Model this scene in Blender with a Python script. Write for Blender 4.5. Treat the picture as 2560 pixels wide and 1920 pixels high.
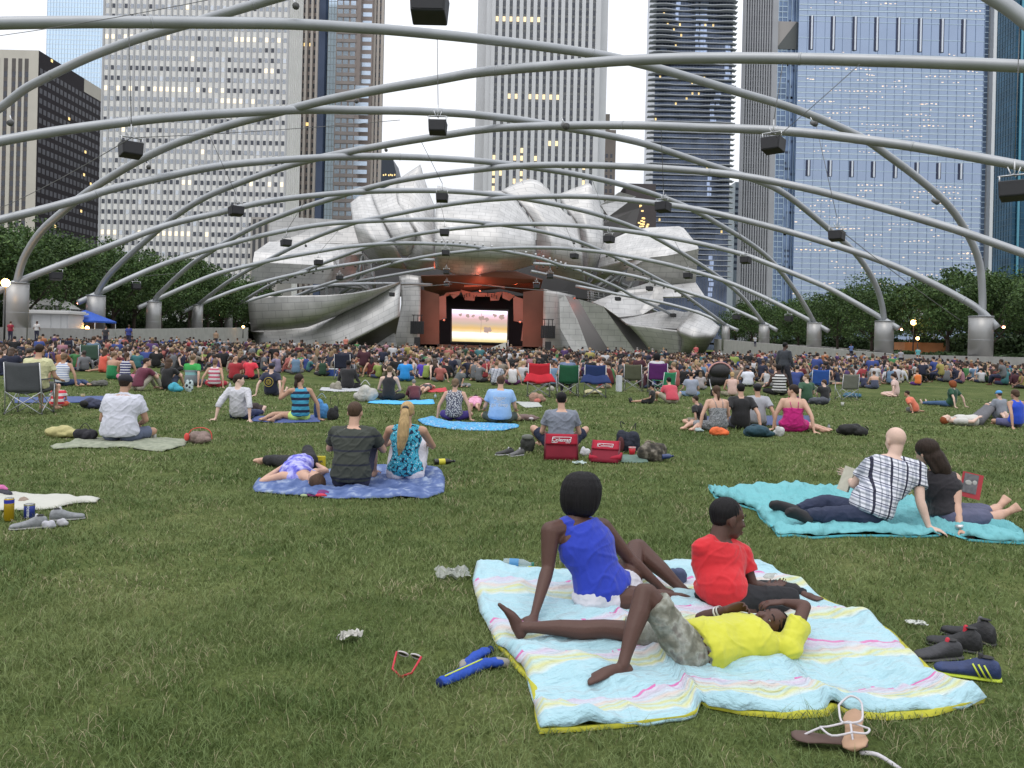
import bpy, bmesh, math, random
import numpy as np
from mathutils import Vector, Matrix, Quaternion, noise
PI = math.pi
random.seed(7); rng = np.random.default_rng(7)
for o in list(bpy.data.objects): bpy.data.objects.remove(o)
S = bpy.context.scene
col = S.collection
# ---------------------------------------------------------------- camera
FPX = 2000.0; CX = 1280.0; HY = 857.0; TH = 0.0233; CH = 1.5
CR = Vector((math.cos(TH), 0, math.sin(TH))); CU = Vector((-math.sin(TH), 0, math.cos(TH))); CF = Vector((0, 1, 0))
CC = Vector((0, 0, CH))
cam_d = bpy.data.cameras.new("camera"); cam = bpy.data.objects.new("camera", cam_d); col.objects.link(cam)
cam_d.sensor_width = 36; cam_d.lens = 36 * FPX / 2560; cam_d.shift_y = -103 / 2560
cam_d.clip_start = 0.1; cam_d.clip_end = 4000
cam.matrix_world = Matrix(((CR.x, CU.x, 0, 0), (0, 0, -1, 0), (CR.z, CU.z, 0, CH), (0, 0, 0, 1)))
S.camera = cam
# ---------------------------------------------------------------- light
S.view_settings.view_transform = 'Standard'; S.view_settings.look = 'None'
S.view_settings.exposure = 0.0; S.view_settings.gamma = 1
SUN_EL, SUN_AZ = math.radians(60), math.radians(205)
w = bpy.data.worlds.new("World"); S.world = w; w.use_nodes = True
wn = w.node_tree; wn.nodes.clear()
wo = wn.nodes.new('ShaderNodeOutputWorld'); bg = wn.nodes.new('ShaderNodeBackground')
sky = wn.nodes.new('ShaderNodeTexSky'); sky.sky_type = 'NISHITA'; sky.sun_disc = False
sky.sun_elevation = SUN_EL; sky.sun_rotation = SUN_AZ; sky.dust_density = 4; sky.air_density = 1.0
# overcast: the clear-sky colour is washed out by a high, even cloud sheet
tc = wn.nodes.new('ShaderNodeTexCoord'); nz = wn.nodes.new('ShaderNodeTexNoise'); nz.inputs['Scale'].default_value = 2.2
nz.inputs['Detail'].default_value = 5
mp = wn.nodes.new('ShaderNodeMapping'); mp.inputs['Scale'].default_value = (1, 1, 2.6)
rp = wn.nodes.new('ShaderNodeValToRGB'); rp.color_ramp.elements[0].position = .3; rp.color_ramp.elements[1].position = .7
rp.color_ramp.elements[0].color = (7.6, 7.9, 8.5, 1); rp.color_ramp.elements[1].color = (9.2, 9.3, 9.6, 1)
mx = wn.nodes.new('ShaderNodeMix'); mx.data_type = 'RGBA'; mx.inputs[0].default_value = .9
wn.links.new(tc.outputs['Generated'], mp.inputs[0]); wn.links.new(mp.outputs[0], nz.inputs['Vector'])
wn.links.new(nz.outputs['Fac'], rp.inputs[0]); wn.links.new(sky.outputs[0], mx.inputs[6]); wn.links.new(rp.outputs[0], mx.inputs[7])
# overcast luminance: brighter towards the zenith
sx = wn.nodes.new('ShaderNodeSeparateXYZ'); wn.links.new(tc.outputs['Generated'], sx.inputs[0])
zr = wn.nodes.new('ShaderNodeMapRange'); zr.inputs[1].default_value = 0.1; zr.inputs[2].default_value = 1; zr.inputs[3].default_value = 1.0; zr.inputs[4].default_value = 1.9
wn.links.new(sx.outputs[2], zr.inputs[0]); vs_ = wn.nodes.new('ShaderNodeVectorMath'); vs_.operation = 'SCALE'
wn.links.new(mx.outputs[2], vs_.inputs[0]); wn.links.new(zr.outputs[0], vs_.inputs['Scale'])
wn.links.new(vs_.outputs[0], bg.inputs[0]); bg.inputs[1].default_value = 0.118; wn.links.new(bg.outputs[0], wo.inputs[0])
sl = bpy.data.lights.new("sun", 'SUN'); sl.energy = 0.6; sl.angle = math.radians(25); sl.color = (1, .95, .88)
so = bpy.data.objects.new("sun", sl); col.objects.link(so)
so.rotation_euler = (math.radians(90) - SUN_EL, 0, PI - SUN_AZ)
S.render.engine = 'CYCLES'
# ---------------------------------------------------------------- pixel (of the 2560x1920 photo) to world
def ray(px, py): return CF + CR * ((px - CX) / FPX) + CU * ((HY - py) / FPX)
def P(px, py, D): return CC + ray(px, py) * D
def G(px, py, z=0.0):
    d = ray(px, py); t = (z - CH) / d.z
    return CC + d * t
def lerp(a, b, t): return a + (b - a) * t
# ---------------------------------------------------------------- tags
def tag(o, label=None, cat=None, group=None, kind=None):
    if label: o['label'] = label
    if cat: o['category'] = cat
    if group: o['group'] = group
    if kind: o['kind'] = kind
    return o
def empty(name, loc=(0, 0, 0), label=None, cat=None, group=None, rz=0):
    o = bpy.data.objects.new(name, None); col.objects.link(o); o.location = loc; o.rotation_euler = (0, 0, rz)
    o.empty_display_size = .1
    return tag(o, label, cat, group)
# ---------------------------------------------------------------- materials
MATS = {}
def srgb(r, g, b):
    f = lambda c: (c / 255 / 12.92) if c <= 10.3 else ((c / 255 + .055) / 1.055) ** 2.4
    return (f(r), f(g), f(b))
def mat(name, colr=(.5, .5, .5), rough=.6, metal=0, var=0.0, vscale=6, bump=0.0, bscale=60, objcol=False, spec=.5, coords='Object',
        stretch=None, bdist=.01, emit=None, estr=1, alpha=1, trans=0, sheen=0):
    if name in MATS: return MATS[name]
    m = bpy.data.materials.new(name); m.use_nodes = True; n = m.node_tree; b = n.nodes['Principled BSDF']
    b.inputs['Roughness'].default_value = rough; b.inputs['Metallic'].default_value = metal
    b.inputs['Specular IOR Level'].default_value = spec
    c4 = (*colr[:3], 1); b.inputs['Base Color'].default_value = c4
    m.diffuse_color = c4
    if sheen: b.inputs['Sheen Weight'].default_value = sheen
    if alpha < 1: b.inputs['Alpha'].default_value = alpha
    if trans: b.inputs['Transmission Weight'].default_value = trans
    if emit: b.inputs['Emission Color'].default_value = (*emit, 1); b.inputs['Emission Strength'].default_value = estr
    src = None
    if objcol:
        oi = n.nodes.new('ShaderNodeObjectInfo'); src = oi.outputs['Color']
    t = n.nodes.new('ShaderNodeTexCoord'); vec = t.outputs[coords]
    if stretch:
        mpn = n.nodes.new('ShaderNodeMapping'); mpn.inputs['Scale'].default_value = stretch
        n.links.new(vec, mpn.inputs[0]); vec = mpn.outputs[0]
    if var or objcol:
        ns = n.nodes.new('ShaderNodeTexNoise'); ns.inputs['Scale'].default_value = vscale; ns.inputs['Detail'].default_value = 5
        n.links.new(vec, ns.inputs['Vector'])
        mr = n.nodes.new('ShaderNodeMapRange'); mr.inputs[1].default_value = .25; mr.inputs[2].default_value = .75
        mr.inputs[3].default_value = 1 - var; mr.inputs[4].default_value = 1 + var
        n.links.new(ns.outputs['Fac'], mr.inputs[0])
        vm = n.nodes.new('ShaderNodeVectorMath'); vm.operation = 'SCALE'; n.links.new(mr.outputs[0], vm.inputs['Scale'])
        if src: n.links.new(src, vm.inputs[0])
        else: vm.inputs[0].default_value = colr[:3]
        n.links.new(vm.outputs[0], b.inputs['Base Color'])
    if bump:
        ns2 = n.nodes.new('ShaderNodeTexNoise'); ns2.inputs['Scale'].default_value = bscale; ns2.inputs['Detail'].default_value = 3
        n.links.new(vec, ns2.inputs['Vector']); bp = n.nodes.new('ShaderNodeBump'); bp.inputs['Strength'].default_value = bump
        bp.inputs['Distance'].default_value = bdist
        n.links.new(ns2.outputs['Fac'], bp.inputs['Height']); n.links.new(bp.outputs[0], b.inputs['Normal'])
    MATS[name] = m; return m
def N(m): return m.node_tree
def ramp(n, stops, interp='LINEAR'):
    r = n.nodes.new('ShaderNodeValToRGB'); cr = r.color_ramp; cr.interpolation = interp
    while len(cr.elements) < len(stops): cr.elements.new(.5)
    for e, (p, c) in zip(cr.elements, stops): e.position = p; e.color = (*c, 1)
    return r
def cloth(name, c, var=.10, rough=.85): return mat(name, c, rough, 0, var, 9, .5, 35, sheen=.2)
# ---------------------------------------------------------------- mesh helpers
def mesh_obj(name, me, m=None, parent=None, smooth=False):
    o = bpy.data.objects.new(name, me); col.objects.link(o)
    if m is not None:
        for mm in (m if isinstance(m, (list, tuple)) else [m]): me.materials.append(mm)
    if parent: o.parent = parent
    if smooth:
        me.polygons.foreach_set('use_smooth', [True] * len(me.polygons))
    return o
def bobj(name, bm, m=None, parent=None, smooth=False, norm=True):
    if norm: bmesh.ops.recalc_face_normals(bm, faces=bm.faces)
    me = bpy.data.meshes.new(name); bm.to_mesh(me); bm.free()
    return mesh_obj(name, me, m, parent, smooth)
def pobj(name, vs, fs, m=None, parent=None, smooth=False):
    me = bpy.data.meshes.new(name); me.from_pydata([tuple(v) for v in vs], [], fs); me.update()
    return mesh_obj(name, me, m, parent, smooth)
def nobj(name, V, F, m=None, parent=None, smooth=False):
    """fast mesh from numpy arrays: V (n,3), F (k,3|4)"""
    me = bpy.data.meshes.new(name); k = F.shape[1]
    me.vertices.add(len(V)); me.vertices.foreach_set('co', V.astype(np.float32).ravel())
    me.loops.add(F.size); me.loops.foreach_set('vertex_index', F.astype(np.int32).ravel())
    me.polygons.add(len(F)); me.polygons.foreach_set('loop_start', np.arange(0, F.size, k, dtype=np.int32))
    me.update(calc_edges=True)
    if not smooth: me.polygons.foreach_set('use_smooth', [False] * len(F))
    return mesh_obj(name, me, m, parent, smooth)
def box(bm, c, s, rz=0, mi=0, M=None):
    x, y, z = s[0] / 2, s[1] / 2, s[2] / 2
    R = M if M is not None else Matrix.Rotation(rz, 3, 'Z')
    vs = [bm.verts.new(Vector(c) + R @ Vector((a * x, b * y, d * z))) for a in (-1, 1) for b in (-1, 1) for d in (-1, 1)]
    for f in ((0, 1, 3, 2), (4, 6, 7, 5), (0, 4, 5, 1), (2, 3, 7, 6), (0, 2, 6, 4), (1, 5, 7, 3)):
        fc = bm.faces.new([vs[i] for i in f]); fc.material_index = mi
def frame(d):
    d = Vector(d).normalized(); a = Vector((0, 0, 1)) if abs(d.z) < .9 else Vector((1, 0, 0))
    u = d.cross(a).normalized(); v = Vector(d).normalized().cross(u).normalized(); return u, v
def tube(bm, pts, rs, n=8, caps=True, mi=0):
    pts = [Vector(p) for p in pts]
    if not isinstance(rs, (list, tuple)): rs = [rs] * len(pts)
    rings = []; u = None
    for i, p in enumerate(pts):
        d = (pts[min(i + 1, len(pts) - 1)] - pts[max(i - 1, 0)]).normalized()
        if u is None: u, v = frame(d)
        else:
            u = (u - d * u.dot(d)).normalized(); v = d.cross(u).normalized()
        rings.append([bm.verts.new(p + (u * math.cos(2 * PI * k / n) + v * math.sin(2 * PI * k / n)) * rs[i]) for k in range(n)])
    for a, b in zip(rings, rings[1:]):
        for k in range(n):
            f = bm.faces.new((a[k], a[(k + 1) % n], b[(k + 1) % n], b[k])); f.smooth = True; f.material_index = mi
    if caps:
        for r in (rings[0], rings[-1]):
            f = bm.faces.new(r); f.material_index = mi
def tobj(name, pts, rs, m, parent=None, n=8): bm = bmesh.new(); tube(bm, pts, rs, n); return bobj(name, bm, m, parent)
def capsule(bm, a, b, ra, rb, n=10):
    a, b = Vector(a), Vector(b); d = b - a; L = d.length
    if L < 1e-5: d = Vector((0, 0, 1)); L = 1e-4
    d = d.normalized(); P_ = []; R_ = []
    for t in (-.99, -.8, -.5, 0): P_.append(a + d * ra * t); R_.append(ra * math.sqrt(1 - t * t))
    for t in (0, .5, .8, .99): P_.append(b + d * rb * t); R_.append(rb * math.sqrt(1 - t * t))
    tube(bm, P_, R_, n)
def ell(bm, c, r, M=None, n=16, k=10):
    M = M if M is not None else Matrix.Identity(3); c = Vector(c); rings = []
    for i in range(1, k):
        t = PI * i / k
        rings.append([bm.verts.new(c + M @ Vector((r[0] * math.sin(t) * math.cos(2 * PI * j / n), r[1] * math.sin(t) * math.sin(2 * PI * j / n), r[2] * math.cos(t)))) for j in range(n)])
    T = bm.verts.new(c + M @ Vector((0, 0, r[2]))); B = bm.verts.new(c - M @ Vector((0, 0, r[2])))
    for a, b in zip(rings, rings[1:]):
        for j in range(n): bm.faces.new((a[j], b[j], b[(j + 1) % n], a[(j + 1) % n]))
    for j in range(n): bm.faces.new((T, rings[0][j], rings[0][(j + 1) % n])); bm.faces.new((B, rings[-1][(j + 1) % n], rings[-1][j]))
def loft(bm, secs, n=16, e=1.0):
    """secs: (centre, side vector, front vector, rx, ry)"""
    rings = []
    for c, s, f, rx, ry in secs:
        r = []
        for k in range(n):
            a = 2 * PI * k / n; ca, sa = math.cos(a), math.sin(a)
            ca = math.copysign(abs(ca) ** e, ca); sa = math.copysign(abs(sa) ** e, sa)
            r.append(bm.verts.new(c + s * rx * ca + f * ry * sa))
        rings.append(r)
    for a, b in zip(rings, rings[1:]):
        for k in range(n): bm.faces.new((a[k], a[(k + 1) % n], b[(k + 1) % n], b[k]))
    bm.faces.new(rings[0]); bm.faces.new(rings[-1])
CLOUD = bpy.data.textures.new('folds', 'CLOUDS'); CLOUD.noise_scale = .09; CLOUD.noise_depth = 2
CLOUD2 = bpy.data.textures.new('folds_small', 'CLOUDS'); CLOUD2.noise_scale = .035; CLOUD2.noise_depth = 2
def remesh(name, bm, m, parent=None, vox=.012, sm=4, folds=0.0, tex=None, smf=.5):
    """fuse the overlapping shapes in bm into one continuous smooth surface"""
    bmesh.ops.recalc_face_normals(bm, faces=bm.faces)
    me = bpy.data.meshes.new(name + "_src"); bm.to_mesh(me); bm.free()
    t = bpy.data.objects.new("t", me); col.objects.link(t)
    r = t.modifiers.new("r", 'REMESH'); r.mode = 'VOXEL'; r.voxel_size = vox; r.use_smooth_shade = True
    s = t.modifiers.new("s", 'SMOOTH'); s.iterations = sm; s.factor = smf
    if folds:
        d = t.modifiers.new("d", 'DISPLACE'); d.texture = tex or CLOUD; d.strength = folds; d.mid_level = .5; d.texture_coords = 'LOCAL'
    dg = bpy.context.evaluated_depsgraph_get(); dg.update()
    ev = t.evaluated_get(dg); out = bpy.data.meshes.new_from_object(ev); out.name = name
    bpy.data.objects.remove(t); bpy.data.meshes.remove(me)
    out.materials.clear()
    o = mesh_obj(name, out, m, parent)
    out.polygons.foreach_set('use_smooth', [True] * len(out.polygons))
    return o
def spline(pts, k=6):
    """Catmull-Rom through pts (Vectors)"""
    pts = [Vector(p) for p in pts]; out = []
    for i in range(len(pts) - 1):
        p0 = pts[max(i - 1, 0)]; p1 = pts[i]; p2 = pts[i + 1]; p3 = pts[min(i + 2, len(pts) - 1)]
        for j in range(k):
            t = j / k
            out.append(.5 * ((2 * p1) + (p2 - p0) * t + (2 * p0 - 5 * p1 + 4 * p2 - p3) * t * t + (3 * p1 - p0 - 3 * p2 + p3) * t ** 3))
    out.append(pts[-1]); return out
def resample(pts, n):
    pts = [Vector(p) for p in pts]; L = [0]
    for a, b in zip(pts, pts[1:]): L.append(L[-1] + (b - a).length)
    out = []; j = 0
    for i in range(n):
        s = L[-1] * i / (n - 1)
        while j < len(L) - 2 and L[j + 1] < s: j += 1
        d = L[j + 1] - L[j]; out.append(pts[j].lerp(pts[j + 1], 0 if d == 0 else (s - L[j]) / d))
    return out
def dup(root, loc, rz=None, label=None, cat=None, group=None, colors=None, scale=None):
    """copy of a thing with copies of its parts and their sub-parts"""
    r = root.copy(); col.objects.link(r); r.location = loc
    if rz is not None: r.rotation_euler = (0, 0, rz)
    if scale: r.scale = scale if isinstance(scale, (tuple, list)) else (scale,) * 3
    if label: r['label'] = label
    if group: r['group'] = group
    for ch in list(root.children):
        c = ch.copy(); col.objects.link(c); c.parent = r
        if colors:
            nm = ch.name.split('.')[0]
            if nm in colors: c.color = (*colors[nm], 1)
        for g in ch.children:
            d = g.copy(); col.objects.link(d); d.parent = c
    return r
EXCL = []      # world outlines kept free of grass blades (blankets)
# ================================================================ ground, walls, trellis
gm = mat('lawn', (.06, .075, .025), .95, 0); n = N(gm); b = n.nodes['Principled BSDF']; b.inputs['Specular IOR Level'].default_value = .1
t = n.nodes.new('ShaderNodeTexCoord')
def gnoise(scale, det=6, rough=.6):
    x = n.nodes.new('ShaderNodeTexNoise'); x.inputs['Scale'].default_value = scale; x.inputs['Detail'].default_value = det; x.inputs['Roughness'].default_value = rough
    n.links.new(t.outputs['Object'], x.inputs['Vector']); return x
n1, n2, n3 = gnoise(.55), gnoise(3.2), gnoise(38, 4)
r1 = ramp(n, [(.3, (.056, .084, .026)), (.5, (.088, .114, .040)), (.7, (.128, .146, .060))])
r2 = ramp(n, [(.3, (.6, .66, .5)), (.7, (1.32, 1.26, 1.2))])
r3 = ramp(n, [(.3, (.55, .55, .55)), (.7, (1.4, 1.4, 1.4))])
n.links.new(n1.outputs['Fac'], r1.inputs[0]); n.links.new(n2.outputs['Fac'], r2.inputs[0]); n.links.new(n3.outputs['Fac'], r3.inputs[0])
m1 = n.nodes.new('ShaderNodeMix'); m1.data_type = 'RGBA'; m1.blend_type = 'MULTIPLY'; m1.inputs[0].default_value = 1
n.links.new(r1.outputs[0], m1.inputs[6]); n.links.new(r2.outputs[0], m1.inputs[7])
m2 = n.nodes.new('ShaderNodeMix'); m2.data_type = 'RGBA'; m2.blend_type = 'MULTIPLY'; m2.inputs[0].default_value = .8
n.links.new(m1.outputs[2], m2.inputs[6]); n.links.new(r3.outputs[0], m2.inputs[7]); n.links.new(m2.outputs[2], b.inputs['Base Color'])
bp = n.nodes.new('ShaderNodeBump'); bp.inputs['Strength'].default_value = .8; bp.inputs['Distance'].default_value = .03
n.links.new(n3.outputs['Fac'], bp.inputs['Height']); n.links.new(bp.outputs[0], b.inputs['Normal'])
tag(pobj('ground', [(-1500, -50, 0), (1500, -50, 0), (1500, 2500, 0), (-1500, 2500, 0)], [(0, 1, 2, 3)], gm), kind='structure')

# ---- grass blades near the viewer (one object, nobody could count it)

def in_poly(X, Y, poly):
    ins = np.zeros(len(X), bool); k = len(poly)
    for i in range(k):
        x1, y1 = poly[i]; x2, y2 = poly[(i + 1) % k]
        c = ((y1 > Y) != (y2 > Y)) & (X < (x2 - x1) * (Y - y1) / (y2 - y1 + 1e-12) + x1); ins ^= c
    return ins
def vnoise(X, Y, s, seed):
    g = np.random.default_rng(seed).random((64, 64)); x = X * s; y = Y * s
    xi = np.floor(x).astype(int); yi = np.floor(y).astype(int); fx = x - xi; fy = y - yi
    fx = fx * fx * (3 - 2 * fx); fy = fy * fy * (3 - 2 * fy)
    a = g[xi % 64, yi % 64]; b_ = g[(xi + 1) % 64, yi % 64]; c = g[xi % 64, (yi + 1) % 64]; d = g[(xi + 1) % 64, (yi + 1) % 64]
    return (a * (1 - fx) + b_ * fx) * (1 - fy) + (c * (1 - fx) + d * fx) * fy
def make_grass():
    Vs = []; Fs = []; Cs = []; off = 0
    for D0, D1, dens, hh, ww in ((2.3, 4.6, 8000, .030, .0030), (4.6, 8, 3200, .030, .0050), (8, 14, 1100, .030, .009), (14, 26, 260, .032, .018)):
        A = .66 * 1.12 * (D1 * D1 - D0 * D0); k = int(A * dens)
        Y = np.sqrt(rng.random(k) * (D1 * D1 - D0 * D0) + D0 * D0); X = (rng.random(k) * 2 - 1) * Y * .74 + .0
        keep = rng.random(k) < (.45 + .75 * vnoise(X, Y, 2.1, 3))
        for p in EXCL: keep &= ~in_poly(X, Y, p)
        X, Y = X[keep], Y[keep]; k = len(X)
        cl = vnoise(X, Y, 3.4, 5); c2 = vnoise(X, Y, 11, 6)
        h = hh * (.5 + .9 * cl + .5 * (c2 - .5)) * (.6 + .8 * rng.random(k)); tall = rng.random(k) < .02; h[tall] *= 1.7
        a = rng.random(k) * 2 * PI; la = rng.random(k) * 2 * PI; le = h * (.5 + 1.2 * rng.random(k))
        wx = np.cos(a) * ww * .5; wy = np.sin(a) * ww * .5; dx = np.cos(la) * le; dy = np.sin(la) * le
        V = np.zeros((k, 5, 3)); V[:, 0] = np.c_[X - wx, Y - wy, np.zeros(k) - .003]; V[:, 1] = np.c_[X + wx, Y + wy, np.zeros(k) - .003]
        V[:, 2] = np.c_[X + wx * .8 + dx * .35, Y + wy * .8 + dy * .35, h * .62]; V[:, 3] = np.c_[X - wx * .8 + dx * .35, Y - wy * .8 + dy * .35, h * .62]
        V[:, 4] = np.c_[X + dx, Y + dy, h]
        b0 = (np.arange(k) * 5 + off)[:, None]
        F = np.concatenate([b0 + np.array([[0, 1, 2]]), b0 + np.array([[0, 2, 3]]), b0 + np.array([[3, 2, 4]])], 0)
        g1 = np.array([.084, .132, .036]); g2 = np.array([.170, .212, .078]); g3 = np.array([.30, .27, .16])
        m_ = np.clip(rng.random(k) * .5 + .75 * (vnoise(X, Y, 1.3, 9) - .3) + .55 * (vnoise(X, Y, 5.3, 12) - .45) + .1, 0, 1)[:, None]
        C = g1 * (1 - m_) + g2 * m_; dry = rng.random(k) < .05 + .16 * (vnoise(X, Y, 1.9, 14) > .68); C[dry] = g3; C = np.repeat(C[:, None, :], 5, 1)
        Vs.append(V.reshape(-1, 3)); Fs.append(F); Cs.append(C.reshape(-1, 3)); off += k * 5
    V = np.concatenate(Vs); F = np.concatenate(Fs); C = np.concatenate(Cs)
    m = mat('grass_blade', (.1, .14, .04), .6, spec=.25); nn = N(m)
    at = nn.nodes.new('ShaderNodeAttribute'); at.attribute_name = 'tint'; nn.links.new(at.outputs['Color'], nn.nodes['Principled BSDF'].inputs['Base Color'])
    o = nobj('grass', V, F, m); ca = o.data.color_attributes.new('tint', 'FLOAT_COLOR', 'POINT')
    ca.data.foreach_set('color', np.c_[C, np.ones(len(C))].astype(np.float32).ravel())
    tag(o, 'short green lawn grass with dry blades and thicker clumps', 'grass', kind='stuff')

# ---- concrete walls beside the lawn and the raised plazas behind them
conc = mat('concrete', (.36, .355, .34), .85, 0, .12, 1.2, .3, 8)
WL = [(-45.5, 40, 1.75), (-42.2, 66, 1.8), (-43.5, 85, 1.95), (-45, 105, 2.3), (-47, 125, 2.75), (-49.5, 150, 3.2)]
WR = [(40.5, 40, 1.25), (39.6, 62, 1.3), (39.2, 81, 1.25), (39.2, 98, 1.65), (39.4, 125, 2.35), (40.0, 150, 3.0), (40.4, 160, 3.2)]
def wall(name, pts, out, lab):
    vs = []; fs = []
    for x, y, z in pts: vs += [(x, y, -.2), (x, y, z), (x + out * .5, y, z), (x + out * .5, y, -.2)]
    for i in range(len(pts) - 1):
        a = i * 4
        for j in range(3): fs.append((a + j, a + j + 1, a + j + 5, a + j + 4))
    fs += [(0, 1, 2, 3), tuple(len(vs) - 4 + q for q in (3, 2, 1, 0))]
    tag(pobj(name, vs, fs, conc), lab, 'wall')
wall('retaining_wall', WL, -1, 'low pale concrete wall edging the lawn left of the stage, below the white kiosk')
wall('retaining_wall', WR, 1, 'low pale concrete wall edging the lawn right of the stage')
pave = mat('plaza_paving', (.25, .24, .22), .9, 0, .15, .6, .2, 5)
def plz(pts, out):
    vs = []; fs = []
    for x, y, z in pts: vs += [(x + out * .5, y, z - .75), (x + out * 90, y, z - .75)]
    for i in range(len(pts) - 1): fs.append((2 * i, 2 * i + 1, 2 * i + 3, 2 * i + 2))
    x, y, z = pts[-1]; vs += [(x + out * .5, y + 120, z - .75), (x + out * 90, y + 120, z - .75)]; k = len(vs)
    fs.append((k - 4, k - 3, k - 1, k - 2))
    tag(pobj('plaza', vs, fs, pave), kind='structure')
plz(WL, -1); plz(WR, 1)
# ---------------------------------------------------------------- trellis
steel = mat('painted_steel', (.335, .35, .365), .45, .45, .10, .7, .15, 3)
pylm = mat('pylon_steel', (.34, .34, .335), .45, .6, .08, .5)
n = N(pylm); b = n.nodes['Principled BSDF']
DL = {-2: 30, -1: 42, 0: 54, 1: 70, 2: 88, 3: 108, 4: 130, 5: 152, 6: 170, 7: 188, 8: 205}
PXL = {1: (42, 706), 2: (240, 738), 3: (385, 754), 4: (494, 762), 5: (572, 775), 6: (633, 787), 7: (690, 796), 8: (735, 805)}
PXR = {1: (2453, 790), 2: (2211, 802), 3: (2036, 806), 4: (1911, 811), 5: (1815, 813), 6: (1735, 818), 7: (1675, 822), 8: (1630, 826)}
def pyl(side, k):
    t_ = PXL if side == 'L' else PXR
    if k in t_: v = P(t_[k][0], t_[k][1], DL[k]); return v
    return Vector((-43.0 if side == 'L' else 41.5, DL[k], 4.6))
def pwidth(k): return {1: 1.95, 2: 1.95, 3: 1.9, 4: 1.7, 5: 1.5}.get(k, 1.5)
places = {1: 'nearest', 2: 'second nearest', 3: 'third', 4: 'fourth', 5: 'farthest'}
for side, nm in (('L', 'left'), ('R', 'right')):
    for k in range(1, 6):
        v = pyl(side, k); wl = WL if side == 'L' else WR
        zb = 1.0 if k < 4 else 1.6
        e = empty('trellis_pylon', (v.x, v.y, zb), f'stout grey steel-clad pylon, {places[k]} one along the {nm} edge of the lawn', 'pylon', 'pylons carrying the trellis')
        bm = bmesh.new(); r = pwidth(k) / 2; h = v.z - zb - .1
        loft(bm, [(Vector((0, 0, z)), Vector((1, 0, 0)), Vector((0, 1, 0)), r, r * 1.0) for z in (-.6, h * .62, h)], 28)
        o = bobj('shaft', bm, pylm, e, True, True)
        bm = bmesh.new(); tube(bm, [(0, 0, h), (0, 0, h + .09)], [r + .03, r + .03], 28); bobj('cap_plate', bm, steel, e)
        bm = bmesh.new(); loft(bm, [(Vector((0, 0, z)), Vector((1, 0, 0)), Vector((0, 1, 0)), r + .006, r + .006) for z in (h * .45, h * .45 + .05)], 28); bobj('seam_band', bm, steel, e, True)
        if k > 1 or side == 'R':
            s_ = -1 if side == 'L' else 1
            l = empty('pylon_lamp', (v.x + s_ * 1.6, v.y - .6, v.z - 1.0), f'small lit floodlight hanging under the pipe end beside the {places[k]} {nm} pylon', 'lamp', 'floodlights at the pylons')
            bm = bmesh.new(); box(bm, (0, .1, .1), (.35, .2, .28)); tube(bm, [(0, 0, .2), (0, 0, .7)], .03, 6); bobj('housing', bm, mat('black_paint', (.02, .02, .02), .5), l)
            bm = bmesh.new(); ell(bm, (0, -.03, .05), (.13, .07, .1)); bobj('lens', bm, mat('lamp_glow', (1, .5, .3), .5, emit=(1, .42, .25), estr=14), l, True)
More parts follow.
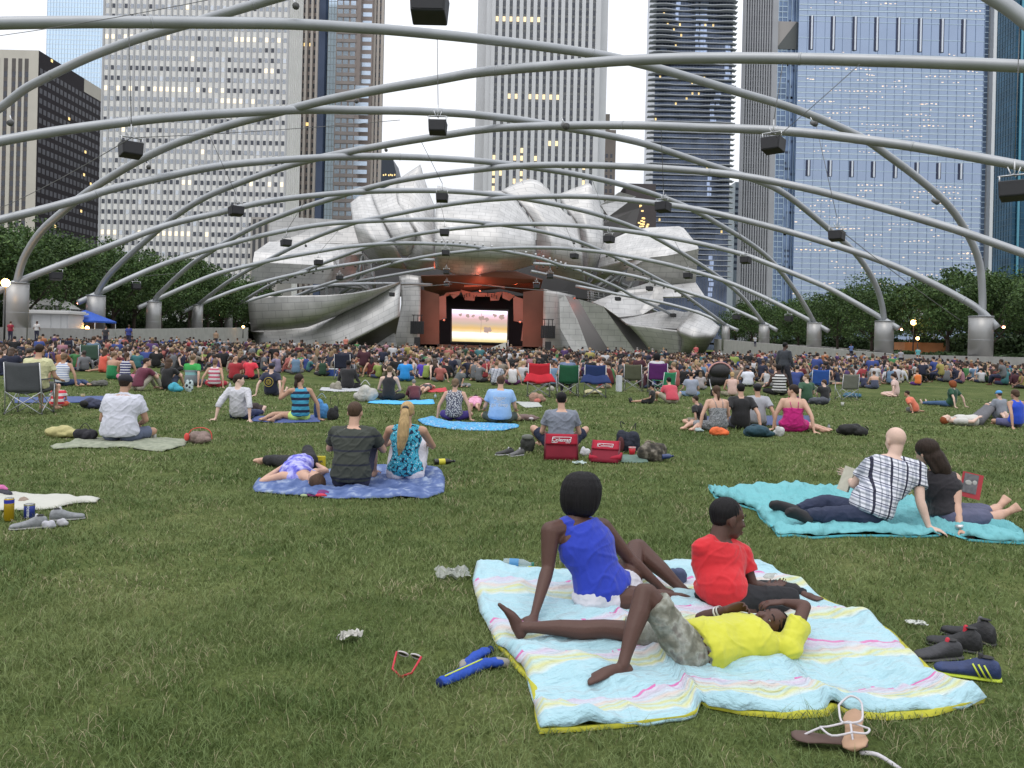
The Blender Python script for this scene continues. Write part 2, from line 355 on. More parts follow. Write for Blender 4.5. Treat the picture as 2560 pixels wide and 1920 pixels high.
# pipes: (far pylon side, k_far, side of near end, k_near, traced points)
PIPES = [
 ('R', 1, 'L', -2, [(-60, 62), (0, 58), (136, 56), (271, 55), (497, 57), (723, 60), (900, 70), (1000, 77), (1189, 96), (1330, 113), (1479, 134), (1569, 152), (1673, 179), (1831, 226), (1994, 275), (2148, 341), (2216, 386), (2306, 454), (2374, 517), (2419, 585), (2448, 656), (2456, 740), (2455, 792)]),
 ('R', 2, 'L', -1, [(-60, 368), (0, 353), (130, 330), (258, 312), (386, 297), (497, 288), (705, 276), (814, 274), (900, 276), (1000, 277), (1100, 281), (1189, 287), (1300, 300), (1406, 318), (1515, 338), (1620, 362), (1741, 402), (1894, 452), (1967, 488), (2057, 560), (2134, 628), (2179, 692), (2202, 750), (2211, 803)]),
 ('R', 3, 'L', 0, [(-60, 570), (0, 550), (120, 520), (217, 493), (271, 475), (407, 443), (542, 416), (678, 402), (800, 394), (900, 391), (1000, 392), (1117, 397), (1225, 405), (1334, 419), (1450, 438), (1560, 463), (1650, 491), (1723, 520), (1786, 554), (1885, 615), (1944, 669), (2000, 745), (2036, 807)]),
 ('R', 4, 'L', 1, [(-70, 758), (0, 726), (45, 705), (150, 663), (271, 617), (411, 565), (542, 533), (678, 502), (859, 482), (980, 477), (1095, 477), (1200, 483), (1298, 495), (1406, 515), (1515, 543), (1623, 586), (1741, 655), (1813, 705), (1863, 750), (1911, 812)]),
 ('R', 5, 'L', 2, [(194, 757), (240, 736), (320, 698), (400, 664), (472, 639), (545, 618), (671, 585), (800, 562), (900, 554), (1000, 550), (1080, 549), (1150, 552), (1245, 561), (1340, 576), (1435, 600), (1517, 633), (1607, 678), (1688, 722), (1751, 766), (1815, 813)]),
 ('R', 6, 'L', 3, [(345, 770), (385, 752), (472, 713), (545, 684), (635, 661), (700, 646), (800, 628), (860, 618), (923, 612), (975, 609), (1031, 608), (1090, 610), (1150, 613), (1230, 623), (1339, 643), (1402, 663), (1447, 677), (1540, 717), (1588, 743), (1661, 777), (1735, 818)]),
 ('R', 7, 'L', 4, [(456, 780), (501, 760), (581, 728), (653, 706), (740, 685), (832, 667), (941, 652), (995, 649), (1085, 650)]),
 ('R', 7, 'L', 4, [(1328, 678), (1411, 696), (1483, 715), (1552, 740), (1620, 768), (1675, 800), (1690, 822)]),
 ('R', 8, 'L', 5, [(538, 785), (572, 770), (617, 754), (662, 740), (725, 725), (802, 715), (868, 710), (995, 709), (1080, 712)]),
 ('L', 1, 'R', -2, [(42, 706), (60, 645), (100, 582), (150, 535), (215, 483), (294, 432), (360, 395), (429, 363), (500, 337), (580, 311), (650, 292), (705, 278), (800, 254), (900, 233), (1000, 215), (1095, 199), (1189, 182), (1300, 171), (1400, 163), (1480, 157), (1569, 151), (1700, 146), (1850, 145), (2000, 147), (2200, 152), (2400, 159), (2560, 166), (2640, 170)]),
 ('L', 2, 'R', -1, [(240, 738), (271, 690), (316, 645), (407, 565), (460, 525), (520, 490), (600, 457), (680, 428), (740, 409), (800, 394), (900, 374), (1000, 356), (1100, 340), (1200, 325), (1280, 318), (1406, 314), (1500, 313), (1620, 314), (1750, 319), (1850, 322), (1950, 327), (2050, 336), (2148, 348), (2280, 366), (2420, 390), (2560, 416), (2640, 434)]),
 ('L', 3, 'R', 0, [(385, 754), (400, 733), (472, 666), (527, 629), (563, 606), (635, 567), (707, 538), (762, 518), (860, 487), (920, 470), (1000, 451), (1090, 437), (1189, 425), (1280, 416), (1400, 412), (1560, 416), (1700, 424), (1854, 440), (2012, 470), (2120, 497), (2238, 529), (2330, 556), (2410, 581), (2560, 634), (2640, 662)]),
 ('L', 4, 'R', 1, [(494, 762), (563, 710), (626, 672), (653, 659), (725, 621), (800, 588), (868, 563), (910, 551), (1000, 533), (1045, 524), (1100, 514), (1189, 502), (1298, 494), (1370, 491), (1440, 491), (1515, 494), (1623, 506), (1723, 520), (1831, 543), (1985, 583), (2139, 630), (2238, 666), (2330, 708), (2410, 750), (2453, 778), (2494, 820)]),
 ('L', 5, 'R', 2, [(572, 775), (617, 747), (671, 715), (738, 686), (811, 657), (905, 622), (941, 611), (1013, 591), (1104, 576), (1160, 569), (1245, 562), (1340, 560), (1435, 564), (1514, 571), (1625, 586), (1741, 607), (1850, 634), (1922, 660), (2057, 714), (2125, 750), (2211, 800), (2247, 822)]),
 ('L', 6, 'R', 3, [(633, 787), (700, 756), (760, 732), (796, 717), (887, 688), (995, 656), (1085, 638), (1150, 630), (1221, 623), (1280, 620), (1339, 619), (1411, 621), (1502, 630), (1552, 638), (1661, 659), (1787, 694), (1880, 730), (1960, 768), (2036, 808), (2072, 828)]),
 ('L', 7, 'R', 4, [(690, 756), (760, 735), (832, 715), (887, 704), (941, 695), (1020, 681), (1085, 671)]),
 ('L', 7, 'R', 4, [(1335, 659), (1393, 663), (1480, 673), (1588, 691), (1679, 718), (1733, 735), (1787, 753), (1880, 794), (1911, 809), (1943, 826)]),
 ('L', 8, 'R', 5, [(1440, 715), (1502, 727), (1552, 737), (1657, 757), (1728, 776), (1762, 788), (1805, 808), (1845, 826)]),
]
PIPE3 = []
# the two nearest pipes that only clip the frame's top corners
PIPES += [('L', -1, 'R', -2, [(-80, 320), (0, 270), (60, 224), (104, 200), (160, 172), (230, 140), (330, 102), (420, 74), (500, 52), (560, 34), (640, 10), (700, -8), (790, -32)]), ('R', -1, 'L', -2, [(2420, -44), (2478, -8), (2525, 22), (2575, 62), (2625, 112)])]
def pipe_points(sf, kf, sn, kn, tr):
    A = pyl(sf, kf); B = pyl(sn, kn); out = []
    if kf == -1: A = Vector((-43, 62, 5)); B = Vector((41, 24, 5))
    for px, py in tr:
        d = ray(px, py); ex = B - A
        # vertical plane over the line A-B in plan
        nx, ny = -ex.y, ex.x
        t_ = ((A.x - CC.x) * nx + (A.y - CC.y) * ny) / (d.x * nx + d.y * ny)
        out.append(CC + d * t_)
    return out
lbl = ['high arching pipe crossing the whole top of the view down to the nearest right pylon', 'arching pipe from the second right pylon rising left above the kiosk',
 'arching pipe from the third right pylon passing over the left white tower', 'arching pipe between the fourth right pylon and the nearest left pylon',
 'arching pipe between the fifth right pylon and the second left pylon', 'arching pipe in front of the stage hood reaching the third left pylon',
 'pipe piece from the fourth left pylon to the left edge of the stage hood', 'short lower pipe running from under the hood to behind the right metal wings',
 'lowest pipe behind the left metal wall, ending at the farthest left pylon', 'long arching pipe rising steeply from the nearest left pylon across to the upper right edge',
 'arching pipe rising from the second left pylon to the right edge', 'arching pipe rising from the third left pylon to the right edge',
 'arching pipe from the fourth left pylon to the nearest right pylon', 'arching pipe from the farthest left pylon to the second right pylon',
 'arching pipe from behind the left metal wall to the third right pylon', 'dark pipe piece joining the hood above the left wing trusses',
 'pipe piece from the right side of the hood to the fourth right pylon', 'low pipe piece over the right metal wings to the farthest right pylon',
 'thick arching pipe cutting across the upper left corner of the view', 'short stretch of thick pipe cutting the upper right corner']
for L_, pp in zip(lbl, PIPES):
    pts = pipe_points(*pp); sp = spline(pts, 4); c = sum((p for p in sp), Vector()) / len(sp)
    PIPE3.append(sp)
    e = empty('trellis_pipe', sp[0], L_, 'pipe', 'curved steel pipes of the trellis')
    bm = bmesh.new(); tube(bm, [p - sp[0] for p in sp], .305, 14); o = bobj('pipe_run', bm, steel, e, True)
    k = 0
    for i in range(14, len(sp) - 8, 26):
        d = (sp[i + 1] - sp[i]).normalized(); q = sp[i] - sp[0]
        bm = bmesh.new(); tube(bm, [q - d * .06, q + d * .06], .32, 14); bobj('pipe_joint', bm, steel, e, True); k += 1
# small lamps strung along two pipes near the hood
lampm = mat('lamp_housing', (.1, .1, .1), .5)
def lamp_row(pi, i0, i1, step, up, lab):
    for j, i in enumerate(range(i0, i1, step)):
        sp = PIPE3[pi]
        if i >= len(sp): break
        p = sp[i]; bm = bmesh.new(); s = .8 if up else -.8
        tube(bm, [p + Vector((0, -.1, .3 * s / .8)), p + Vector((0, -.25, .62 * s / .8))], [.14, .2], 8)
        tag(bobj('stage_lamp', bm, mat('lamp_light_metal', (.5, .5, .5), .5, .3) if up else lampm), lab, 'lamp', 'small lamps clamped in rows on the pipes')
lamp_row(5, 44, 62, 1, True, 'small pale stage lamp in the row on top of the pipe before the hood')
lamp_row(6, 12, 28, 1, False, 'small dark stage lamp in the row under the pipe left of the hood')
lamp_row(16, 2, 16, 1, False, 'small dark stage lamp in the row under the pipe right of the hood')
lamp_row(4, 56, 72, 1, False, 'small dark stage lamp in the row under the pipe over the right wing')
lamp_row(13, 6, 16, 1, False, 'small dark stage lamp in the row under the pipe over the left wing')

# ---- hanging loudspeakers
blk = mat('speaker_black', (.018, .018, .022), .55, 0, .2, 3); frm = mat('speaker_frame', (.55, .56, .57), .4, .6); wire = mat('wire', (.12, .12, .12), .6)
def speaker(px, py, wpx, kind, lab):
    """kind c: seen from behind square on; l / r: turned"""
    wm = 1.1 if kind == 'c' else 1.36; D = wm * 2000 / wpx; v = P(px, py, D); s = 1.0
    e = empty('hanging_speaker', v, lab, 'loudspeaker', 'loudspeakers hung from the trellis', {'c': 0, 'l': .7, 'r': -.7}[kind])
    bm = bmesh.new()
    for (y0, y1, z0, z1) in ((-.45, .35, -.42, .36),):
        vs = [bm.verts.new(q) for q in [(-.52, y0, z1), (.52, y0, z1), (.56, y1, z1 - .1), (-.56, y1, z1 - .1), (-.48, y0, z0 + .12), (.48, y0, z0 + .12), (.5, y1, z0), (-.5, y1, z0)]]
        for f in ((0, 1, 2, 3), (4, 5, 6, 7), (0, 1, 5, 4), (1, 2, 6, 5), (2, 3, 7, 6), (3, 0, 4, 7)): bm.faces.new([vs[i] for i in f])
    bmesh.ops.bevel(bm, geom=bm.edges[:], offset=.03, segments=1, affect='EDGES')
    bobj('cabinet', bm, blk, e)
    bm = bmesh.new(); box(bm, (0, -.467, -.02), (.86, .02, .44)); bobj('grille', bm, mat('speaker_grille', (.035, .035, .04), .8), e)
    bm = bmesh.new()
    for x in (-.5, .5):
        tube(bm, [(x, -.2, .3), (x, -.2, .62)], .03, 6); tube(bm, [(x, -.2, .6), (0, -.1, .62)], .03, 6)
    tube(bm, [(-.6, 0, .62), (.6, 0, .62)], .03, 6); tube(bm, [(0, -.3, .62), (0, .3, .62)], .03, 6)
    tube(bm, [(-.1, 0, .6), (-.25, 0, 1.0)], .025, 5); tube(bm, [(.1, 0, .6), (.22, 0, .95)], .025, 5); tube(bm, [(0, 0, .6), (0, 0, 1.3)], .03, 5)
    bobj('bracket', bm, frm, e)
    # suspension wire up to the nearest pipe overhead
    best = None
    for sp in PIPE3:
        for p in sp:
            dd = math.hypot(p.x - v.x, p.y - v.y) + (999 if p.z < v.z + 1.2 else 0)
            if best is None or dd < best[0]: best = (dd, p)
    R = Matrix.Rotation(-e.rotation_euler.z, 3, 'Z')
    tgt = best[1] if best[0] < 12 else v + Vector((0, 0, 3))
    bm = bmesh.new(); tube(bm, [(0, 0, 1.25), R @ (tgt - v)], .018 + .00008 * D, 5); bobj('suspension_wire', bm, wire, e)
SPK = [(1073, 16, 96, 'c', 'large black loudspeaker cut by the top edge of the view'), (1094, 318, 47, 'c', 'black loudspeaker hanging left of the tall grey tower, below the sky gap'),
 (1105, 494, 31, 'c', 'black loudspeaker just above the centre of the hood'), (1111, 581, 24, 'c', 'second black loudspeaker down the centre line, before the hood'),
 (1114, 632, 20, 'c', 'third black loudspeaker down the centre line, before the hood'), (1116, 680, 16, 'c', 'small pale loudspeaker before the bottom of the hood'),
 (1117, 712, 14, 'c', 'small loudspeaker hanging over the left of the stage opening'), (327, 374, 66, 'l', 'black loudspeaker hanging before the left white tower'),
 (590, 527, 43, 'l', 'black loudspeaker before the foot of the white tower'), (715, 607, 31, 'l', 'black loudspeaker before the dark upper left wing panel'),
 (796, 656, 25, 'l', 'black loudspeaker before the pale left wing panel'), (849, 694, 20, 'l', 'small black loudspeaker low before the pale left wing'),
 (1933, 362, 66, 'r', 'black loudspeaker before the blue glass tower edge'), (1658, 517, 45, 'r', 'black loudspeaker before the balcony tower'),
 (1523, 598, 32, 'r', 'black loudspeaker at the right edge of the hood'), (1436, 640, 24, 'r', 'black loudspeaker before the dark right side of the hood'),
 (2092, 589, 46, 'r', 'black loudspeaker before the bottom of the blue glass tower'), (1864, 650, 31, 'r', 'black loudspeaker before the ribbed side of the blue tower'),
 (1720, 689, 26, 'r', 'black loudspeaker before the right end of the right wing'), (1624, 721, 20, 'r', 'small black loudspeaker before the pale lower right wing'),
 (1545, 747, 17, 'r', 'small black loudspeaker before the low pale right panel'), (2535, 476, 82, 'r', 'black loudspeaker at the right edge before the teal tower'),
 (140, 690, 36, 'l', 'loudspeaker hanging before the trees above the white kiosk'), (340, 716, 26, 'l', 'loudspeaker hanging before the trees between the second and third left pylons'),
 (475, 748, 20, 'l', 'loudspeaker hanging before the trees near the fourth left pylon'), (1683, 788, 17, 'r', 'tilted black loudspeaker before the curved low right wing'),
 (1341, 716, 17, 'c', 'small pale loudspeaker right of the stage opening top'), (1375, 690, 17, 'c', 'small pale loudspeaker under the right pipe by the hood'),
 (1841, 793, 22, 'r', 'loudspeaker hanging before the trees by the farthest right pylon'), (1972, 796, 24, 'r', 'loudspeaker hanging before the trees between the third and fourth right pylons'),
 (980, 736, 14, 'c', 'small black loudspeaker before the left metal wall point')]
for s_ in SPK: speaker(*s_)
# spotlights under the pipes
SPOT = [(738, 14, 34, 'upper edge'), (890, 252, 20, 'dark tower'), (964, 374, 16, 'sky gap'), (2032, 308, 26, 'blue tower top'), (2336, 503, 24, 'blue tower right side'), (372, 416, 22, 'white tower'), (28, 305, 30, 'beige tower'),
        (1410, 313, 34, 'grey tower'), (2046, 553, 18, 'blue tower foot'), (1720, 645, 12, 'right wing'), (764, 613, 12, 'left dark panel')]
for px, py, wpx, nm in SPOT:
    D = .75 * 2000 / wpx; v = P(px, py, D); e = empty('spotlight', v, f'small spotlight clamped under a pipe before the {nm}', 'spotlight', 'spotlights clamped to the pipes')
    bm = bmesh.new(); tube(bm, [(.12, -.3, -.15), (0, 0, 0), (-.05, .2, .1)], [.2, .16, .12], 10); bobj('barrel', bm, lampm, e, True)
    bm = bmesh.new(); tube(bm, [(0, 0, .1), (-.15, .1, .45)], .04, 6); bobj('clamp', bm, frm, e)
# a few long cables
for i, (a, b_, lab) in enumerate([(P(-20, 92, 34), P(520, 0, 30), 'thin dark cable curving over the upper left corner'), (P(327, 345, 38), P(0, 520, 60), 'thin cable running down left from the left loudspeaker'),
     (P(327, 345, 38), P(1000, 300, 48), 'thin cable running right from the left loudspeaker'), (P(2100, 575, 54), P(2400, 800, 68), 'thin cable from the right loudspeaker to the nearest right pylon'),
     (P(1940, 345, 38), P(2150, 160, 34), 'thin cable rising right from the loudspeaker before the blue tower'), (P(1130, 710, 155), P(1010, 718, 150), 'thin cable across the left stage pillar'),
     (P(1125, 705, 155), P(1420, 730, 150), 'thin cable across the right stage pillar')]):
    md = (a + b_) / 2 + Vector((0, 0, -.012 * (a - b_).length)); r_ = .00045 * (a.y + b_.y) / 2
    pts = [a.lerp(md, t_ / 5).lerp(md.lerp(b_, t_ / 5), t_ / 5) for t_ in range(6)]
    tag(tobj('cable', pts, max(.012, r_), wire, None, 5), lab, 'cable', 'thin cables of the trellis')
# ================================================================ towers
def parts_split(parent, name, quads, m, y, thick=.0, limit=100, stuff_label=None):
    """quads (x, z, w, h[, y]) in the tower's facade plane: up to `limit` parts, the rest one part"""
    def build(qs):
        V = np.array([[(q[0], q[4] if len(q) > 4 else y, q[1]), (q[0] + q[2], q[4] if len(q) > 4 else y, q[1]), (q[0] + q[2], q[4] if len(q) > 4 else y, q[1] + q[3]), (q[0], q[4] if len(q) > 4 else y, q[1] + q[3])] for q in qs], float).reshape(-1, 3)
        F = np.arange(len(qs) * 4).reshape(-1, 4); return nobj(name, V, F, m, parent)
    quads = list(quads)
    for q in quads[:limit]: build([q])
    if quads[limit:]:
        o = build(quads[limit:]); o['kind'] = 'stuff'
USED = {}
def split_all(parent, name, groups, y):
    """several materials sharing the ~100 individual parts of that name"""
    left = 100
    for q, m in groups:
        q = list(q); k = min(left, len(q)) if m is not groups[-1][1] else min(left, len(q)); left -= k
        if q: parts_split(parent, name, q, m, y, limit=k)
class BB:
    """collects boxes, links them as one mesh"""
    def __init__(s): s.V = []; s.F = []
    def box(s, x0, x1, y0, y1, z0, z1):
        k = len(s.V) ; s.V += [(x0, y0, z0), (x1, y0, z0), (x1, y1, z0), (x0, y1, z0), (x0, y0, z1), (x1, y0, z1), (x1, y1, z1), (x0, y1, z1)]
        s.F += [(k, k + 1, k + 5, k + 4), (k + 1, k + 2, k + 6, k + 5), (k + 2, k + 3, k + 7, k + 6), (k + 3, k, k + 4, k + 7), (k + 4, k + 5, k + 6, k + 7), (k, k + 3, k + 2, k + 1)]
    def obj(s, name, m, parent=None): return nobj(name, np.array(s.V, float), np.array(s.F), m, parent)
lit = mat('lit_window', (1, .8, .5), .5, emit=(1, .76, .42), estr=.75)
litw = mat('lit_office', (1, .9, .75), .5, emit=(1, .80, .50), estr=.72)
glass_d = mat('window_dark', (.075, .08, .095), .15, .6, .25, .3)
glass_m = mat('window_grey', (.33, .35, .38), .2, .8, .2, .3)
glass_l = mat('window_pale', (.55, .58, .62), .2, .9, .1, .3)
def XW(px, py, D): return P(px, py, D).x
def ZW(px, py, D): return P(px, py, D).z

# --- white ribbed tower (left)
D = 310; X0, X1 = XW(262, 0, D), XW(723, 0, D); H = 182; nb = 30; bw = (X1 - X0) / nb; fh = 3.99
e = empty('office_tower', ((X0 + X1) / 2, D, 0), 'broad pale stone tower with grey ribs and small square windows, left of the stage', 'tower'); ox = e.location.x
wst = mat('pale_stone', (.74, .73, .71), .75, 0, .04, .2); rib = mat('grey_rib', (.40, .405, .42), .6, 0, .05, .2)
B = BB(); B.box(X0 - ox, X1 - ox, 0, 20, 0, H); B.obj('wall', wst, e)
B = BB()
for i in range(nb + 1):
    x = X0 - ox + i * bw; B.box(x - .32, x + .32, -.5, -.002, 0, H)
B.obj('ribs', rib, e)
B = BB()
for k in range(7): yy = 1.2 + k * 2.8; B.box(X1 - ox + .002, X1 - ox + .5, yy, yy + .9, 0, H)
B.obj('corner_fins', wst, e)
wd, wm_, wl_, wlit = [], [], [], []
LROW = {}   # lit rows traced: row index from y pixel
for py, a, b_ in ((85, 262, 300), (85, 300, 345), (95, 580, 705), (185, 660, 715), (218, 370, 465), (222, 485, 565), (237, 262, 400), (250, 555, 640), (470, 385, 540), (470, 620, 705), (590, 255, 290), (595, 330, 480), (595, 500, 530)):
    r_ = int(round((ZW(500, py, D) - .7) / fh)); LROW.setdefault(r_, []).append((XW(a, py, D), XW(b_, py, D)))
for r_ in range(1, int(H / fh)):
    z = r_ * fh
    dk = random.random() < .4
    for i in range(nb):
        x = X0 + i * bw; l_ = any(a <= x + bw / 2 <= b_ for a, b_ in LROW.get(r_, []))
        q = (x - ox + .62, z, bw - 1.24, 1.7)
        if l_ and random.random() < .62: wlit.append(q)
        else:
            u = random.random()
            (wd if (u < (.9 if r_ < 17 else .75 if dk and r_ < 30 else .12)) else wm_ if u < .93 else wlit if u > .992 else wl_).append(q)
order = lambda L_: sorted(L_, key=lambda q: abs(q[1] - 70))
split_all(e, 'window', [(order(wlit)[:40], litw), (order(wd)[:60], glass_d)], -.08)
parts_split(e, 'window', order(wlit)[40:], litw, -.08, limit=0); parts_split(e, 'window', order(wd)[60:], glass_d, -.08, limit=0)
parts_split(e, 'window', wm_, glass_m, -.08, limit=0); parts_split(e, 'window', wl_, glass_l, -.08, limit=0)

# --- grey tower with dark strips (centre)
D = 420; X0, X1 = XW(1194, 0, D), XW(1524, 0, D); H = 255; XL, XR = XW(1240, 0, D), XW(1491, 0, D); nb = 15; bw = (XR - XL) / (nb - .5)
e = empty('office_tower', ((X0 + X1) / 2, D, 0), 'tall plain grey stone tower with thin dark window strips, straight behind the stage', 'tower'); ox = e.location.x
gst = mat('grey_granite', (.56, .57, .59), .6, 0, .05, .1); str_d = mat('strip_dark', (.06, .06, .065), .3, .3)
B = BB(); B.box(X0 - ox + 5, X1 - ox - 5, 0, 60, 0, H); B.box(X0 - ox, X0 - ox + 5, 5, 60, 0, H); B.box(X1 - ox - 5, X1 - ox, 5, 60, 0, H); B.obj('wall', gst, e)
B = BB()
for i in range(nb + 1):
    x0 = (XL - ox - 1.9 if i == 0 else XL - ox + (i - 1) * bw + 1.65); x1 = XL - ox + i * bw if i < nb else XR - ox + 2.5
    B.box(x0, x1, -1.1, -.003, 0, H)
B.obj('piers', gst, e)
wd, wm_, wlit = [], [], []
LR = {}
for py, a, b_ in ((52, 1240, 1355), (240, 1272, 1440), (390, 1230, 1310), (435, 1230, 1310), (455, 1230, 1330), (475, 1230, 1240)):
    LR.setdefault(int(ZW(1350, py, D) / 4.05), []).append((XW(a, py, D), XW(b_, py, D)))
for r_ in range(1, int(H / 4.05)):
    mech = 250 > ZW(1350, 0, D) and abs(r_ * 4.05 - ZW(1350, 190, D)) < 6
    for i in range(nb):
        x = XL + i * bw; l_ = any(a <= x + .8 <= b_ for a, b_ in LR.get(r_, []))
        q = (x - ox + .12, r_ * 4.05, 1.4, 2.6)
        low = ZW(1350, 380, D) > r_ * 4.05
        if (l_ and random.random() < (.9 if not low else .5)) or (r_ * 4.05 < ZW(1350, 330, D) and random.random() < .07): wlit.append(q)
        else: (wm_ if random.random() < .5 and not mech else wd).append(q)
order = lambda L_: sorted(L_, key=lambda q: abs(q[1] - 110))
B = BB()
for i in range(nb): x = XL - ox + i * bw; B.box(x, x + 1.64, -.06, -.004, 0, H)
B.obj('strip_backing', mat('spandrel_grey', (.17, .175, .18), .5), e)
split_all(e, 'window', [(order(wlit)[:50], lit), (order(wd)[:50], glass_d)], -.12)
parts_split(e, 'window', order(wlit)[50:], lit, -.12, limit=0); parts_split(e, 'window', order(wd)[50:], glass_d, -.12, limit=0); parts_split(e, 'window', wm_, mat('window_dim', (.10, .105, .115), .2, .6), -.12, limit=0)
D = 455; X0, X1 = XW(1500, 300, D), XW(1541, 300, D)
e = empty('apartment_building', (X0, D, 0), 'narrow brown building peeking out right behind the plain grey tower', 'building')
B = BB(); B.box(0, X1 - X0, 0, 30, 0, ZW(1541, 325, D)); B.box(0, (X1 - X0) * .6, 0, 30, ZW(1541, 325, D), ZW(1520, 285, D)); B.obj('wall', mat('brown_stone', (.22, .19, .17), .8, 0, .1, .2), e)
parts_split(e, 'window', [(X1 - X0 - 3 - 2.6 * i, z * 4, 1.2, 2.2) for z in range(3, 28) for i in range(2)], glass_d, -.05)

# --- dark stepped tower beside the white one
D = 380; e = empty('office_tower', (XW(850, 0, D), D, 0), 'dark brown and glass stepped tower between the white tower and the sky gap', 'tower'); ox = e.location.x; H = 230
def xs(px): return XW(px, 0, D) - ox
brn = mat('brown_granite', (.24, .20, .185), .55, 0, .1, .15)
B = BB(); B.box(xs(745), xs(797), 0, 20, 0, H); B.box(xs(843), xs(903), 0, 12, 0, H); B.box(xs(903), xs(931), 3, 12, 0, H); B.box(xs(931), xs(955), 6, 9, 0, H); B.obj('wall', brn, e)
B = BB()
for px in (757, 769, 783, 796, 934, 943, 953): B.box(xs(px) - .55, xs(px) + .55, -1.2 if px < 800 else 5, -.003 if px < 800 else 6.3, 0, H)
B.obj('ribs', mat('brown_rib', (.42, .38, .345), .6), e)
pobj('glass_wall', [(xs(797), 0, 0), (xs(821), 3, 0), (xs(821), 3, H), (xs(797), 0, H)], [(0, 1, 2, 3)], mat('glass_navy', (.05, .065, .10), .12, .8, .3, .08), e)
B = BB(); B.box(xs(821), xs(843), 1, 3, 0, H); B.obj('glass_bay', mat('glass_ice', (.55, .66, .76), .12, .95, .08, .1), e)
B = BB()
for z in range(0, int(H), 3): B.box(xs(821), xs(843), .93, .995, z, z + .16)
for px in (821, 828, 836, 843): B.box(xs(px) - .07, xs(px) + .07, 0.9, 0.99, 0, H)
B.obj('mullions', mat('mullion', (.18, .19, .2), .5), e)
bl = mat('glass_sky', (.50, .58, .68), .15, .9, .12, .2)
qb, qd = [], []
for r_ in range(2, int(H / 4)):
    z = r_ * 4
    for px in (760, 773, 786): qd.append((xs(px) + .2, z, 1.5, 2.3, -.05))
    for px in (845.5, 861, 878): qb.append((xs(px), z, 2.35, 2.1, -.05))
    st = 3.0
    qb.append((xs(904 if r_ > 30 else 893), z, xs(930) - xs(906 if r_ > 30 else 896), 2.0, 2.95 if r_ > 30 else -.055))
    if r_ < 20: qb.append((xs(918), z + .6, xs(944) - xs(920), 1.9, 5.9))
    for px in (937, 946): qd.append((xs(px), z, 1.0, 2.3, 5.9))
B = BB()
for r_ in range(2, int(H / 4)): B.box(xs(845), xs(893), -.3, -.003, r_ * 4 + 2.3, r_ * 4 + 3.9)
B.obj('spandrels', mat('brown_spandrel', (.25, .22, .21), .5, .1, .1, .2), e)
parts_split(e, 'window', sorted(qb, key=lambda q: abs(q[1] - 110)), bl, 0, limit=70); parts_split(e, 'window', qd, glass_d, 0, limit=30)
parts_split(e, 'window', [(xs(px), ZW(780, py, D), 1.9, 1.6, -.1) for px, py in ((762, 116), (776, 116), (772, 315), (765, 590))], mat('lit_amber', (1, .7, .3), .5, emit=(1, .72, .28), estr=.9), 0)

# --- small dark wedge-roofed building in the gap
D = 600; x0, x1 = XW(950, 420, D), XW(990, 420, D); zt = ZW(955, 398, D); zr = ZW(985, 415, D)
e = empty('office_building', (x0, D, 0), 'small dark building with a chamfered top in the sky gap left of the hood', 'building'); W_ = x1 - x0
pobj('wall', [(-5, 0, 0), (W_, 0, 0), (W_, 0, zr - 4), (W_ * .8, 0, zt), (-5, 0, zt), (-5, 30, 0), (W_, 30, 0), (W_, 30, zr - 4), (W_ * .8, 30, zt), (-5, 30, zt)],
     [(0, 1, 2, 3, 4), (9, 8, 7, 6, 5), (1, 6, 7, 2), (2, 7, 8, 3), (3, 8, 9, 4), (0, 4, 9, 5)], mat('dark_navy', (.035, .045, .065), .5, .2), e)
parts_split(e, 'window', [(2 + 1.7 * i + random.random(), ZW(965, 440, D) + (i % 2) * .4, .9, 1.2) for i in range(6)], mat('lit_amber', (1, .7, .3)), -.1)

# --- beige building with dark flank, far left
D = 330; x0, x1 = XW(-60, 122, D), XW(97, 127, D); zt = ZW(97, 126, D)
e = empty('office_building', (x1, D, 0), 'beige and black slab building at the left edge with a dark receding flank', 'building')
B = BB(); B.box(x0 - x1, 0, 0, 54, 0, zt); B.obj('wall', mat('beige_stone', (.50, .47, .42), .8, 0, .06, .2), e)
B = BB()
for a, b_ in ((-60, 0), (10, 20), (30, 40), (46, 56), (62, 72)):
    B.box(XW(a, 150, D) - x1, XW(b_, 150, D) - x1, -.03, -.004, 0, zt - 3.5)
B.obj('window_strips', mat('strip_brown', (.08, .07, .065), .35, .2, .2, .4), e)
q = [(XW(a, 150, D) - x1 + .2, z, 1.25, 2.2) for a in (-10, 10, 31, 47, 63) for z in np.arange(8, zt - 8, 4.1)]
parts_split(e, 'window', q, glass_d, -.06)
bk = mat('black_granite', (.016, .012, .016), .6, 0, .15, .3, spec=.15)
pobj('dark_flank', [(.05, 0, 0), (.05, 54, 0), (.05, 54, zt - 6), (.05, 35, zt - 6), (.05, 35, zt), (.05, 0, zt)], [(0, 1, 2, 3, 4, 5)], bk, e)
V = []; F = []
for z in np.arange(6, zt - 8, 4.1):
    for yy in np.arange(1, 52, 3):
        k = len(V); V += [(.09, yy, z), (.09, yy + 2, z), (.09, yy + 2, z + 2.2), (.09, yy, z + 2.2)]; F.append((k, k + 1, k + 2, k + 3))
o = nobj('window', np.array(V), np.array(F), mat('window_black', (.03, .03, .04), .3, .3, .4, .2), e); o['kind'] = 'stuff'
for px, py in ((129, 152), (175, 297), (217, 380), (215, 437), (232, 460), (147, 566), (210, 528)):
    Dy = D * (97 - 1280) / (px - 1280); z = ZW(px, py, Dy)
    bm = bmesh.new(); box(bm, (.14, Dy - D, z), (.06, 1.4, 1.2)); bobj('lit_window', bm, mat('lit_amber', (1, .7, .3)), e)

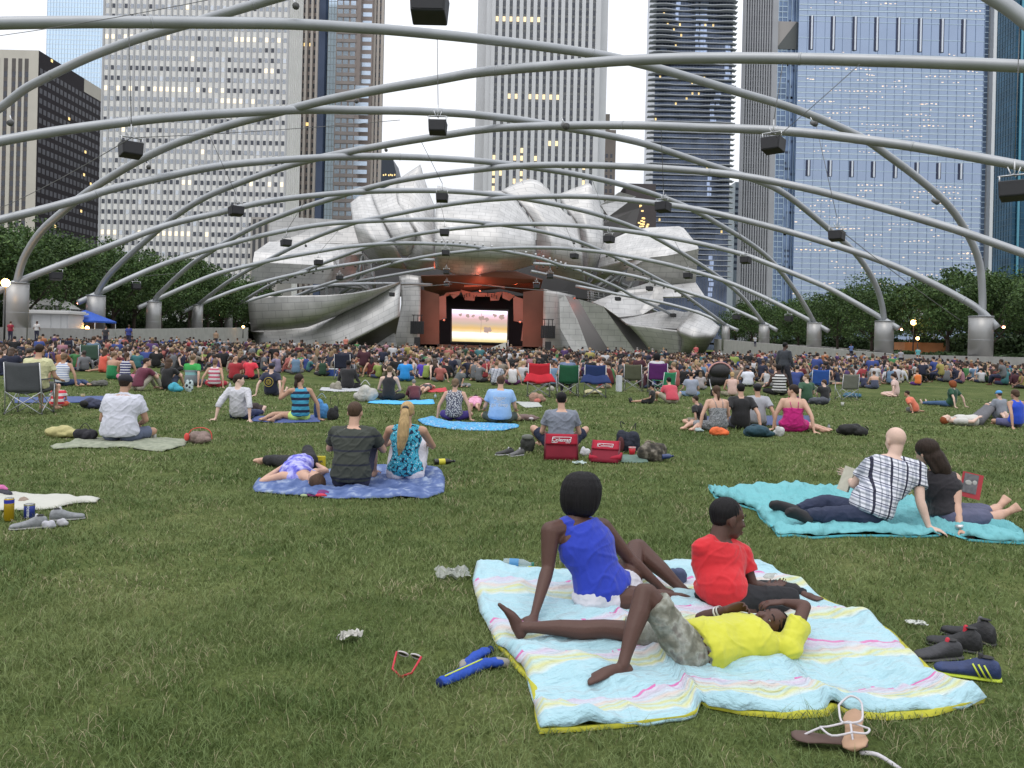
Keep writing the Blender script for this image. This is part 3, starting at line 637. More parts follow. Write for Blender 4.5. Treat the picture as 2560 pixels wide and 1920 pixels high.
# --- pale blue glass tower behind it
D = 760; x0, x1 = XW(117, 100, D), XW(252, 100, D)
e = empty('glass_tower', ((x0 + x1) / 2, D, 0), 'very pale blue glass tower rising behind the beige building at the left', 'tower'); W_ = (x1 - x0) / 2
B = BB(); B.box(-W_, W_, 0, 5, 0, 410); B.obj('glass_wall', mat('glass_pale_blue', (.56, .70, .84), .1, .85, .05, .04), e)
B = BB()
for z in np.arange(200, 410, 4.4): B.box(-W_, W_, -.12, -.01, z, z + .9)
B.obj('spandrels', mat('pale_blue_metal', (.62, .73, .82), .35, .6), e)
B = BB()
for x in np.linspace(-W_, W_, 19): B.box(x - .2, x + .2, -.3, -.01, 200, 410)
B.obj('mullions', mat('blue_grey_metal', (.50, .60, .70), .4, .6), e)

# --- wavy balcony tower
D = 480; x0, x1 = XW(1640, 100, D), XW(1832, 100, D); H = 262
e = empty('apartment_tower', ((x0 + x1) / 2, D, 0), 'dark blue glass tower wrapped in wavy white balcony slabs, right of the stage', 'tower'); W_ = (x1 - x0) / 2
B = BB(); B.box(-W_, W_, 0, 34, 0, H); B.obj('glass_wall', mat('aqua_glass', (.08, .10, .145), .1, .8, .55, .09), e)
sl_m = mat('balcony_concrete', (.40, .42, .46), .7, 0, .06, .1)
fl = 3.17; nfl = int(H / fl)
for f_ in range(14, nfl):
    z = f_ * fl; pts = []; kx = 42
    for i in range(kx + 1):
        x = -W_ - 4.0 + (2 * W_ + 6.4) * i / kx
        a = noise.noise(Vector((x * .075, z * .030, 3))); p_ = 1.3 + max(0, 2.2 * a + .9) * 1.4 + .5 * noise.noise(Vector((x * .2, z * .3, 7)))
        edge = min(i, kx - i); p_ = p_ if edge > 1 else p_ * .5
        dz = 0
        pts.append((x, -p_, z))
    V = pts + [(p[0], 3, z) for p in pts]; k = len(pts)
    V += [(x, y, zz - .42) for x, y, zz in V]; F = []
    for i in range(k - 1):
        F += [(i, i + 1, k + i + 1, k + i), (2 * k + i, 3 * k + i, 3 * k + i + 1, 2 * k + i + 1), (i, 2 * k + i, 2 * k + i + 1, i + 1)]
    F += [(0, k, 3 * k, 2 * k), (k - 1, 3 * k - 1, 4 * k - 1, 2 * k - 1)]
    nobj('balcony_slab', np.array(V), np.array(F), sl_m, e)
streak = []  # sky reflections on the glass, painted as light-blue quads
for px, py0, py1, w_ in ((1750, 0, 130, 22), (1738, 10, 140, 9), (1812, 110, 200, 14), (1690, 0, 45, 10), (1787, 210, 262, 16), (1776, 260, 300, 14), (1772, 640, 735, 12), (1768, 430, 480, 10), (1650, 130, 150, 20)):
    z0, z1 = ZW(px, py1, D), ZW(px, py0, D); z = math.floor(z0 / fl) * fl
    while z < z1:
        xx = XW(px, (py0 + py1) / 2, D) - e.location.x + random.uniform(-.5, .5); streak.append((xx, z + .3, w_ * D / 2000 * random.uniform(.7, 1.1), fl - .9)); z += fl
parts_split(e, 'reflection_streak', streak, mat('painted_reflection', (.40, .48, .66), .1, .95), -.03)
parts_split(e, 'window', [(random.uniform(-W_, W_ - 2), math.floor(random.uniform(15, 75)) * fl + .5, 1.0, 1.6) for _ in range(26)], mat('lit_amber', (1, .7, .3)), -.05)
mull = BB()
for x in np.arange(-W_, W_, 1.9): mull.box(x - .06, x + .06, -.09, -.035, 0, H)
mull.obj('mullions', mat('mullion', (.18, .19, .2)), e)

# --- low dark building between hood and balcony tower, parapet building
D = 430; e = empty('office_building', (XW(1540, 560, D), D, 0), 'low dark building with warm lights between the hood and the balcony tower', 'building'); ox = e.location.x
z0 = ZW(1570, 458, D); B = BB(); B.box(0, XW(1640, 560, D) - ox, 0, 40, 0, ZW(1600, 490, D)); B.box(XW(1566, 470, D) - ox, XW(1640, 470, D) - ox, .5, 40, ZW(1600, 490, D), z0)
B.obj('wall', mat('dark_brown', (.05, .04, .042), .6, 0, .2, .2), e)
parts_split(e, 'window', [(random.uniform(XW(1588, 520, D), XW(1618, 520, D)) - ox, random.uniform(ZW(1600, 580, D), ZW(1600, 500, D)), 1.3, .8) for _ in range(22)], mat('lit_amber', (1, .7, .3)), -.05)

# --- big blue glass tower (right)
D = 520; e = empty('glass_tower', (XW(2230, 350, D), D, 0), 'huge blue glass tower with white floor bands filling the right of the skyline', 'tower'); ox = e.location.x; H = 262
def xb(px): return XW(px, 350, D) - ox
x0, x1 = xb(1990), xb(2455)
gb = mat('blue_glass', (.30, .365, .48), .1, .95, .07, .05)
B = BB(); B.box(x0, x1, 0, 6, 0, H); B.obj('glass_wall', gb, e)
fh = 3.58; bands = (ZW(2230, 150, D), ZW(2230, 215, D) , ZW(2230, 60, D)); nz0, nz1 = ZW(2230, 125, D), ZW(2230, 48, D); mz0, mz1 = ZW(2230, 445, D), ZW(2230, 405, D)
B = BB(); B2 = BB()
for r_ in range(8, int(H / fh)):
    z = r_ * fh
    if nz0 - 2 < z < nz1 or mz0 - 1 < z < mz1:
        if r_ % 3 == 0: B2.box(x0, x1, -.2, -.012, z, z + .55)
        continue
    B.box(x0, x1, -.3, -.012, z, z + .62); B2.box(x0, x1, -.16, -.012, z + 1.05, z + 1.28)
B.obj('floor_bands', mat('white_blue_metal', (.50, .60, .68), .4, .5), e); B2.obj('thin_bands', mat('pale_metal', (.38, .48, .58), .4, .6), e)
B = BB()
for x in np.linspace(x0, x1, 22): B.box(x - .09, x + .09, -.32, -.011, 0, H)
B.obj('mullions', mat('blue_grey_dark', (.27, .34, .46), .4, .6), e)
for (za, zb, off) in ((nz0 - 1, nz1 + 1, .0), (mz0, mz1, 0)):
    for i in range(8):
        cx = x0 + (x1 - x0) * (.068 + .117 * i)
        B = BB(); B.box(cx - 1.5, cx + 1.5, -.36, -.02, za, zb); B.obj('louvre_slot', mat('louvre_dark', (.035, .045, .09), .4, .4), e)
        B = BB(); B.box(cx - .45, cx + .55, -1.2, -.37, za, zb); B.obj('fin', mat('pale_fin', (.62, .66, .72), .4, .4), e)
q = []
for _ in range(230):
    r_ = random.randint(10, int(H / fh) - 3); z = r_ * fh
    if mz0 - 4 < z < mz1 + 2 or nz0 - 4 < z < nz1 + 2: continue
    c_ = x0 + (x1 - x0) * random.random()
    for j in range(random.choice((1, 1, 2, 4, 6))):
        xx = c_ + j * 3.0 + random.uniform(-.3, .3)
        if xx < x1 - 3: q.append((xx, z + 1.6 + random.uniform(-.2, .5), random.uniform(.8, 1.6), random.choice((.3, .45, .6))))
parts_split(e, 'lit_window', q, mat('office_light', (1, .85, .7), .5, emit=(1, .72, .48), estr=.6), -.05)
# recessed corner and ribbed flank
xc0, xc1 = xb(1938), x0
B = BB(); B.box(xc0, xc1, 4, 8, 0, H); B.obj('corner_glass', mat('corner_glass', (.13, .18, .27), .15, .9, .4, .08), e)
B = BB()
for r_ in range(8, int(H / fh)):
    z = r_ * fh
    if not (ZW(1960, 118, D) < z < ZW(1960, 48, D)): B.box(xc0, xc0 + (xc1 - xc0) * .55, 3.7, 3.99, z, z + .55)
for t_ in (0, .12, .3, .55, .75, .97): x = xc0 + (xc1 - xc0) * t_; B.box(x - .18, x + .18, 3.5, 3.99, 0, H)
B.obj('corner_bands', mat('pale_metal', (.38, .48, .58)), e)
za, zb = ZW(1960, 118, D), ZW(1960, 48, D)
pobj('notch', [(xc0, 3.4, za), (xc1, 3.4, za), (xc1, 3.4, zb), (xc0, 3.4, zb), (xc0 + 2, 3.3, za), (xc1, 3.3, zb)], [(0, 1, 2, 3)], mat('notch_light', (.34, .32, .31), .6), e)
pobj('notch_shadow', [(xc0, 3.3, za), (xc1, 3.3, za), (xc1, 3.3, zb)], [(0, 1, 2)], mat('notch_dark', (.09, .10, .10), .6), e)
q = [(xc0 + (xc1 - xc0) * random.uniform(.55, .9), random.randint(10, 60) * fh + .8, random.uniform(.8, 2.2), 1.5, 3.8) for _ in range(55)]
parts_split(e, 'dark_window', q, mat('glass_navy', (.05, .065, .10)), 3.8)
xf0 = xb(1858)
fl_m = mat('flank_stone', (.34, .35, .375), .6, .1, .08, .1)
B = BB(); B.box(xf0, xc0, 1.5, 8, 0, H); B.obj('flank_wall', mat('flank_dark', (.14, .145, .165), .4, .3, .2, .1), e)
B = BB(); k = 13
for i in range(k + 1):
    x = xf0 + (xc0 - xf0) * i / k; B.box(x - .42, x + .42, .3, 1.49, 0, H)
B.box(xc0 - 3.2, xc0, .1, 1.48, 0, H); B.obj('flank_ribs', fl_m, e)
B = BB()
for r_ in range(8, int(H / fh)): B.box(xf0, xc0, 1.0, 1.47, r_ * fh, r_ * fh + .5)
B.obj('flank_bands', mat('flank_band', (.25,.255,.275), .5, .2), e)
# right end strips
B = BB(); B.box(x1 + .02, xb(2472), 3, 6, 0, H); B.obj('end_glass', mat('corner_glass', (.13, .18, .27)), e)
B = BB(); B.box(xb(2474), xb(2482), -2, 6, 0, H); B.obj('end_column', mat('end_column', (.56, .58, .60), .4, .3), e)
B = BB()
for r_ in range(8, int(H / fh)): B.box(x1 + .02, xb(2472), 2.7, 2.99, r_ * fh, r_ * fh + .5)
B.obj('end_bands', mat('pale_metal', (.38, .48, .58)), e)
# --- dark teal tower at the right edge
D = 545; x0, x1 = XW(2535, 300, D), XW(2800, 300, D)
e = empty('glass_tower', (x0, D, 0), 'dark teal glass tower cut by the right edge of the view', 'tower')
B = BB(); B.box(0, x1 - x0, 0, 22, 0, 270); B.obj('glass_wall', mat('teal_glass', (.028, .075, .12), .1, .85, .35, .08), e)
B = BB()
for z in np.arange(20, 270, 3.9): B.box(0, x1 - x0, -.14, -.01, z, z + .35)
for x in np.arange(0, x1 - x0, 3.0): B.box(x - .07, x + .07, -.2, -.01, 0, 270)
for z in np.arange(20, 270, 3.9): B.box(-.14, -.01, 0, 22, z, z + .35)
for y in np.arange(0, 22, 3.0): B.box(-.2, -.01, y - .07, y + .07, 0, 270)
B.obj('mullions', mat('teal_mullion', (.045, .10, .14), .4, .5), e)
B = BB(); B.box(3, 4.5, -1.2, -.21, 0, 270); B.obj('light_fin', mat('teal_fin', (.10, .28, .36), .3, .6), e)
# small building seen between tower flank and balcony tower
D = 600; e = empty('office_building', (XW(1835, 600, D), D, 0), 'pale striped office block low between the balcony tower and the blue tower', 'building')
B = BB(); B.box(0, 12, 0, 20, 0, ZW(1845, 455, D)); B.obj('wall', mat('pale_office', (.30, .35, .40), .6), e)
parts_split(e, 'window', [(.2, z, 11, 2.0) for z in np.arange(60, ZW(1845, 470, D), 4.6)], glass_d, -.05)
# --- brick-ribbed low extension right of the white tower (behind left wing)
D = 300; x0, x1 = XW(626, 600, D), XW(674, 600, D); e = empty('office_building', (x0, D, 0), 'low ribbed block at the foot of the white tower, behind the left wing', 'building')
B = BB(); B.box(0, x1 - x0 + 3, 0, 20, 0, ZW(650, 543, D)); B.obj('wall', mat('warm_stone', (.33, .31, .29), .7), e)
B = BB()
for i in range(4): B.box(.8 + i * 2.2, 1.9 + i * 2.2, -.1, -.01, 0, ZW(650, 548, D))
B.obj('window_strips', str_d, e)
# ================================================================ the stage pavilion
stl = mat('brushed_steel', (.60, .595, .58), .55, .78); n = N(stl); b = n.nodes['Principled BSDF']
tc2 = n.nodes.new('ShaderNodeUVMap'); br = n.nodes.new('ShaderNodeTexBrick')
br.inputs['Scale'].default_value = 1; br.inputs['Brick Width'].default_value = 2.6; br.inputs['Row Height'].default_value = 1.15; br.inputs['Mortar Size'].default_value = .045
br.inputs['Color1'].default_value = (.54, .535, .525, 1); br.inputs['Color2'].default_value = (.49, .485, .475, 1); br.inputs['Mortar'].default_value = (.33, .33, .33, 1)
n.links.new(tc2.outputs[0], br.inputs['Vector'])
ns = n.nodes.new('ShaderNodeTexNoise'); ns.inputs['Scale'].default_value = .35; ns.inputs['Detail'].default_value = 6; n.links.new(tc2.outputs[0], ns.inputs['Vector'])
rr = ramp(n, [(.3, (.82, .82, .82)), (.7, (1.08, 1.08, 1.08))]); n.links.new(ns.outputs['Fac'], rr.inputs[0])
mm = n.nodes.new('ShaderNodeMix'); mm.data_type = 'RGBA'; mm.blend_type = 'MULTIPLY'; mm.inputs[0].default_value = 1
n.links.new(br.outputs['Color'], mm.inputs[6]); n.links.new(rr.outputs[0], mm.inputs[7]); n.links.new(mm.outputs[2], b.inputs['Base Color'])
bp = n.nodes.new('ShaderNodeBump'); bp.inputs['Strength'].default_value = .06; bp.inputs['Distance'].default_value = .05; n.links.new(ns.outputs['Fac'], bp.inputs['Height']); n.links.new(bp.outputs[0], b.inputs['Normal'])
pav = empty('concert_pavilion', P(1200, 868, 172), 'curling stainless steel concert pavilion with red-lit stage behind the crowd', 'pavilion'); PO = pav.location.copy()
def sheet(name, rows, nu=14, nv=5, thick=.35, label=None, m=None, curve=True, uvs=1.0):
    """a metal skin lofted through rows of (px, py, depth) points"""
    R = []
    for r in rows:
        pts = [P(*p) for p in r]; R.append(resample(pts, nu))
    if curve and len(R) > 2: cols = [spline([R[i][j] for i in range(len(R))], nv) for j in range(nu)]
    else: cols = [[R[i][j] for i in range(len(R))] for j in range(nu)]
    k = len(cols[0]); bm = bmesh.new(); uv = bm.loops.layers.uv.new('UVMap')
    vs = [[bm.verts.new(c[i] - PO) for i in range(k)] for c in cols]
    us = np.cumsum([0] + [(cols[j + 1][k // 2] - cols[j][k // 2]).length for j in range(nu - 1)]); vv = np.cumsum([0] + [(cols[nu // 2][i + 1] - cols[nu // 2][i]).length for i in range(k - 1)])
    for j in range(nu - 1):
        for i in range(k - 1):
            try: f = bm.faces.new((vs[j][i], vs[j][i + 1], vs[j + 1][i + 1], vs[j + 1][i]))
            except ValueError: continue
            f.smooth = curve
            for l, (a, c_) in zip(f.loops, ((us[j], vv[i]), (us[j], vv[i + 1]), (us[j + 1], vv[i + 1]), (us[j + 1], vv[i]))): l[uv].uv = (a * uvs, -c_ * uvs)
    me = bpy.data.meshes.new(name); bm.to_mesh(me); bm.free(); o = mesh_obj(name, me, m or stl, pav)
    # outward = towards the viewer
    nrm = sum((p.normal for p in me.polygons), Vector());
    if nrm.y > 0: me.flip_normals()
    s = o.modifiers.new('s', 'SOLIDIFY'); s.thickness = thick; s.offset = -1
    if label: o['label'] = label
    return o
def flat(name, pts, D=None, m=None, thick=.3, label=None, parent=None):
    P3 = [P(p[0], p[1], p[2] if len(p) > 2 else D) for p in pts]
    bm = bmesh.new(); vs = [bm.verts.new(p - PO) for p in P3]; f = bm.faces.new(vs)
    uv = bm.loops.layers.uv.new('UVMap')
    for l, p in zip(f.loops, P3): l[uv].uv = (p.x, p.z)
    if f.normal.y > 0 or True:
        bm.normal_update()
        if f.normal.y > 0: bmesh.ops.reverse_faces(bm, faces=[f])
    me = bpy.data.meshes.new(name); bm.to_mesh(me); bm.free(); o = mesh_obj(name, me, m or stl, parent or pav)
    s = o.modifiers.new('s', 'SOLIDIFY'); s.thickness = thick; s.offset = -1
    if label: o['label'] = label
    return o
# ---- hood
sheet('hood_panel', [[(1094, 464, 178), (1120, 470, 178), (1150, 475, 178), (1200, 477, 177), (1250, 476, 176), (1286, 497, 175), (1311, 527, 174), (1332, 560, 173)],
                     [(1090, 510, 172), (1150, 512, 171), (1200, 515, 171), (1250, 520, 171), (1290, 545, 171), (1315, 565, 171), (1338, 580, 171)],
                     [(1087, 552, 168), (1160, 556, 167), (1250, 562, 167), (1338, 590, 169)],
                     [(1087, 600, 166), (1160, 604, 165), (1250, 608, 165), (1339, 614, 168)],
                     [(1087, 640, 167), (1160, 645, 166), (1250, 650, 166), (1338, 640, 169)],
                     [(1088, 671, 171), (1139, 686, 171), (1190, 688, 171), (1235, 677, 171), (1283, 677, 172), (1334, 662, 173)]], 24, 5, label='central bulging hood panel above the screen')
sheet('hood_panel', [[(1252, 477, 179), (1283, 460, 179), (1322, 446, 179), (1346, 451, 179), (1372, 472, 178), (1387, 500, 178), (1409, 529, 177), (1432, 545, 177), (1447, 563, 177)],
                     [(1290, 498, 176), (1330, 505, 175), (1370, 525, 175), (1400, 545, 175), (1450, 585, 175)],
                     [(1336, 560, 174), (1370, 572, 172), (1400, 580, 173), (1452, 606, 174)],
                     [(1341, 600, 174), (1380, 606, 171), (1420, 612, 172), (1456, 630, 173)],
                     [(1340, 640, 175), (1380, 648, 172), (1420, 655, 173), (1458, 662, 174)],
                     [(1336, 672, 178), (1380, 690, 177), (1420, 700, 177), (1464, 704, 178)]], 20, 5, label='peaked hood lobe right of the centre')
sheet('hood_panel', [[(1395, 486, 182), (1435, 470, 182), (1473, 456, 181), (1485, 472, 181), (1498, 507, 181)],
                     [(1412, 520, 179), (1450, 512, 178), (1480, 515, 178), (1508, 545, 179)],
                     [(1440, 556, 177), (1465, 560, 175), (1490, 565, 176), (1508, 580, 177)],
                     [(1452, 600, 177), (1470, 606, 174), (1490, 606, 174), (1508, 608, 176)],
                     [(1456, 650, 177), (1470, 655, 175), (1485, 655, 175), (1495, 652, 176)],
                     [(1460, 704, 181), (1465, 704, 180), (1468, 703, 180), (1472, 696, 180)]], 14, 5, label='sail-shaped hood panel at the right end of the hood')
sheet('hood_panel', [[(1003, 443, 184), (1052, 410, 184), (1057, 434, 184), (1066, 462, 183), (1079, 497, 181), (1087, 515, 180)],
                     [(990, 470, 181), (1030, 475, 180), (1060, 510, 178), (1087, 545, 177)],
                     [(1000, 525, 177), (1030, 545, 174), (1060, 570, 173), (1087, 585, 173)],
                     [(1036, 580, 174), (1055, 600, 171), (1087, 612, 171)],
                     [(1030, 625, 174), (1055, 640, 172), (1087, 645, 172)],
                     [(1000, 668, 179), (1040, 676, 177), (1088, 674, 176)]], 14, 5, label='grey pointed hood panel with a tall peak left of the centre')
sheet('hood_panel', [[(927, 484, 182), (971, 466, 183), (1003, 442, 184)],
                     [(945, 530, 177), (975, 520, 177), (1010, 510, 178)],
                     [(960, 562, 174), (995, 556, 173), (1030, 560, 174)],
                     [(985, 612, 173), (1010, 605, 172), (1040, 585, 173)],
                     [(1000, 640, 175), (1020, 640, 174), (1036, 630, 175)]], 10, 5, label='bright diagonal hood band left of the centre')
sheet('hood_panel', [[(876, 507, 181), (895, 491, 181), (927, 484, 182)],
                     [(878, 529, 178), (905, 525, 177), (945, 530, 177)],
                     [(884, 564, 175), (915, 568, 172), (962, 566, 173)],
                     [(892, 592, 175), (930, 602, 171), (985, 612, 172)],
                     [(900, 611, 177), (940, 630, 173), (1000, 640, 174)],
                     [(924, 649, 181), (960, 668, 179), (1015, 673, 178)]], 12, 5, label='rounded bright lobe at the left end of the hood')
# ---- upper wings
flat('wing_panel', [(674, 541, 188), (790, 546, 188), (880, 552, 188), (897, 609, 186), (672, 607, 188)], label='flat dark grey upper left wing panel')
sheet('wing_panel', [[(673, 604, 176), (760, 607, 176), (840, 610, 177), (896, 607, 180)],
                     [(636, 630, 170), (740, 637, 170), (840, 640, 172), (906, 635, 178)],
                     [(632, 655, 168), (740, 660, 168), (830, 665, 170), (897, 665, 178)],
                     [(625, 706, 169), (740, 709, 169), (820, 711, 171), (876, 711, 177)]], 16, 4, curve=False, label='broad pale left wing panel')
flat('wing_panel', [(908, 632, 182), (930, 659, 182), (934, 709, 182), (873, 709, 182)], label='small grey panel between left wing and hood')
sheet('wing_panel', [[(1507, 609, 180), (1540, 593, 180), (1575, 578, 180), (1614, 569, 180), (1705, 565, 178), (1733, 599, 172), (1746, 618, 168)],
                     [(1500, 645, 178), (1530, 635, 176), (1575, 628, 174), (1620, 622, 172), (1690, 612, 171), (1746, 620, 167)],
                     [(1495, 668, 178), (1530, 660, 176), (1570, 650, 173), (1628, 643, 170), (1670, 639, 169), (1746, 622, 166)]], 18, 4, curve=False, label='broad pale right wing panel')
sheet('wing_panel', [[(1495, 668, 178), (1560, 652, 174), (1628, 643, 170)], [(1490, 690, 180), (1540, 682, 178), (1588, 662, 172)], [(1470, 715, 186), (1500, 705, 184), (1569, 672, 176)]], 10, 4, label='rolled lower edge of the right wing')
flat('wing_panel', [(1746, 622, 166), (1670, 639, 169), (1628, 643, 170), (1569, 672, 173), (1564, 703, 174.5), (1595, 701, 173.5), (1661, 714, 172), (1739, 706, 169)], label='shaded grey folded face of the right wing')
flat('wing_panel', [(1739, 706, 166), (1762, 740, 160), (1657, 742, 162), (1658, 715, 168)], label='small pale lower flap of the right wing')
flat('wing_panel', [(1501, 513, 190), (1549, 480, 192), (1590, 491, 196), (1522, 541, 190)], label='slanted pale roof slab right of the hood')
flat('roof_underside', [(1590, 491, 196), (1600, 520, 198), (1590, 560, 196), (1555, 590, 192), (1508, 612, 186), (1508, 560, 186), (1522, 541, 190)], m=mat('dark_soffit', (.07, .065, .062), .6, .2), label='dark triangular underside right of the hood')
# ---- lower left
sheet('wing_wall', [[(619, 742, 156.6), (731, 739, 156.6), (813, 738, 157), (892, 732, 158.5), (945, 722, 161), (1001, 705, 165)],
                    [(621, 770, 156.6), (731, 766, 156.6), (813, 762, 157), (880, 752, 158.6), (940, 736, 161.2), (1001, 706, 165)],
                    [(624, 800, 156.9), (731, 796, 156.9), (800, 790, 157.4), (860, 772, 159), (925, 748, 161.6), (1001, 707, 165)],
                    [(627, 818, 157.8), (715, 815, 157.8), (785, 806, 158.6), (850, 783, 160.4), (915, 755, 162.5), (1001, 707.5, 165)],
                    [(628, 827, 160), (700, 825, 160), (766, 819, 161), (845, 789, 163), (908, 759, 164), (1001, 708, 165.4)]], 24, 5, label='long curled lower left metal wall')
sheet('wing_wall', [[(626, 824, 161), (700, 822, 161.5), (766, 818, 162), (845, 788, 163), (920, 750, 164), (1001, 706, 165.4)],
                    [(634, 845, 160.4), (700, 850, 161), (766, 842, 161.2), (830, 828, 160.4), (920, 790, 161.6), (1000, 748, 164)],
                    [(645, 878, 159.6), (720, 878, 160), (790, 876, 160.4), (845, 868, 159.6), (935, 824, 160.8), (999, 791, 163.4)]], 24, 5, label='folded pale lower left metal wall')
flat('wing_underside', [(999, 791, 164), (873, 861, 163), (860, 880, 164), (925, 880, 171), (990, 834, 172)], m=mat('shaded_steel', (.16, .155, .15), .5, .6), label='shaded underside of the lower left wall')  # darker copy of the steel: shade of underside and slots put into the colour
flat('wing_panel', [(925, 868, 170), (986, 832, 171), (995, 880, 170), (915, 880, 170)], label='small pale triangle beside the left stage pillar')
# ---- pillars by the stage
sheet('stage_pillar', [[(997, 690, 175), (1020, 686, 174), (1052, 690, 174)], [(1003, 760, 174), (1025, 760, 173), (1051, 760, 173)], [(986, 838, 174), (1020, 838, 173), (1049, 838, 173)], [(994, 885, 174), (1020, 885, 173), (1048, 885, 173)]], 8, 4, label='left stage pillar')
sheet('stage_pillar', [[(1359, 722, 173), (1400, 730, 173), (1440, 740, 175)], [(1358, 780, 173), (1396, 780, 173), (1420, 790, 176)], [(1356, 885, 173), (1400, 885, 173), (1436, 885, 176)]], 8, 4, label='right stage pillar')
# ---- lower right strips
flat('wing_strip', [(1398, 748, 165), (1413, 738, 165), (1444, 800, 164.6), (1474, 882, 164), (1434, 882, 164), (1401, 822, 164.6)], label='bright slanted strip right of the stage')
flat('wing_strip', [(1413, 738, 170), (1446, 749, 170), (1529, 882, 167), (1472, 882, 166)], m=mat('shaded_steel', (.16, .155, .15)), label='dark slanted slot with a red-lit top')
flat('wing_strip', [(1446, 748, 162.2), (1508, 766, 162.2), (1560, 838, 162.9), (1592, 884, 163.6), (1527, 884, 163.6), (1480, 808, 162.8)], label='broad grey slanted strip')
flat('wing_strip', [(1508, 766, 169), (1568, 810, 168), (1600, 842, 167), (1633, 884, 166), (1590, 884, 165)], m=mat('shaded_steel', (.16, .155, .15)), label='second dark slanted slot')
sheet('wing_wall', [[(1568, 810, 161.6), (1606, 814, 161.2), (1640, 819, 160.8), (1706, 828, 160)], [(1600, 845, 162), (1640, 848, 161.4), (1704, 856, 160.3)], [(1630, 886, 162.6), (1660, 887, 161.9), (1701, 888, 160.8)]], 10, 4, label='plain grey lower right wall')
flat('wing_panel', [(1480, 755, 170), (1552, 728, 172), (1625, 706, 172), (1658, 717, 172), (1658, 755, 170), (1607, 786, 168), (1547, 793, 166), (1509, 766, 167)], label='pale kite-shaped lower right panel')
sheet('wing_panel', [[(1547, 793, 168), (1607, 787, 168), (1675, 773, 168), (1715, 781, 167), (1739, 774, 166)],
                     [(1555, 800, 165), (1607, 800, 165), (1670, 795, 165), (1715, 800, 164)], [(1570, 811, 163), (1620, 817, 162), (1692, 822, 161)]], 14, 5, curve=False, label='curved mid-grey lower right band')
sheet('wing_panel', [[(1739, 774, 164), (1752, 778, 163), (1800, 817, 160)], [(1715, 796, 160), (1745, 808, 157), (1794, 830, 157)], [(1692, 822, 158), (1735, 840, 155), (1786, 843, 156)],
                     [(1704, 850, 158), (1735, 860, 156), (1776, 858, 158)], [(1700, 886, 160), (1735, 888, 160), (1760, 886, 161)]], 10, 5, label='bright curled end of the lower right wing')
# ---- dark structure behind the wings, trusses, lower deck
dkm = mat('backstage_dark', (.055, .055, .055), .8)
flat('back_wall', [(895, 600, 196), (1500, 600, 196), (1600, 700, 196), (1580, 760, 190), (1480, 760, 190), (1400, 740, 188), (1000, 740, 188), (900, 735, 188), (800, 740, 190), (800, 712, 192)], m=dkm)
trm = mat('truss_steel', (.28, .29, .29), .45, .6)
for a, b_ in (((895, 700, 178), (905, 640, 178)), ((905, 640, 178), (912, 715, 180)), ((880, 700, 178), (925, 728, 178)), ((925, 728, 178), (890, 680, 180)), ((930, 660, 180), (936, 720, 180)), ((820, 712, 178), (905, 720, 178)), ((850, 735, 178), (915, 690, 178)), ((870, 735, 178), (930, 700, 180)),
              ((1480, 740, 180), (1560, 680, 178)), ((1470, 735, 180), (1530, 690, 178)), ((1560, 680, 178), (1540, 730, 180)), ((1530, 700, 180), (1600, 730, 180)), ((1590, 690, 176), (1565, 735, 176)), ((1480, 760, 178), (1480, 720, 180))):
    bm = bmesh.new(); tube(bm, [P(*a) - PO, P(*b_) - PO], .42, 6); bobj('truss', bm, trm, pav)
for i in range(7):
    x = 812 + i * 17; flat('fin_screen', [(x, 712, 179), (x + 7, 712, 179), (x + 9, 742, 178), (x + 2, 742, 178)], m=mat('pale_screen', (.45, .46, .47), .5, .4), thick=.2)
bm = bmesh.new()
for i in range(5): tube(bm, [P(1468, 728 + i * 6, 178) - PO, P(1512, 734 + i * 6, 178) - PO], .12, 5)
for i in range(4): tube(bm, [P(1470 + i * 13, 728, 178) - PO, P(1472 + i * 13, 758, 178) - PO], .12, 5)
bobj('railing', bm, trm, pav)
# ---- stage box
wood = mat('stage_wood', (.19, .07, .045), .6, 0, .15, .3)
redw = mat('stage_shell', (.62, .28, .22), .6, 0, .06, .4)
flat('stage_wall', [(1048, 722, 176), (1098, 736, 176), (1098, 885, 176), (1046, 885, 176)], m=wood, label='brown left side wall of the stage')
flat('stage_wall', [(1308, 730, 176), (1359, 722, 176), (1357, 885, 176), (1306, 885, 176)], m=wood, label='brown right side wall of the stage')
flat('stage_back', [(1060, 690, 192), (1345, 690, 192), (1345, 880, 192), (1060, 880, 192)], m=mat('stage_black', (.02, .015, .02), .8))
flat('stage_deck', [(1048, 860, 176), (1358, 868, 176), (1358, 888, 176), (1048, 886, 176)], m=mat('deck_wood', (.16, .07, .045), .7), thick=12)
flat('stage_ceiling', [(1052, 690, 176), (1140, 688, 173), (1190, 690, 173), (1235, 680, 173), (1290, 680, 174), (1357, 700, 176), (1345, 742, 186), (1250, 722, 188), (1150, 722, 188), (1065, 742, 186)], m=mat('ceiling_red', (.22, .11, .09), .6), thick=.2)
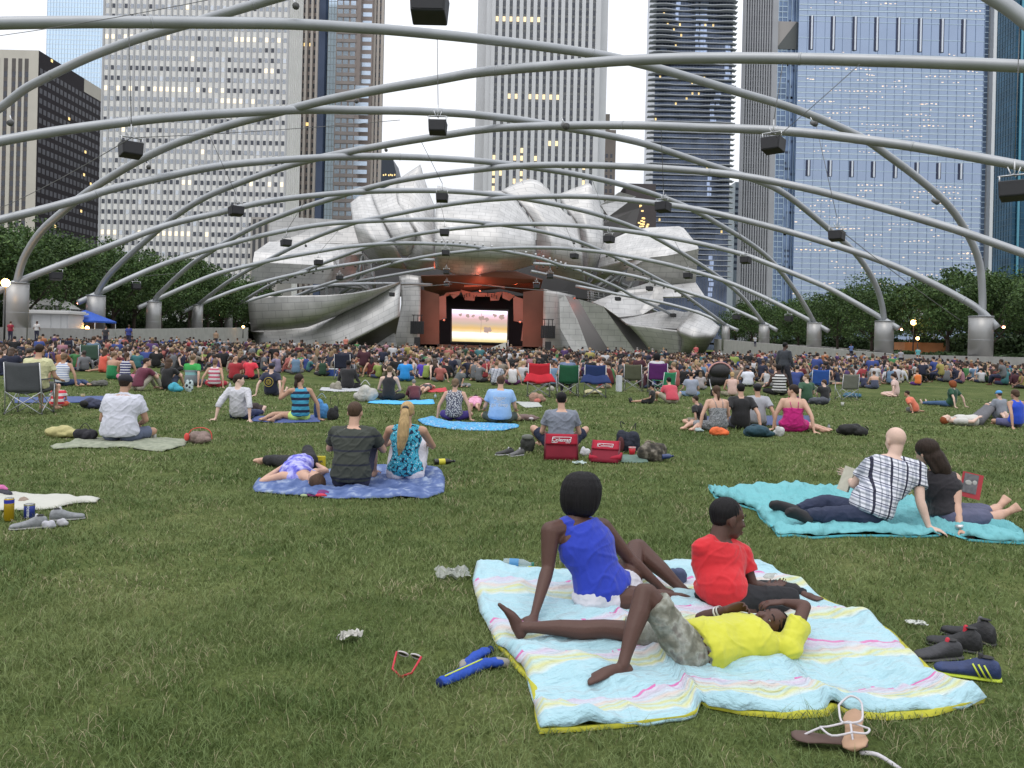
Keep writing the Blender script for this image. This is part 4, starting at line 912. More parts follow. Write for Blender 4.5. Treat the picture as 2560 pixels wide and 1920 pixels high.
for pts, lb in (([(1098, 742, 179), (1115, 737, 180), (1116, 796, 180), (1096, 801, 179)], 'left upper shell panel'), ([(1283, 744, 180), (1309, 750, 179), (1308, 806, 179), (1284, 803, 180)], 'right upper shell panel'),
                ([(1068, 804, 178), (1094, 806, 179), (1095, 846, 179), (1084, 846, 178), (1068, 843, 178)], 'left lower shell panel'), ([(1307, 811, 179), (1336, 815, 178), (1334, 853, 178), (1302, 852, 179)], 'right lower shell panel'),
                ([(1106, 745, 180), (1126, 737, 181), (1134, 747, 181), (1147, 738, 181), (1152, 728, 181), (1115, 733, 180)], 'left corner valance panel'),
                ([(1151, 724, 181), (1180, 731, 182), (1230, 733, 182), (1256, 729, 181), (1247, 751, 182), (1226, 752, 182), (1225, 742, 182), (1187, 741, 182), (1186, 752, 182), (1162, 750, 182)], 'notched central valance panel'),
                ([(1257, 729, 181), (1287, 739, 180), (1273, 752, 181), (1256, 745, 181)], 'right corner valance panel'),
                ([(1286, 740, 180), (1310, 748, 179), (1309, 756, 179), (1284, 752, 180)], 'right valance end'), ([(1160, 707, 178), (1205, 707, 178), (1204, 715, 179), (1160, 718, 179)], 'left ceiling reflector'), ([(1210, 709, 178), (1262, 716, 179), (1262, 721, 179)], 'right ceiling reflector')):
    flat('shell_panel', pts, m=redw, label=lb)
bm = bmesh.new()
for i in range(12):
    if 5 <= i <= 6: continue
    px = 1160 + i * 7.5 + random.uniform(-2, 2); a = P(px, 733 + random.uniform(-2, 6), 181.2) - PO; tube(bm, [a, a + Vector((.05, 0, -.8))], .07, 5)
for px0, py0 in ((1073, 808), (1331, 822)):
    for i in range(4): a = P(px0 + i * .8, py0 + i * 7, 177.6) - PO; tube(bm, [a, a + Vector((-.3, 0, -.45))], .12, 5)
bobj('rigging', bm, mat('black_paint', (.02, .02, .02)), pav)
# line arrays and side cabinets
for px, py, w_, h_, lb in ((1043, 819, 34, 32, 'left'), (1370, 830, 36, 32, 'right')):
    v = P(px, py, 171); e = empty('line_array', v, f'wide black loudspeaker array hung beside the {lb} edge of the stage', 'loudspeaker', 'loudspeaker arrays at the stage')
    k = 7; ww = w_ * 171 / 2000; hh = h_ * 171 / 2000
    for i in range(k):
        bm = bmesh.new(); x = -ww / 2 + ww * (i + .5) / k; box(bm, (x, 0, 0), (ww / k * .9, .8, hh)); bmesh.ops.bevel(bm, geom=bm.edges[:], offset=.04, segments=1, affect='EDGES'); bobj('speaker_column', bm, blk, e)
    bm = bmesh.new()
    for x in (-.8, .1, .9): tube(bm, [(x, 0, hh / 2), (x, 0, hh / 2 + 1.4)], .09, 6)
    tube(bm, [(-1.2, 0, hh / 2 + 1.3), (1.2, 0, hh / 2 + 1.3)], .1, 6); bobj('hanging_frame', bm, mat('black_paint', (.02, .02, .02)), e)
    q = P(px - 0, py + 38, 171); e = empty('sub_cabinet', q, f'dark stacked loudspeaker cabinet below the {lb} array', 'loudspeaker'); bm = bmesh.new(); box(bm, (0, 0, 0), (1.25, .8, 2.4)); bmesh.ops.bevel(bm, geom=bm.edges[:], offset=.05, segments=1, affect='EDGES'); bobj('cabinet', bm, blk, e); bm = bmesh.new(); box(bm, (0, -.415, 0), (1.05, .02, 2.1)); bobj('grille', bm, mat('speaker_grille', (.035, .035, .04)), e)
# ---- screen
sc = empty('video_screen', P(1199, 815, 176), 'bright video screen on the stage showing a field with scattered trees', 'screen'); SO = sc.location.copy()
TL_, TR_, BR_, BL_ = P(1130, 773, 176), P(1269, 778, 176), P(1267, 857, 176), P(1130, 853, 176)
me = bpy.data.meshes.new('picture'); me.from_pydata([tuple(v - SO) for v in (BL_, BR_, TR_, TL_)], [], [(0, 1, 2, 3)]); uvl = me.uv_layers.new(name='UVMap')
for i, uv in enumerate(((0, 0), (1, 0), (1, 1), (0, 1))): uvl.data[i].uv = uv
m = mat('screen_picture', (0, 0, 0), .3); n = N(m); b = n.nodes['Principled BSDF']
uvn = n.nodes.new('ShaderNodeUVMap'); sp_ = n.nodes.new('ShaderNodeSeparateXYZ'); n.links.new(uvn.outputs[0], sp_.inputs[0])
nz_ = n.nodes.new('ShaderNodeTexNoise'); nz_.inputs['Scale'].default_value = 7; n.links.new(uvn.outputs[0], nz_.inputs['Vector'])
ad = n.nodes.new('ShaderNodeMath'); ad.operation = 'MULTIPLY_ADD'; ad.inputs[1].default_value = .06; n.links.new(nz_.outputs['Fac'], ad.inputs[0]); n.links.new(sp_.outputs[1], ad.inputs[2])
rs = ramp(n, [(0, (.85, .62, .25)), (.08, (.95, .78, .38)), (.15, (1.2, 1.1, .9)), (.30, (1.4, 1.35, 1.25)), (.36, (1.1, .78, .42)), (.46, (.85, .55, .2)), (.6, (.66, .52, .40)), (.74, (.80, .52, .50)), (.88, (1.2, .8, .95)), (.96, (1.4, 1.2, 1.5))])
n.links.new(ad.outputs[0], rs.inputs[0]); n.links.new(rs.outputs[0], b.inputs['Emission Color']); b.inputs['Emission Strength'].default_value = 1.0
mesh_obj('picture', me, m, sc)
bm = bmesh.new(); W_ = (TR_ - TL_).length; Hh = (TL_ - BL_).length
box(bm, (0, .6, 0), (W_ + .5, .9, Hh + .5)); bobj('screen_frame', bm, mat('black_paint', (.02, .02, .02)), sc)
tm = mat('pictured_tree', (0, 0, 0), .5, emit=(.48, .34, .30), estr=1)
def sctree(px, py, r, k=11):
    c = P(px, py, 175.9) - SO; bm = bmesh.new(); s = 176 / 2000
    for i in range(k): ell(bm, c + Vector((random.uniform(-.7, .7) * r * s, -.01 * i, random.uniform(-.4, .6) * r * s)), (.45 * r * s, .02, .42 * r * s), None, 8, 5)
    tube(bm, [c + Vector((0, 0, -.95 * r * s)), c], .10, 5); return bobj('pictured_tree', bm, tm, sc)
for a in ((1151, 787, 4), (1170, 790, 5), (1183, 790, 4), (1203, 796, 7), (1216, 799, 6), (1237, 789, 5), (1254, 793, 7), (1220, 826, 9.5)): sctree(*a)
bm = bmesh.new(); tube(bm, [P(1204, 782, 175.9) - SO, P(1202, 832, 175.9) - SO], .05, 4); bobj('pictured_pole', bm, tm, sc)
bm = bmesh.new(); tube(bm, [P(1270, 850, 175.5) - SO, P(1270, 884, 175.5) - SO], .12, 6); bobj('screen_leg', bm, frm, sc)
flat('ramp_canopy', [(1210, 876, 172), (1265, 855, 172), (1266, 884, 172), (1215, 884, 172)], m=mat('white_canvas', (.6, .6, .58), .8), thick=.05)
# red stage lights
for i, (px, py, D_, en, c_) in enumerate(((1120, 700, 180, 700, (1, .16, .07)), (1200, 728, 177, 420, (1, .22, .12)), (1290, 705, 180, 700, (1, .16, .07)), (1110, 800, 172, 330, (1, .24, .15)), (1300, 805, 172, 330, (1, .24, .15)), (1200, 690, 170.5, 90, (1, .22, .14)), (1436, 746, 168, 160, (1, .2, .12)))):
    v = P(px, py, D_); e = empty('stage_light', v, f'red stage lamp {["above the left of the screen", "above the middle of the screen", "above the right of the screen", "low at the left stage wall", "low at the right stage wall", "under the lip of the hood", "at the top of the dark slanted slot"][i]}', 'lamp')
    ld = bpy.data.lights.new('red_beam', 'POINT'); ld.energy = en; ld.color = c_; ld.shadow_soft_size = .6; lo = bpy.data.objects.new('red_beam', ld); col.objects.link(lo); lo.parent = e; lo.location = (0, -.6, -.3)
    bm = bmesh.new(); tube(bm, [(0, .2, .3), (0, -.2, 0)], [.22, .3], 10); bobj('lamp_housing', bm, lampm, e, True)
# ---------------------------------------------------------------- trees
leafm = mat('leaf', (.045, .085, .022), .65, spec=.25); n = N(leafm); b = n.nodes['Principled BSDF']
at = n.nodes.new('ShaderNodeAttribute'); at.attribute_name = 'tint'; n.links.new(at.outputs['Color'], b.inputs['Base Color'])
bark = mat('bark', (.06, .045, .035), .9, 0, .2, 3)
def tree_proto(seed, R, H, base):
    g = np.random.default_rng(seed); nb = 46
    bc = []; 
    while len(bc) < nb:
        p = g.uniform(-1, 1, 3)
        if .25 < np.linalg.norm(p) < 1: bc.append(p * [R * .85, R * .85, (H - base) * .5 * .85] + [0, 0, (H + base) / 2])
    bc = np.array(bc); br_ = g.uniform(.9, 1.9, nb) * R / 4.5
    k = 9000; bi = g.integers(0, nb, k); d = g.normal(size=(k, 3)); d /= np.linalg.norm(d, axis=1)[:, None]; rad = br_[bi] * (.55 + .5 * g.random(k) ** .5)
    C = bc[bi] + d * rad[:, None] * [1.15, 1.15, .62]
    a = g.normal(size=(k, 3)); a /= np.linalg.norm(a, axis=1)[:, None]; b2 = np.cross(a, g.normal(size=(k, 3))); b2 /= np.linalg.norm(b2, axis=1)[:, None]
    s = g.uniform(.10, .24, k)[:, None]
    V = np.stack([C - a * s, C + b2 * s * .6, C + a * s, C - b2 * s * .6], 1).reshape(-1, 3); F = np.arange(k * 4).reshape(-1, 4)
    base_c = np.where(g.random((k, 1)) < .5, [[.039, .076, .022]], [[.062, .106, .028]]) * g.uniform(.75, 1.3, (k, 1)) * g.uniform(.8, 1.25, nb)[bi][:, None]
    return V, F, np.repeat(base_c, 4, 0)
def make_tree(seed, R, H, base):
    e = empty('tree', (0, 0, 0), 'x', 'tree', 'trees beyond the lawn')
    V, F, C = tree_proto(seed, R, H, base); o = nobj('crown', V, F, leafm, e)
    ca = o.data.color_attributes.new('tint', 'FLOAT_COLOR', 'POINT'); ca.data.foreach_set('color', np.c_[C, np.ones(len(C))].astype(np.float32).ravel())
    bm = bmesh.new(); tube(bm, [(0, 0, -.2), (.1, 0, base), (0, .1, H * .6)], [.26, .2, .1], 8)
    for i in range(6):
        an = i * 1.05; tube(bm, [(0, 0, base * .8 + i * .35), (math.cos(an) * R * .4, math.sin(an) * R * .4, base + 2 + i * .3), (math.cos(an) * R * .7, math.sin(an) * R * .7, base + 3.5 + i * .4)], [.12, .07, .03], 6)
    bobj('trunk', bm, bark, e, True); return e
protos = [make_tree(1, 5.4, 12.5, 2.9), make_tree(2, 5.0, 11.5, 3.0), make_tree(3, 6.0, 13.0, 2.7), make_tree(4, 4.6, 12.8, 3.2)]
used = set()
def put_tree(x, y, z, s, i, lab):
    p = protos[i % 4]
    if i % 4 not in used:
        used.add(i % 4); p.location = (x, y, z); p.rotation_euler.z = random.uniform(0, 6); p.scale = (s, s, s); p['label'] = lab; return
    dup(p, (x, y, z), random.uniform(0, 6), lab, None, None, None, s)
ordn = ['nearest', 'second', 'third', 'fourth', 'fifth', 'sixth', 'seventh', 'eighth', 'ninth', 'tenth', 'eleventh', 'twelfth', 'thirteenth', 'fourteenth', 'fifteenth']
k = 0
for j, (y) in enumerate(range(72, 190, 9)):
    put_tree(-54 - random.uniform(0, 2) - max(0, y - 140) * .03, y + random.uniform(-1, 1), .9, random.uniform(.98, 1.12), k, f'dark green tree, {ordn[j]} of the front row left of the lawn'); k += 1
for j, (y) in enumerate(range(78, 200, 10)):
    put_tree(-65 - random.uniform(0, 2), y, .9, random.uniform(1.08, 1.25), k, f'dark green tree, {ordn[j]} of the row behind the left front row'); k += 1
for j, (y) in enumerate(range(84, 210, 14)):
    put_tree(-78, y, .9, 1.3, k, f'dark green tree, {ordn[j]} of the back row left of the lawn'); k += 1
for j, (y) in enumerate((58, 68, 78, 87, 97, 107, 118, 128, 139, 150, 162, 176, 190)):
    put_tree(52 + random.uniform(0, 2), y, .5, random.uniform(.74, .84) if y < 95 else random.uniform(.86, 1.0), k, f'dark green tree, {ordn[j]} of the front row right of the lawn'); k += 1
for j, (y) in enumerate((66, 78, 90, 101, 112, 126, 140, 156, 172, 190, 206)):
    put_tree(63 + random.uniform(0, 2), y, .5, random.uniform(.86, .98) if y != 112 else 1.12, k, f'dark green tree, {ordn[j]} of the row behind the right front row'); k += 1
for j, (y) in enumerate((92, 108, 126, 146, 166, 190, 212)):
    put_tree(77, y, .5, random.uniform(1.0, 1.15), k, f'dark green tree, {ordn[j]} of the back row right of the lawn'); k += 1
# low hedges closing the view under the crowns
def hedge(x0, y0, x1, y1, h, wd_, z, lab, seed):
    g = np.random.default_rng(seed); k = int(abs(y1 - y0) * 260); t_ = g.random(k)
    C = np.c_[x0 + (x1 - x0) * t_ + g.normal(size=k) * wd_ * .3, y0 + (y1 - y0) * t_ + g.normal(size=k) * .5, z + h * g.random(k) * (.75 + .5 * vnoise(t_ * 60, t_ * 0, 1, seed))]
    a = g.normal(size=(k, 3)); a /= np.linalg.norm(a, axis=1)[:, None]; b2 = np.cross(a, g.normal(size=(k, 3))); b2 /= np.linalg.norm(b2, axis=1)[:, None]; s = g.uniform(.2, .36, k)[:, None]
    V = np.stack([C - a * s, C + b2 * s * .6, C + a * s, C - b2 * s * .6], 1).reshape(-1, 3); F = np.arange(k * 4).reshape(-1, 4)
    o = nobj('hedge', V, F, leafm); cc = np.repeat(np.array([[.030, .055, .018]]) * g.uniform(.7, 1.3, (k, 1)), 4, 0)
    ca = o.data.color_attributes.new('tint', 'FLOAT_COLOR', 'POINT'); ca.data.foreach_set('color', np.c_[cc, np.ones(len(cc))].astype(np.float32).ravel()); tag(o, lab, 'hedge')
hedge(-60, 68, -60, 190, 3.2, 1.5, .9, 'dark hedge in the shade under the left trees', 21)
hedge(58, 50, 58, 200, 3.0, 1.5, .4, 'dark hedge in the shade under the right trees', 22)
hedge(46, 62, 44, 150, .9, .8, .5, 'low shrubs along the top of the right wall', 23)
# ================================================================ people
def V3(*a): return Vector(a)
SK = {'light': (.52, .32, .235), 'pale': (.60, .42, .34), 'tan': (.42, .25, .17), 'brown': (.20, .10, .065), 'dark': (.080, .038, .028), 'deep': (.062, .030, .023)}
def skin(k): return mat('skin_' + k, SK[k], .5, 0, .08, 14, .15, 120, spec=.35)
HC = {'black': (.008, .007, .008), 'dark_brown': (.028, .018, .013), 'brown': (.07, .042, .027), 'light_brown': (.15, .10, .06), 'blond': (.42, .29, .14), 'grey': (.22, .21, .20), 'red': (.22, .06, .02)}
def hairm(k):
    if 'hair_' + k in MATS: return MATS['hair_' + k]
    m = mat('hair_' + k, HC[k], .6, 0, .35, 90, .5, 160, stretch=(1, 1, .05), spec=.2); return m
def axes(up, face):
    up = Vector(up).normalized(); f = Vector(face); f = (f - up * f.dot(up)).normalized(); s = f.cross(up).normalized()
    return s, f, up         # right, forward, up
def RM(s, f, u): return Matrix((s, f, u)).transposed()
def torso_secs(J, w=1, g=0.0, top=True, waist=.5, hipw=1.0, a0=0.0, a1=1.0, dep=1.0, cap_=None):
    """elliptical sections from seat to collar; g = cloth clearance"""
    pel, ch, nk = J['pelvis'], J['chest'], J['neck']; hs = (J['hipR'] - J['hipL']).normalized(); ss = (J['shR'] - J['shL']).normalized()
    sp = spline([pel, (pel + ch) / 2 + J.get('bow', V3(0, 0, 0)), ch, nk], 5); n = len(sp) - 1; S_ = J['scale']
    prof = [(0, .150 * hipw, .105), (.12, .168 * hipw, .118), (.3, .150, .105), (.45, .135, .098), (.62, .155, .108), (.76, .178, .112), (.86, .168, .098), (.93, .115, .075), (1, .062, .058)]
    out = []
    for i, p in enumerate(sp):
        t = i / n
        if t < a0 - 1e-6 or t > a1 + 1e-6: continue
        for (t0, x0, y0), (t1, x1, y1) in zip(prof, prof[1:]):
            if t0 <= t <= t1: q = (t - t0) / (t1 - t0); rx = lerp(x0, x1, q); ry = lerp(y0, y1, q); break
        if cap_ and t > .78: rx = min(rx, lerp(rx, cap_, min(1, (t - .78) / .07)))
        s = hs.lerp(ss, t).normalized(); d = (sp[min(i + 1, n)] - sp[max(i - 1, 0)]).normalized(); f = d.cross(s).normalized(); s = f.cross(d).normalized()
        out.append((p, s, f, (rx * w) * S_ + g, ry * (.5 + .5 * w) * dep * S_ + g))
    return out
def hand(bm, wrist, fwd, palm, S_=1.0, curl=.35, thumb=1, spread=.10):
    """palm plus five separate bent fingers; palm = direction the palm faces; thumb = +1/-1 side"""
    f = Vector(fwd).normalized(); p = Vector(palm); p = (p - f * p.dot(f)).normalized(); s = f.cross(p).normalized() * thumb
    pc = wrist + f * .045 * S_
    loft(bm, [(wrist + f * d * S_, s, p, rx * S_, ry * S_) for d, rx, ry in ((-.015, .024, .018), (.01, .028, .017), (.045, .038, .016), (.08, .041, .014), (.092, .037, .011))], 12)
    for i, (L, r) in enumerate(((.070, .0085), (.078, .0088), (.072, .0083), (.056, .0075))):
        off = (.030 - .020 * i); b0 = wrist + f * .085 * S_ + s * off * S_; d = (f + s * spread * (1.5 - i)).normalized(); c = curl
        q0 = b0
        for seg, (fr, rr) in enumerate(((.45, 1), (.32, .92), (.25, .82))):
            c_ = c * (seg + .5) * (1 + .15 * i); dd = (d * math.cos(c_) + p * math.sin(c_)).normalized(); q1 = q0 + dd * L * fr * S_
            capsule(bm, q0, q1, r * rr * S_, r * rr * .92 * S_, 8); q0 = q1
    t0 = wrist + f * .028 * S_ + s * .030 * S_; t1 = t0 + (f * .6 + s * .75 + p * .25).normalized() * .038 * S_; t2 = t1 + (f * .9 + s * .25 + p * .35).normalized() * .032 * S_
    capsule(bm, t0, t1, .0125 * S_, .0105 * S_, 8); capsule(bm, t1, t2, .0105 * S_, .0085 * S_, 8)
def foot(bm, ankle, toe, S_=1.0, up=V3(0, 0, 1), toes=True):
    d = (toe - ankle); L = d.length; d = d.normalized(); u = (up - d * up.dot(d)).normalized(); s = d.cross(u).normalized()
    heel = ankle - d * .035 * S_ - u * .035 * S_
    base = toe - u * .0
    loft(bm, [(heel - d * .012 * S_, s, u, .018 * S_, .02 * S_), (heel + d * .01 * S_, s, u, .03 * S_, .034 * S_), (ankle.lerp(toe, .25) - u * .012 * S_, s, u, .031 * S_, .040 * S_), (ankle.lerp(toe, .55), s, u, .038 * S_, .029 * S_), (ankle.lerp(toe, .82), s, u, .044 * S_, .019 * S_), (ankle.lerp(toe, .9), s, u, .042 * S_, .014 * S_)], 14)
    if toes:
        for i, (o_, l_, r) in enumerate(((-.030, .050, .014), (-.010, .046, .0105), (.007, .038, .0098), (.022, .030, .0092), (.035, .022, .0088))):
            a = ankle.lerp(toe, .86) + s * o_ * S_; capsule(bm, a, a + d * l_ * S_, r * S_, r * .9 * S_, 8)
def leg_pts(J, side):
    return J['hip' + side], J['knee' + side], J['ank' + side]
def limb(bm, pts, rs, n=12):
    for a, b_, ra, rb in zip(pts, pts[1:], rs, rs[1:]): capsule(bm, a, b_, ra, rb, n)
def legshape(bm, J, side, g=0.0, to=1.0, w=1.0):
    S_ = J['scale']; h, k, a = leg_pts(J, side); h0 = h
    r = [.088 * w, .072 * w, .054, .053, .056, .047, .033, .031]
    back = J.get('calf' + side, V3(0, 0, -1)); sh = (a - k)
    pts = [h0, h.lerp(k, .5), h.lerp(k, .93), k.lerp(a, .06), k.lerp(a, .30) + back * .010 * S_, k.lerp(a, .55), k.lerp(a, .85), a]
    rs = [x * S_ + g for x in r]
    if to < 1:      # 0.5 = knee
        cut = to * 2; total = []
        if cut <= 1: pts = [h0, h.lerp(k, cut * .5), h.lerp(k, cut)]; rs = [rs[0], lerp(rs[0], rs[2], cut * .6), lerp(rs[0], rs[2], cut)]
        else: pts = [p_ for p_, t_ in zip(pts, (0, 0, 0, .06, .30, .55, .85, 1)) if t_ < cut - 1] + [k.lerp(a, cut - 1)]; rs = rs[:len(pts) - 1] + [max(.040 * S_, .03 * S_ + g * 1.4)]
    return pts, rs
def armshape(J, side, g=0.0, to=1.0, w=1.0):
    S_ = J['scale']; s, e, h = J['sh' + side], J['elb' + side], J['hand' + side]
    r = [.052 * w, .048 * w, .042 * w, .036, .038, .032, .024, .022]
    pts = [s, s.lerp(e, .25), s.lerp(e, .6), e, e.lerp(h, .2), e.lerp(h, .5), e.lerp(h, .88), h]; rs = [x * S_ + g for x in r]
    if to < 1:
        c = to * 2
        if c <= 1: pts = [s, s.lerp(e, c * .5), s.lerp(e, c)]; rs = [rs[0], rs[1] + g * .3, rs[2] + g * .8]
        else: pts = [s, s.lerp(e, .5), e, e.lerp(h, c - 1)]; rs = [rs[0], rs[1], rs[3] + .004, rs[4] + g * .3]
    return pts, rs
def head_shape(bm, J, detail=1):
    S_ = J.get('hscale', J['scale']); c = J['head']; s, f, u = axes(J.get('hup', J['head'] - J['neck']), J['face']); M = RM(s, f, u)
    def E(off, r, M_=M): ell(bm, c + M @ Vector(off) * S_, tuple(x * S_ for x in r), M_, 18, 12)
    E((0, -.012, .022), (.074, .094, .086)); E((0, .028, -.030), (.060, .062, .082)); E((0, .022, -.062), (.052, .056, .046)); E((0, .052, -.092), (.026, .026, .022))
    E((0, .066, .018), (.046, .022, .020))
    if detail:
        M2 = M
        for x in (-.074, .074): E((x, -.006, -.014), (.008, .020, .031))
        E((0, .088, -.028), (.011, .018, .020)); E((0, .098, -.036), (.015, .013, .010)); E((0, .080, -.068), (.024, .014, .0075)); E((0, .078, -.080), (.020, .014, .0085))
        for x in (-.030, .030): E((x, .070, -.030), (.020, .016, .016))
    nb = J['neck'] - (J['head'] - J['neck']).normalized() * .03 * S_
    capsule(bm, nb, c + M @ V3(0, -.028, -.045) * S_, .056 * S_, .050 * S_, 14)
def hair_shape(J, style):
    S_ = J.get('hscale', J['scale']); c = J['head']; s, f, u = axes(J.get('hup', J['head'] - J['neck']), J['face']); M = RM(s, f, u); bm = bmesh.new()
    def E(off, r): ell(bm, c + M @ Vector(off) * S_, tuple(x * S_ for x in r), M, 20, 12)
    def W(off): return c + M @ Vector(off) * S_
    if style == 'short': E((0, -.022, .036), (.079, .094, .083)); E((0, -.045, -.005), (.068, .060, .055))
    elif style == 'crop': E((0, -.020, .030), (.0775, .093, .083)); E((0, -.048, -.008), (.064, .052, .050))
    elif style == 'bob':
        loft(bm, [(W((0, y, z)), s, f, a * S_, b_ * S_) for z, a, b_, y in ((.120, .030, .035, -.01), (.110, .064, .072, -.012), (.086, .094, .100, -.015), (.045, .114, .116, -.018), (0, .120, .118, -.022), (-.045, .117, .108, -.03), (-.085, .106, .092, -.036), (-.112, .090, .076, -.04), (-.128, .066, .055, -.043))], 24)
    elif style == 'long':
        E((0, -.020, .030), (.084, .102, .090)); E((0, -.052, -.05), (.080, .058, .10)); limb(bm, [W((0, -.06, -.05)), W((0, -.085, -.15)), W((0, -.10, -.24))], [.078 * S_, .070 * S_, .045 * S_]); limb(bm, [W((.055, -.03, -.03)), W((.062, -.06, -.16))], [.038 * S_, .03 * S_]); limb(bm, [W((-.055, -.03, -.03)), W((-.062, -.06, -.16))], [.038 * S_, .03 * S_])
    elif style == 'ponytail':
        E((0, -.022, .032), (.080, .096, .086)); E((0, -.05, -.012), (.066, .056, .05)); limb(bm, [W((0, -.10, .03)), W((0, -.135, -.01)), W((0, -.14, -.09)), W((0, -.125, -.19))], [.026 * S_, .032 * S_, .03 * S_, .010 * S_])
    elif style == 'lowpony':
        E((0, -.022, .032), (.080, .096, .086)); E((0, -.05, -.012), (.066, .056, .05)); limb(bm, [W((0, -.10, -.03)), W((0, -.115, -.10)), W((0, -.11, -.19))], [.028 * S_, .034 * S_, .012 * S_])
    elif style == 'bun': E((0, -.022, .032), (.080, .096, .086)); E((0, -.05, -.012), (.066, .056, .05)); E((0, -.10, .055), (.040, .036, .040))
    elif style == 'updo': E((0, -.022, .032), (.084, .100, .088)); E((0, -.075, -.02), (.06, .05, .055))
    elif style == 'afro': E((0, -.018, .034), (.082, .098, .090)); E((0, -.045, -.002), (.074, .066, .06))
    return bm
def mk_hat(J, kind, m, parent):
    S_ = J.get('hscale', J['scale']); c = J['head']; s, f, u = axes(J.get('hup', J['head'] - J['neck']), J['face']); M = RM(s, f, u); bm = bmesh.new()
    if kind == 'cap':
        ell(bm, c + M @ V3(0, -.015, .052) * S_, (.088 * S_, .102 * S_, .072 * S_), M, 20, 12)
        loft(bm, [(c + M @ V3(0, y, z) * S_, s, u, r * S_, .006 * S_) for y, z, r in ((.06, .035, .07), (.10, .03, .066), (.14, .022, .045), (.155, .018, .02))], 12)
    else:
        loft(bm, [(c + M @ V3(0, -.01, z) * S_, s, f, a * S_, b_ * S_) for z, a, b_ in ((.03, .135, .145), (.035, .130, .14), (.042, .088, .102), (.085, .084, .096), (.115, .070, .080))], 20)
    return remesh('hat', bm, m, parent, .006, 2)
def crease(o, amp, k=1.0, hair=None):
    """model drape creases (or hair strands) into a finished surface"""
    me = o.data; n_ = len(me.vertices); co = np.empty(n_ * 3); nr = np.empty(n_ * 3); me.vertices.foreach_get('co', co); me.vertices.foreach_get('normal', nr); co = co.reshape(-1, 3); nr = nr.reshape(-1, 3); d = np.empty(n_)
    for i, (x, y, z) in enumerate(co):
        if hair is not None: a = math.atan2(y - hair[1], x - hair[0]); d[i] = noise.noise(Vector((a * 9, z * 2.2, 1))) + .6 * noise.noise(Vector((a * 22, z * 3, 4)))
        else:
            wx = x + .05 * noise.noise(Vector((x * 6, y * 6, z * 6))); q1 = noise.noise(Vector((wx * 7 * k + z * 5 * k, y * 4 * k, z * 7 * k - wx * 3 * k))); q2 = noise.noise(Vector((wx * 9 * k - z * 8 * k, y * 5 * k, z * 4 * k + 3)))
            d[i] = max(0, 1 - 6 * abs(q1)) * .9 + max(0, 1 - 7 * abs(q2)) * .7 - .45
    co += nr * (d * amp)[:, None]; me.vertices.foreach_set('co', co.ravel()); me.update()
def bake(o, base):
    """store the geometry relative to the thing's base"""
    o.data.transform(Matrix.Translation(-base)); return o
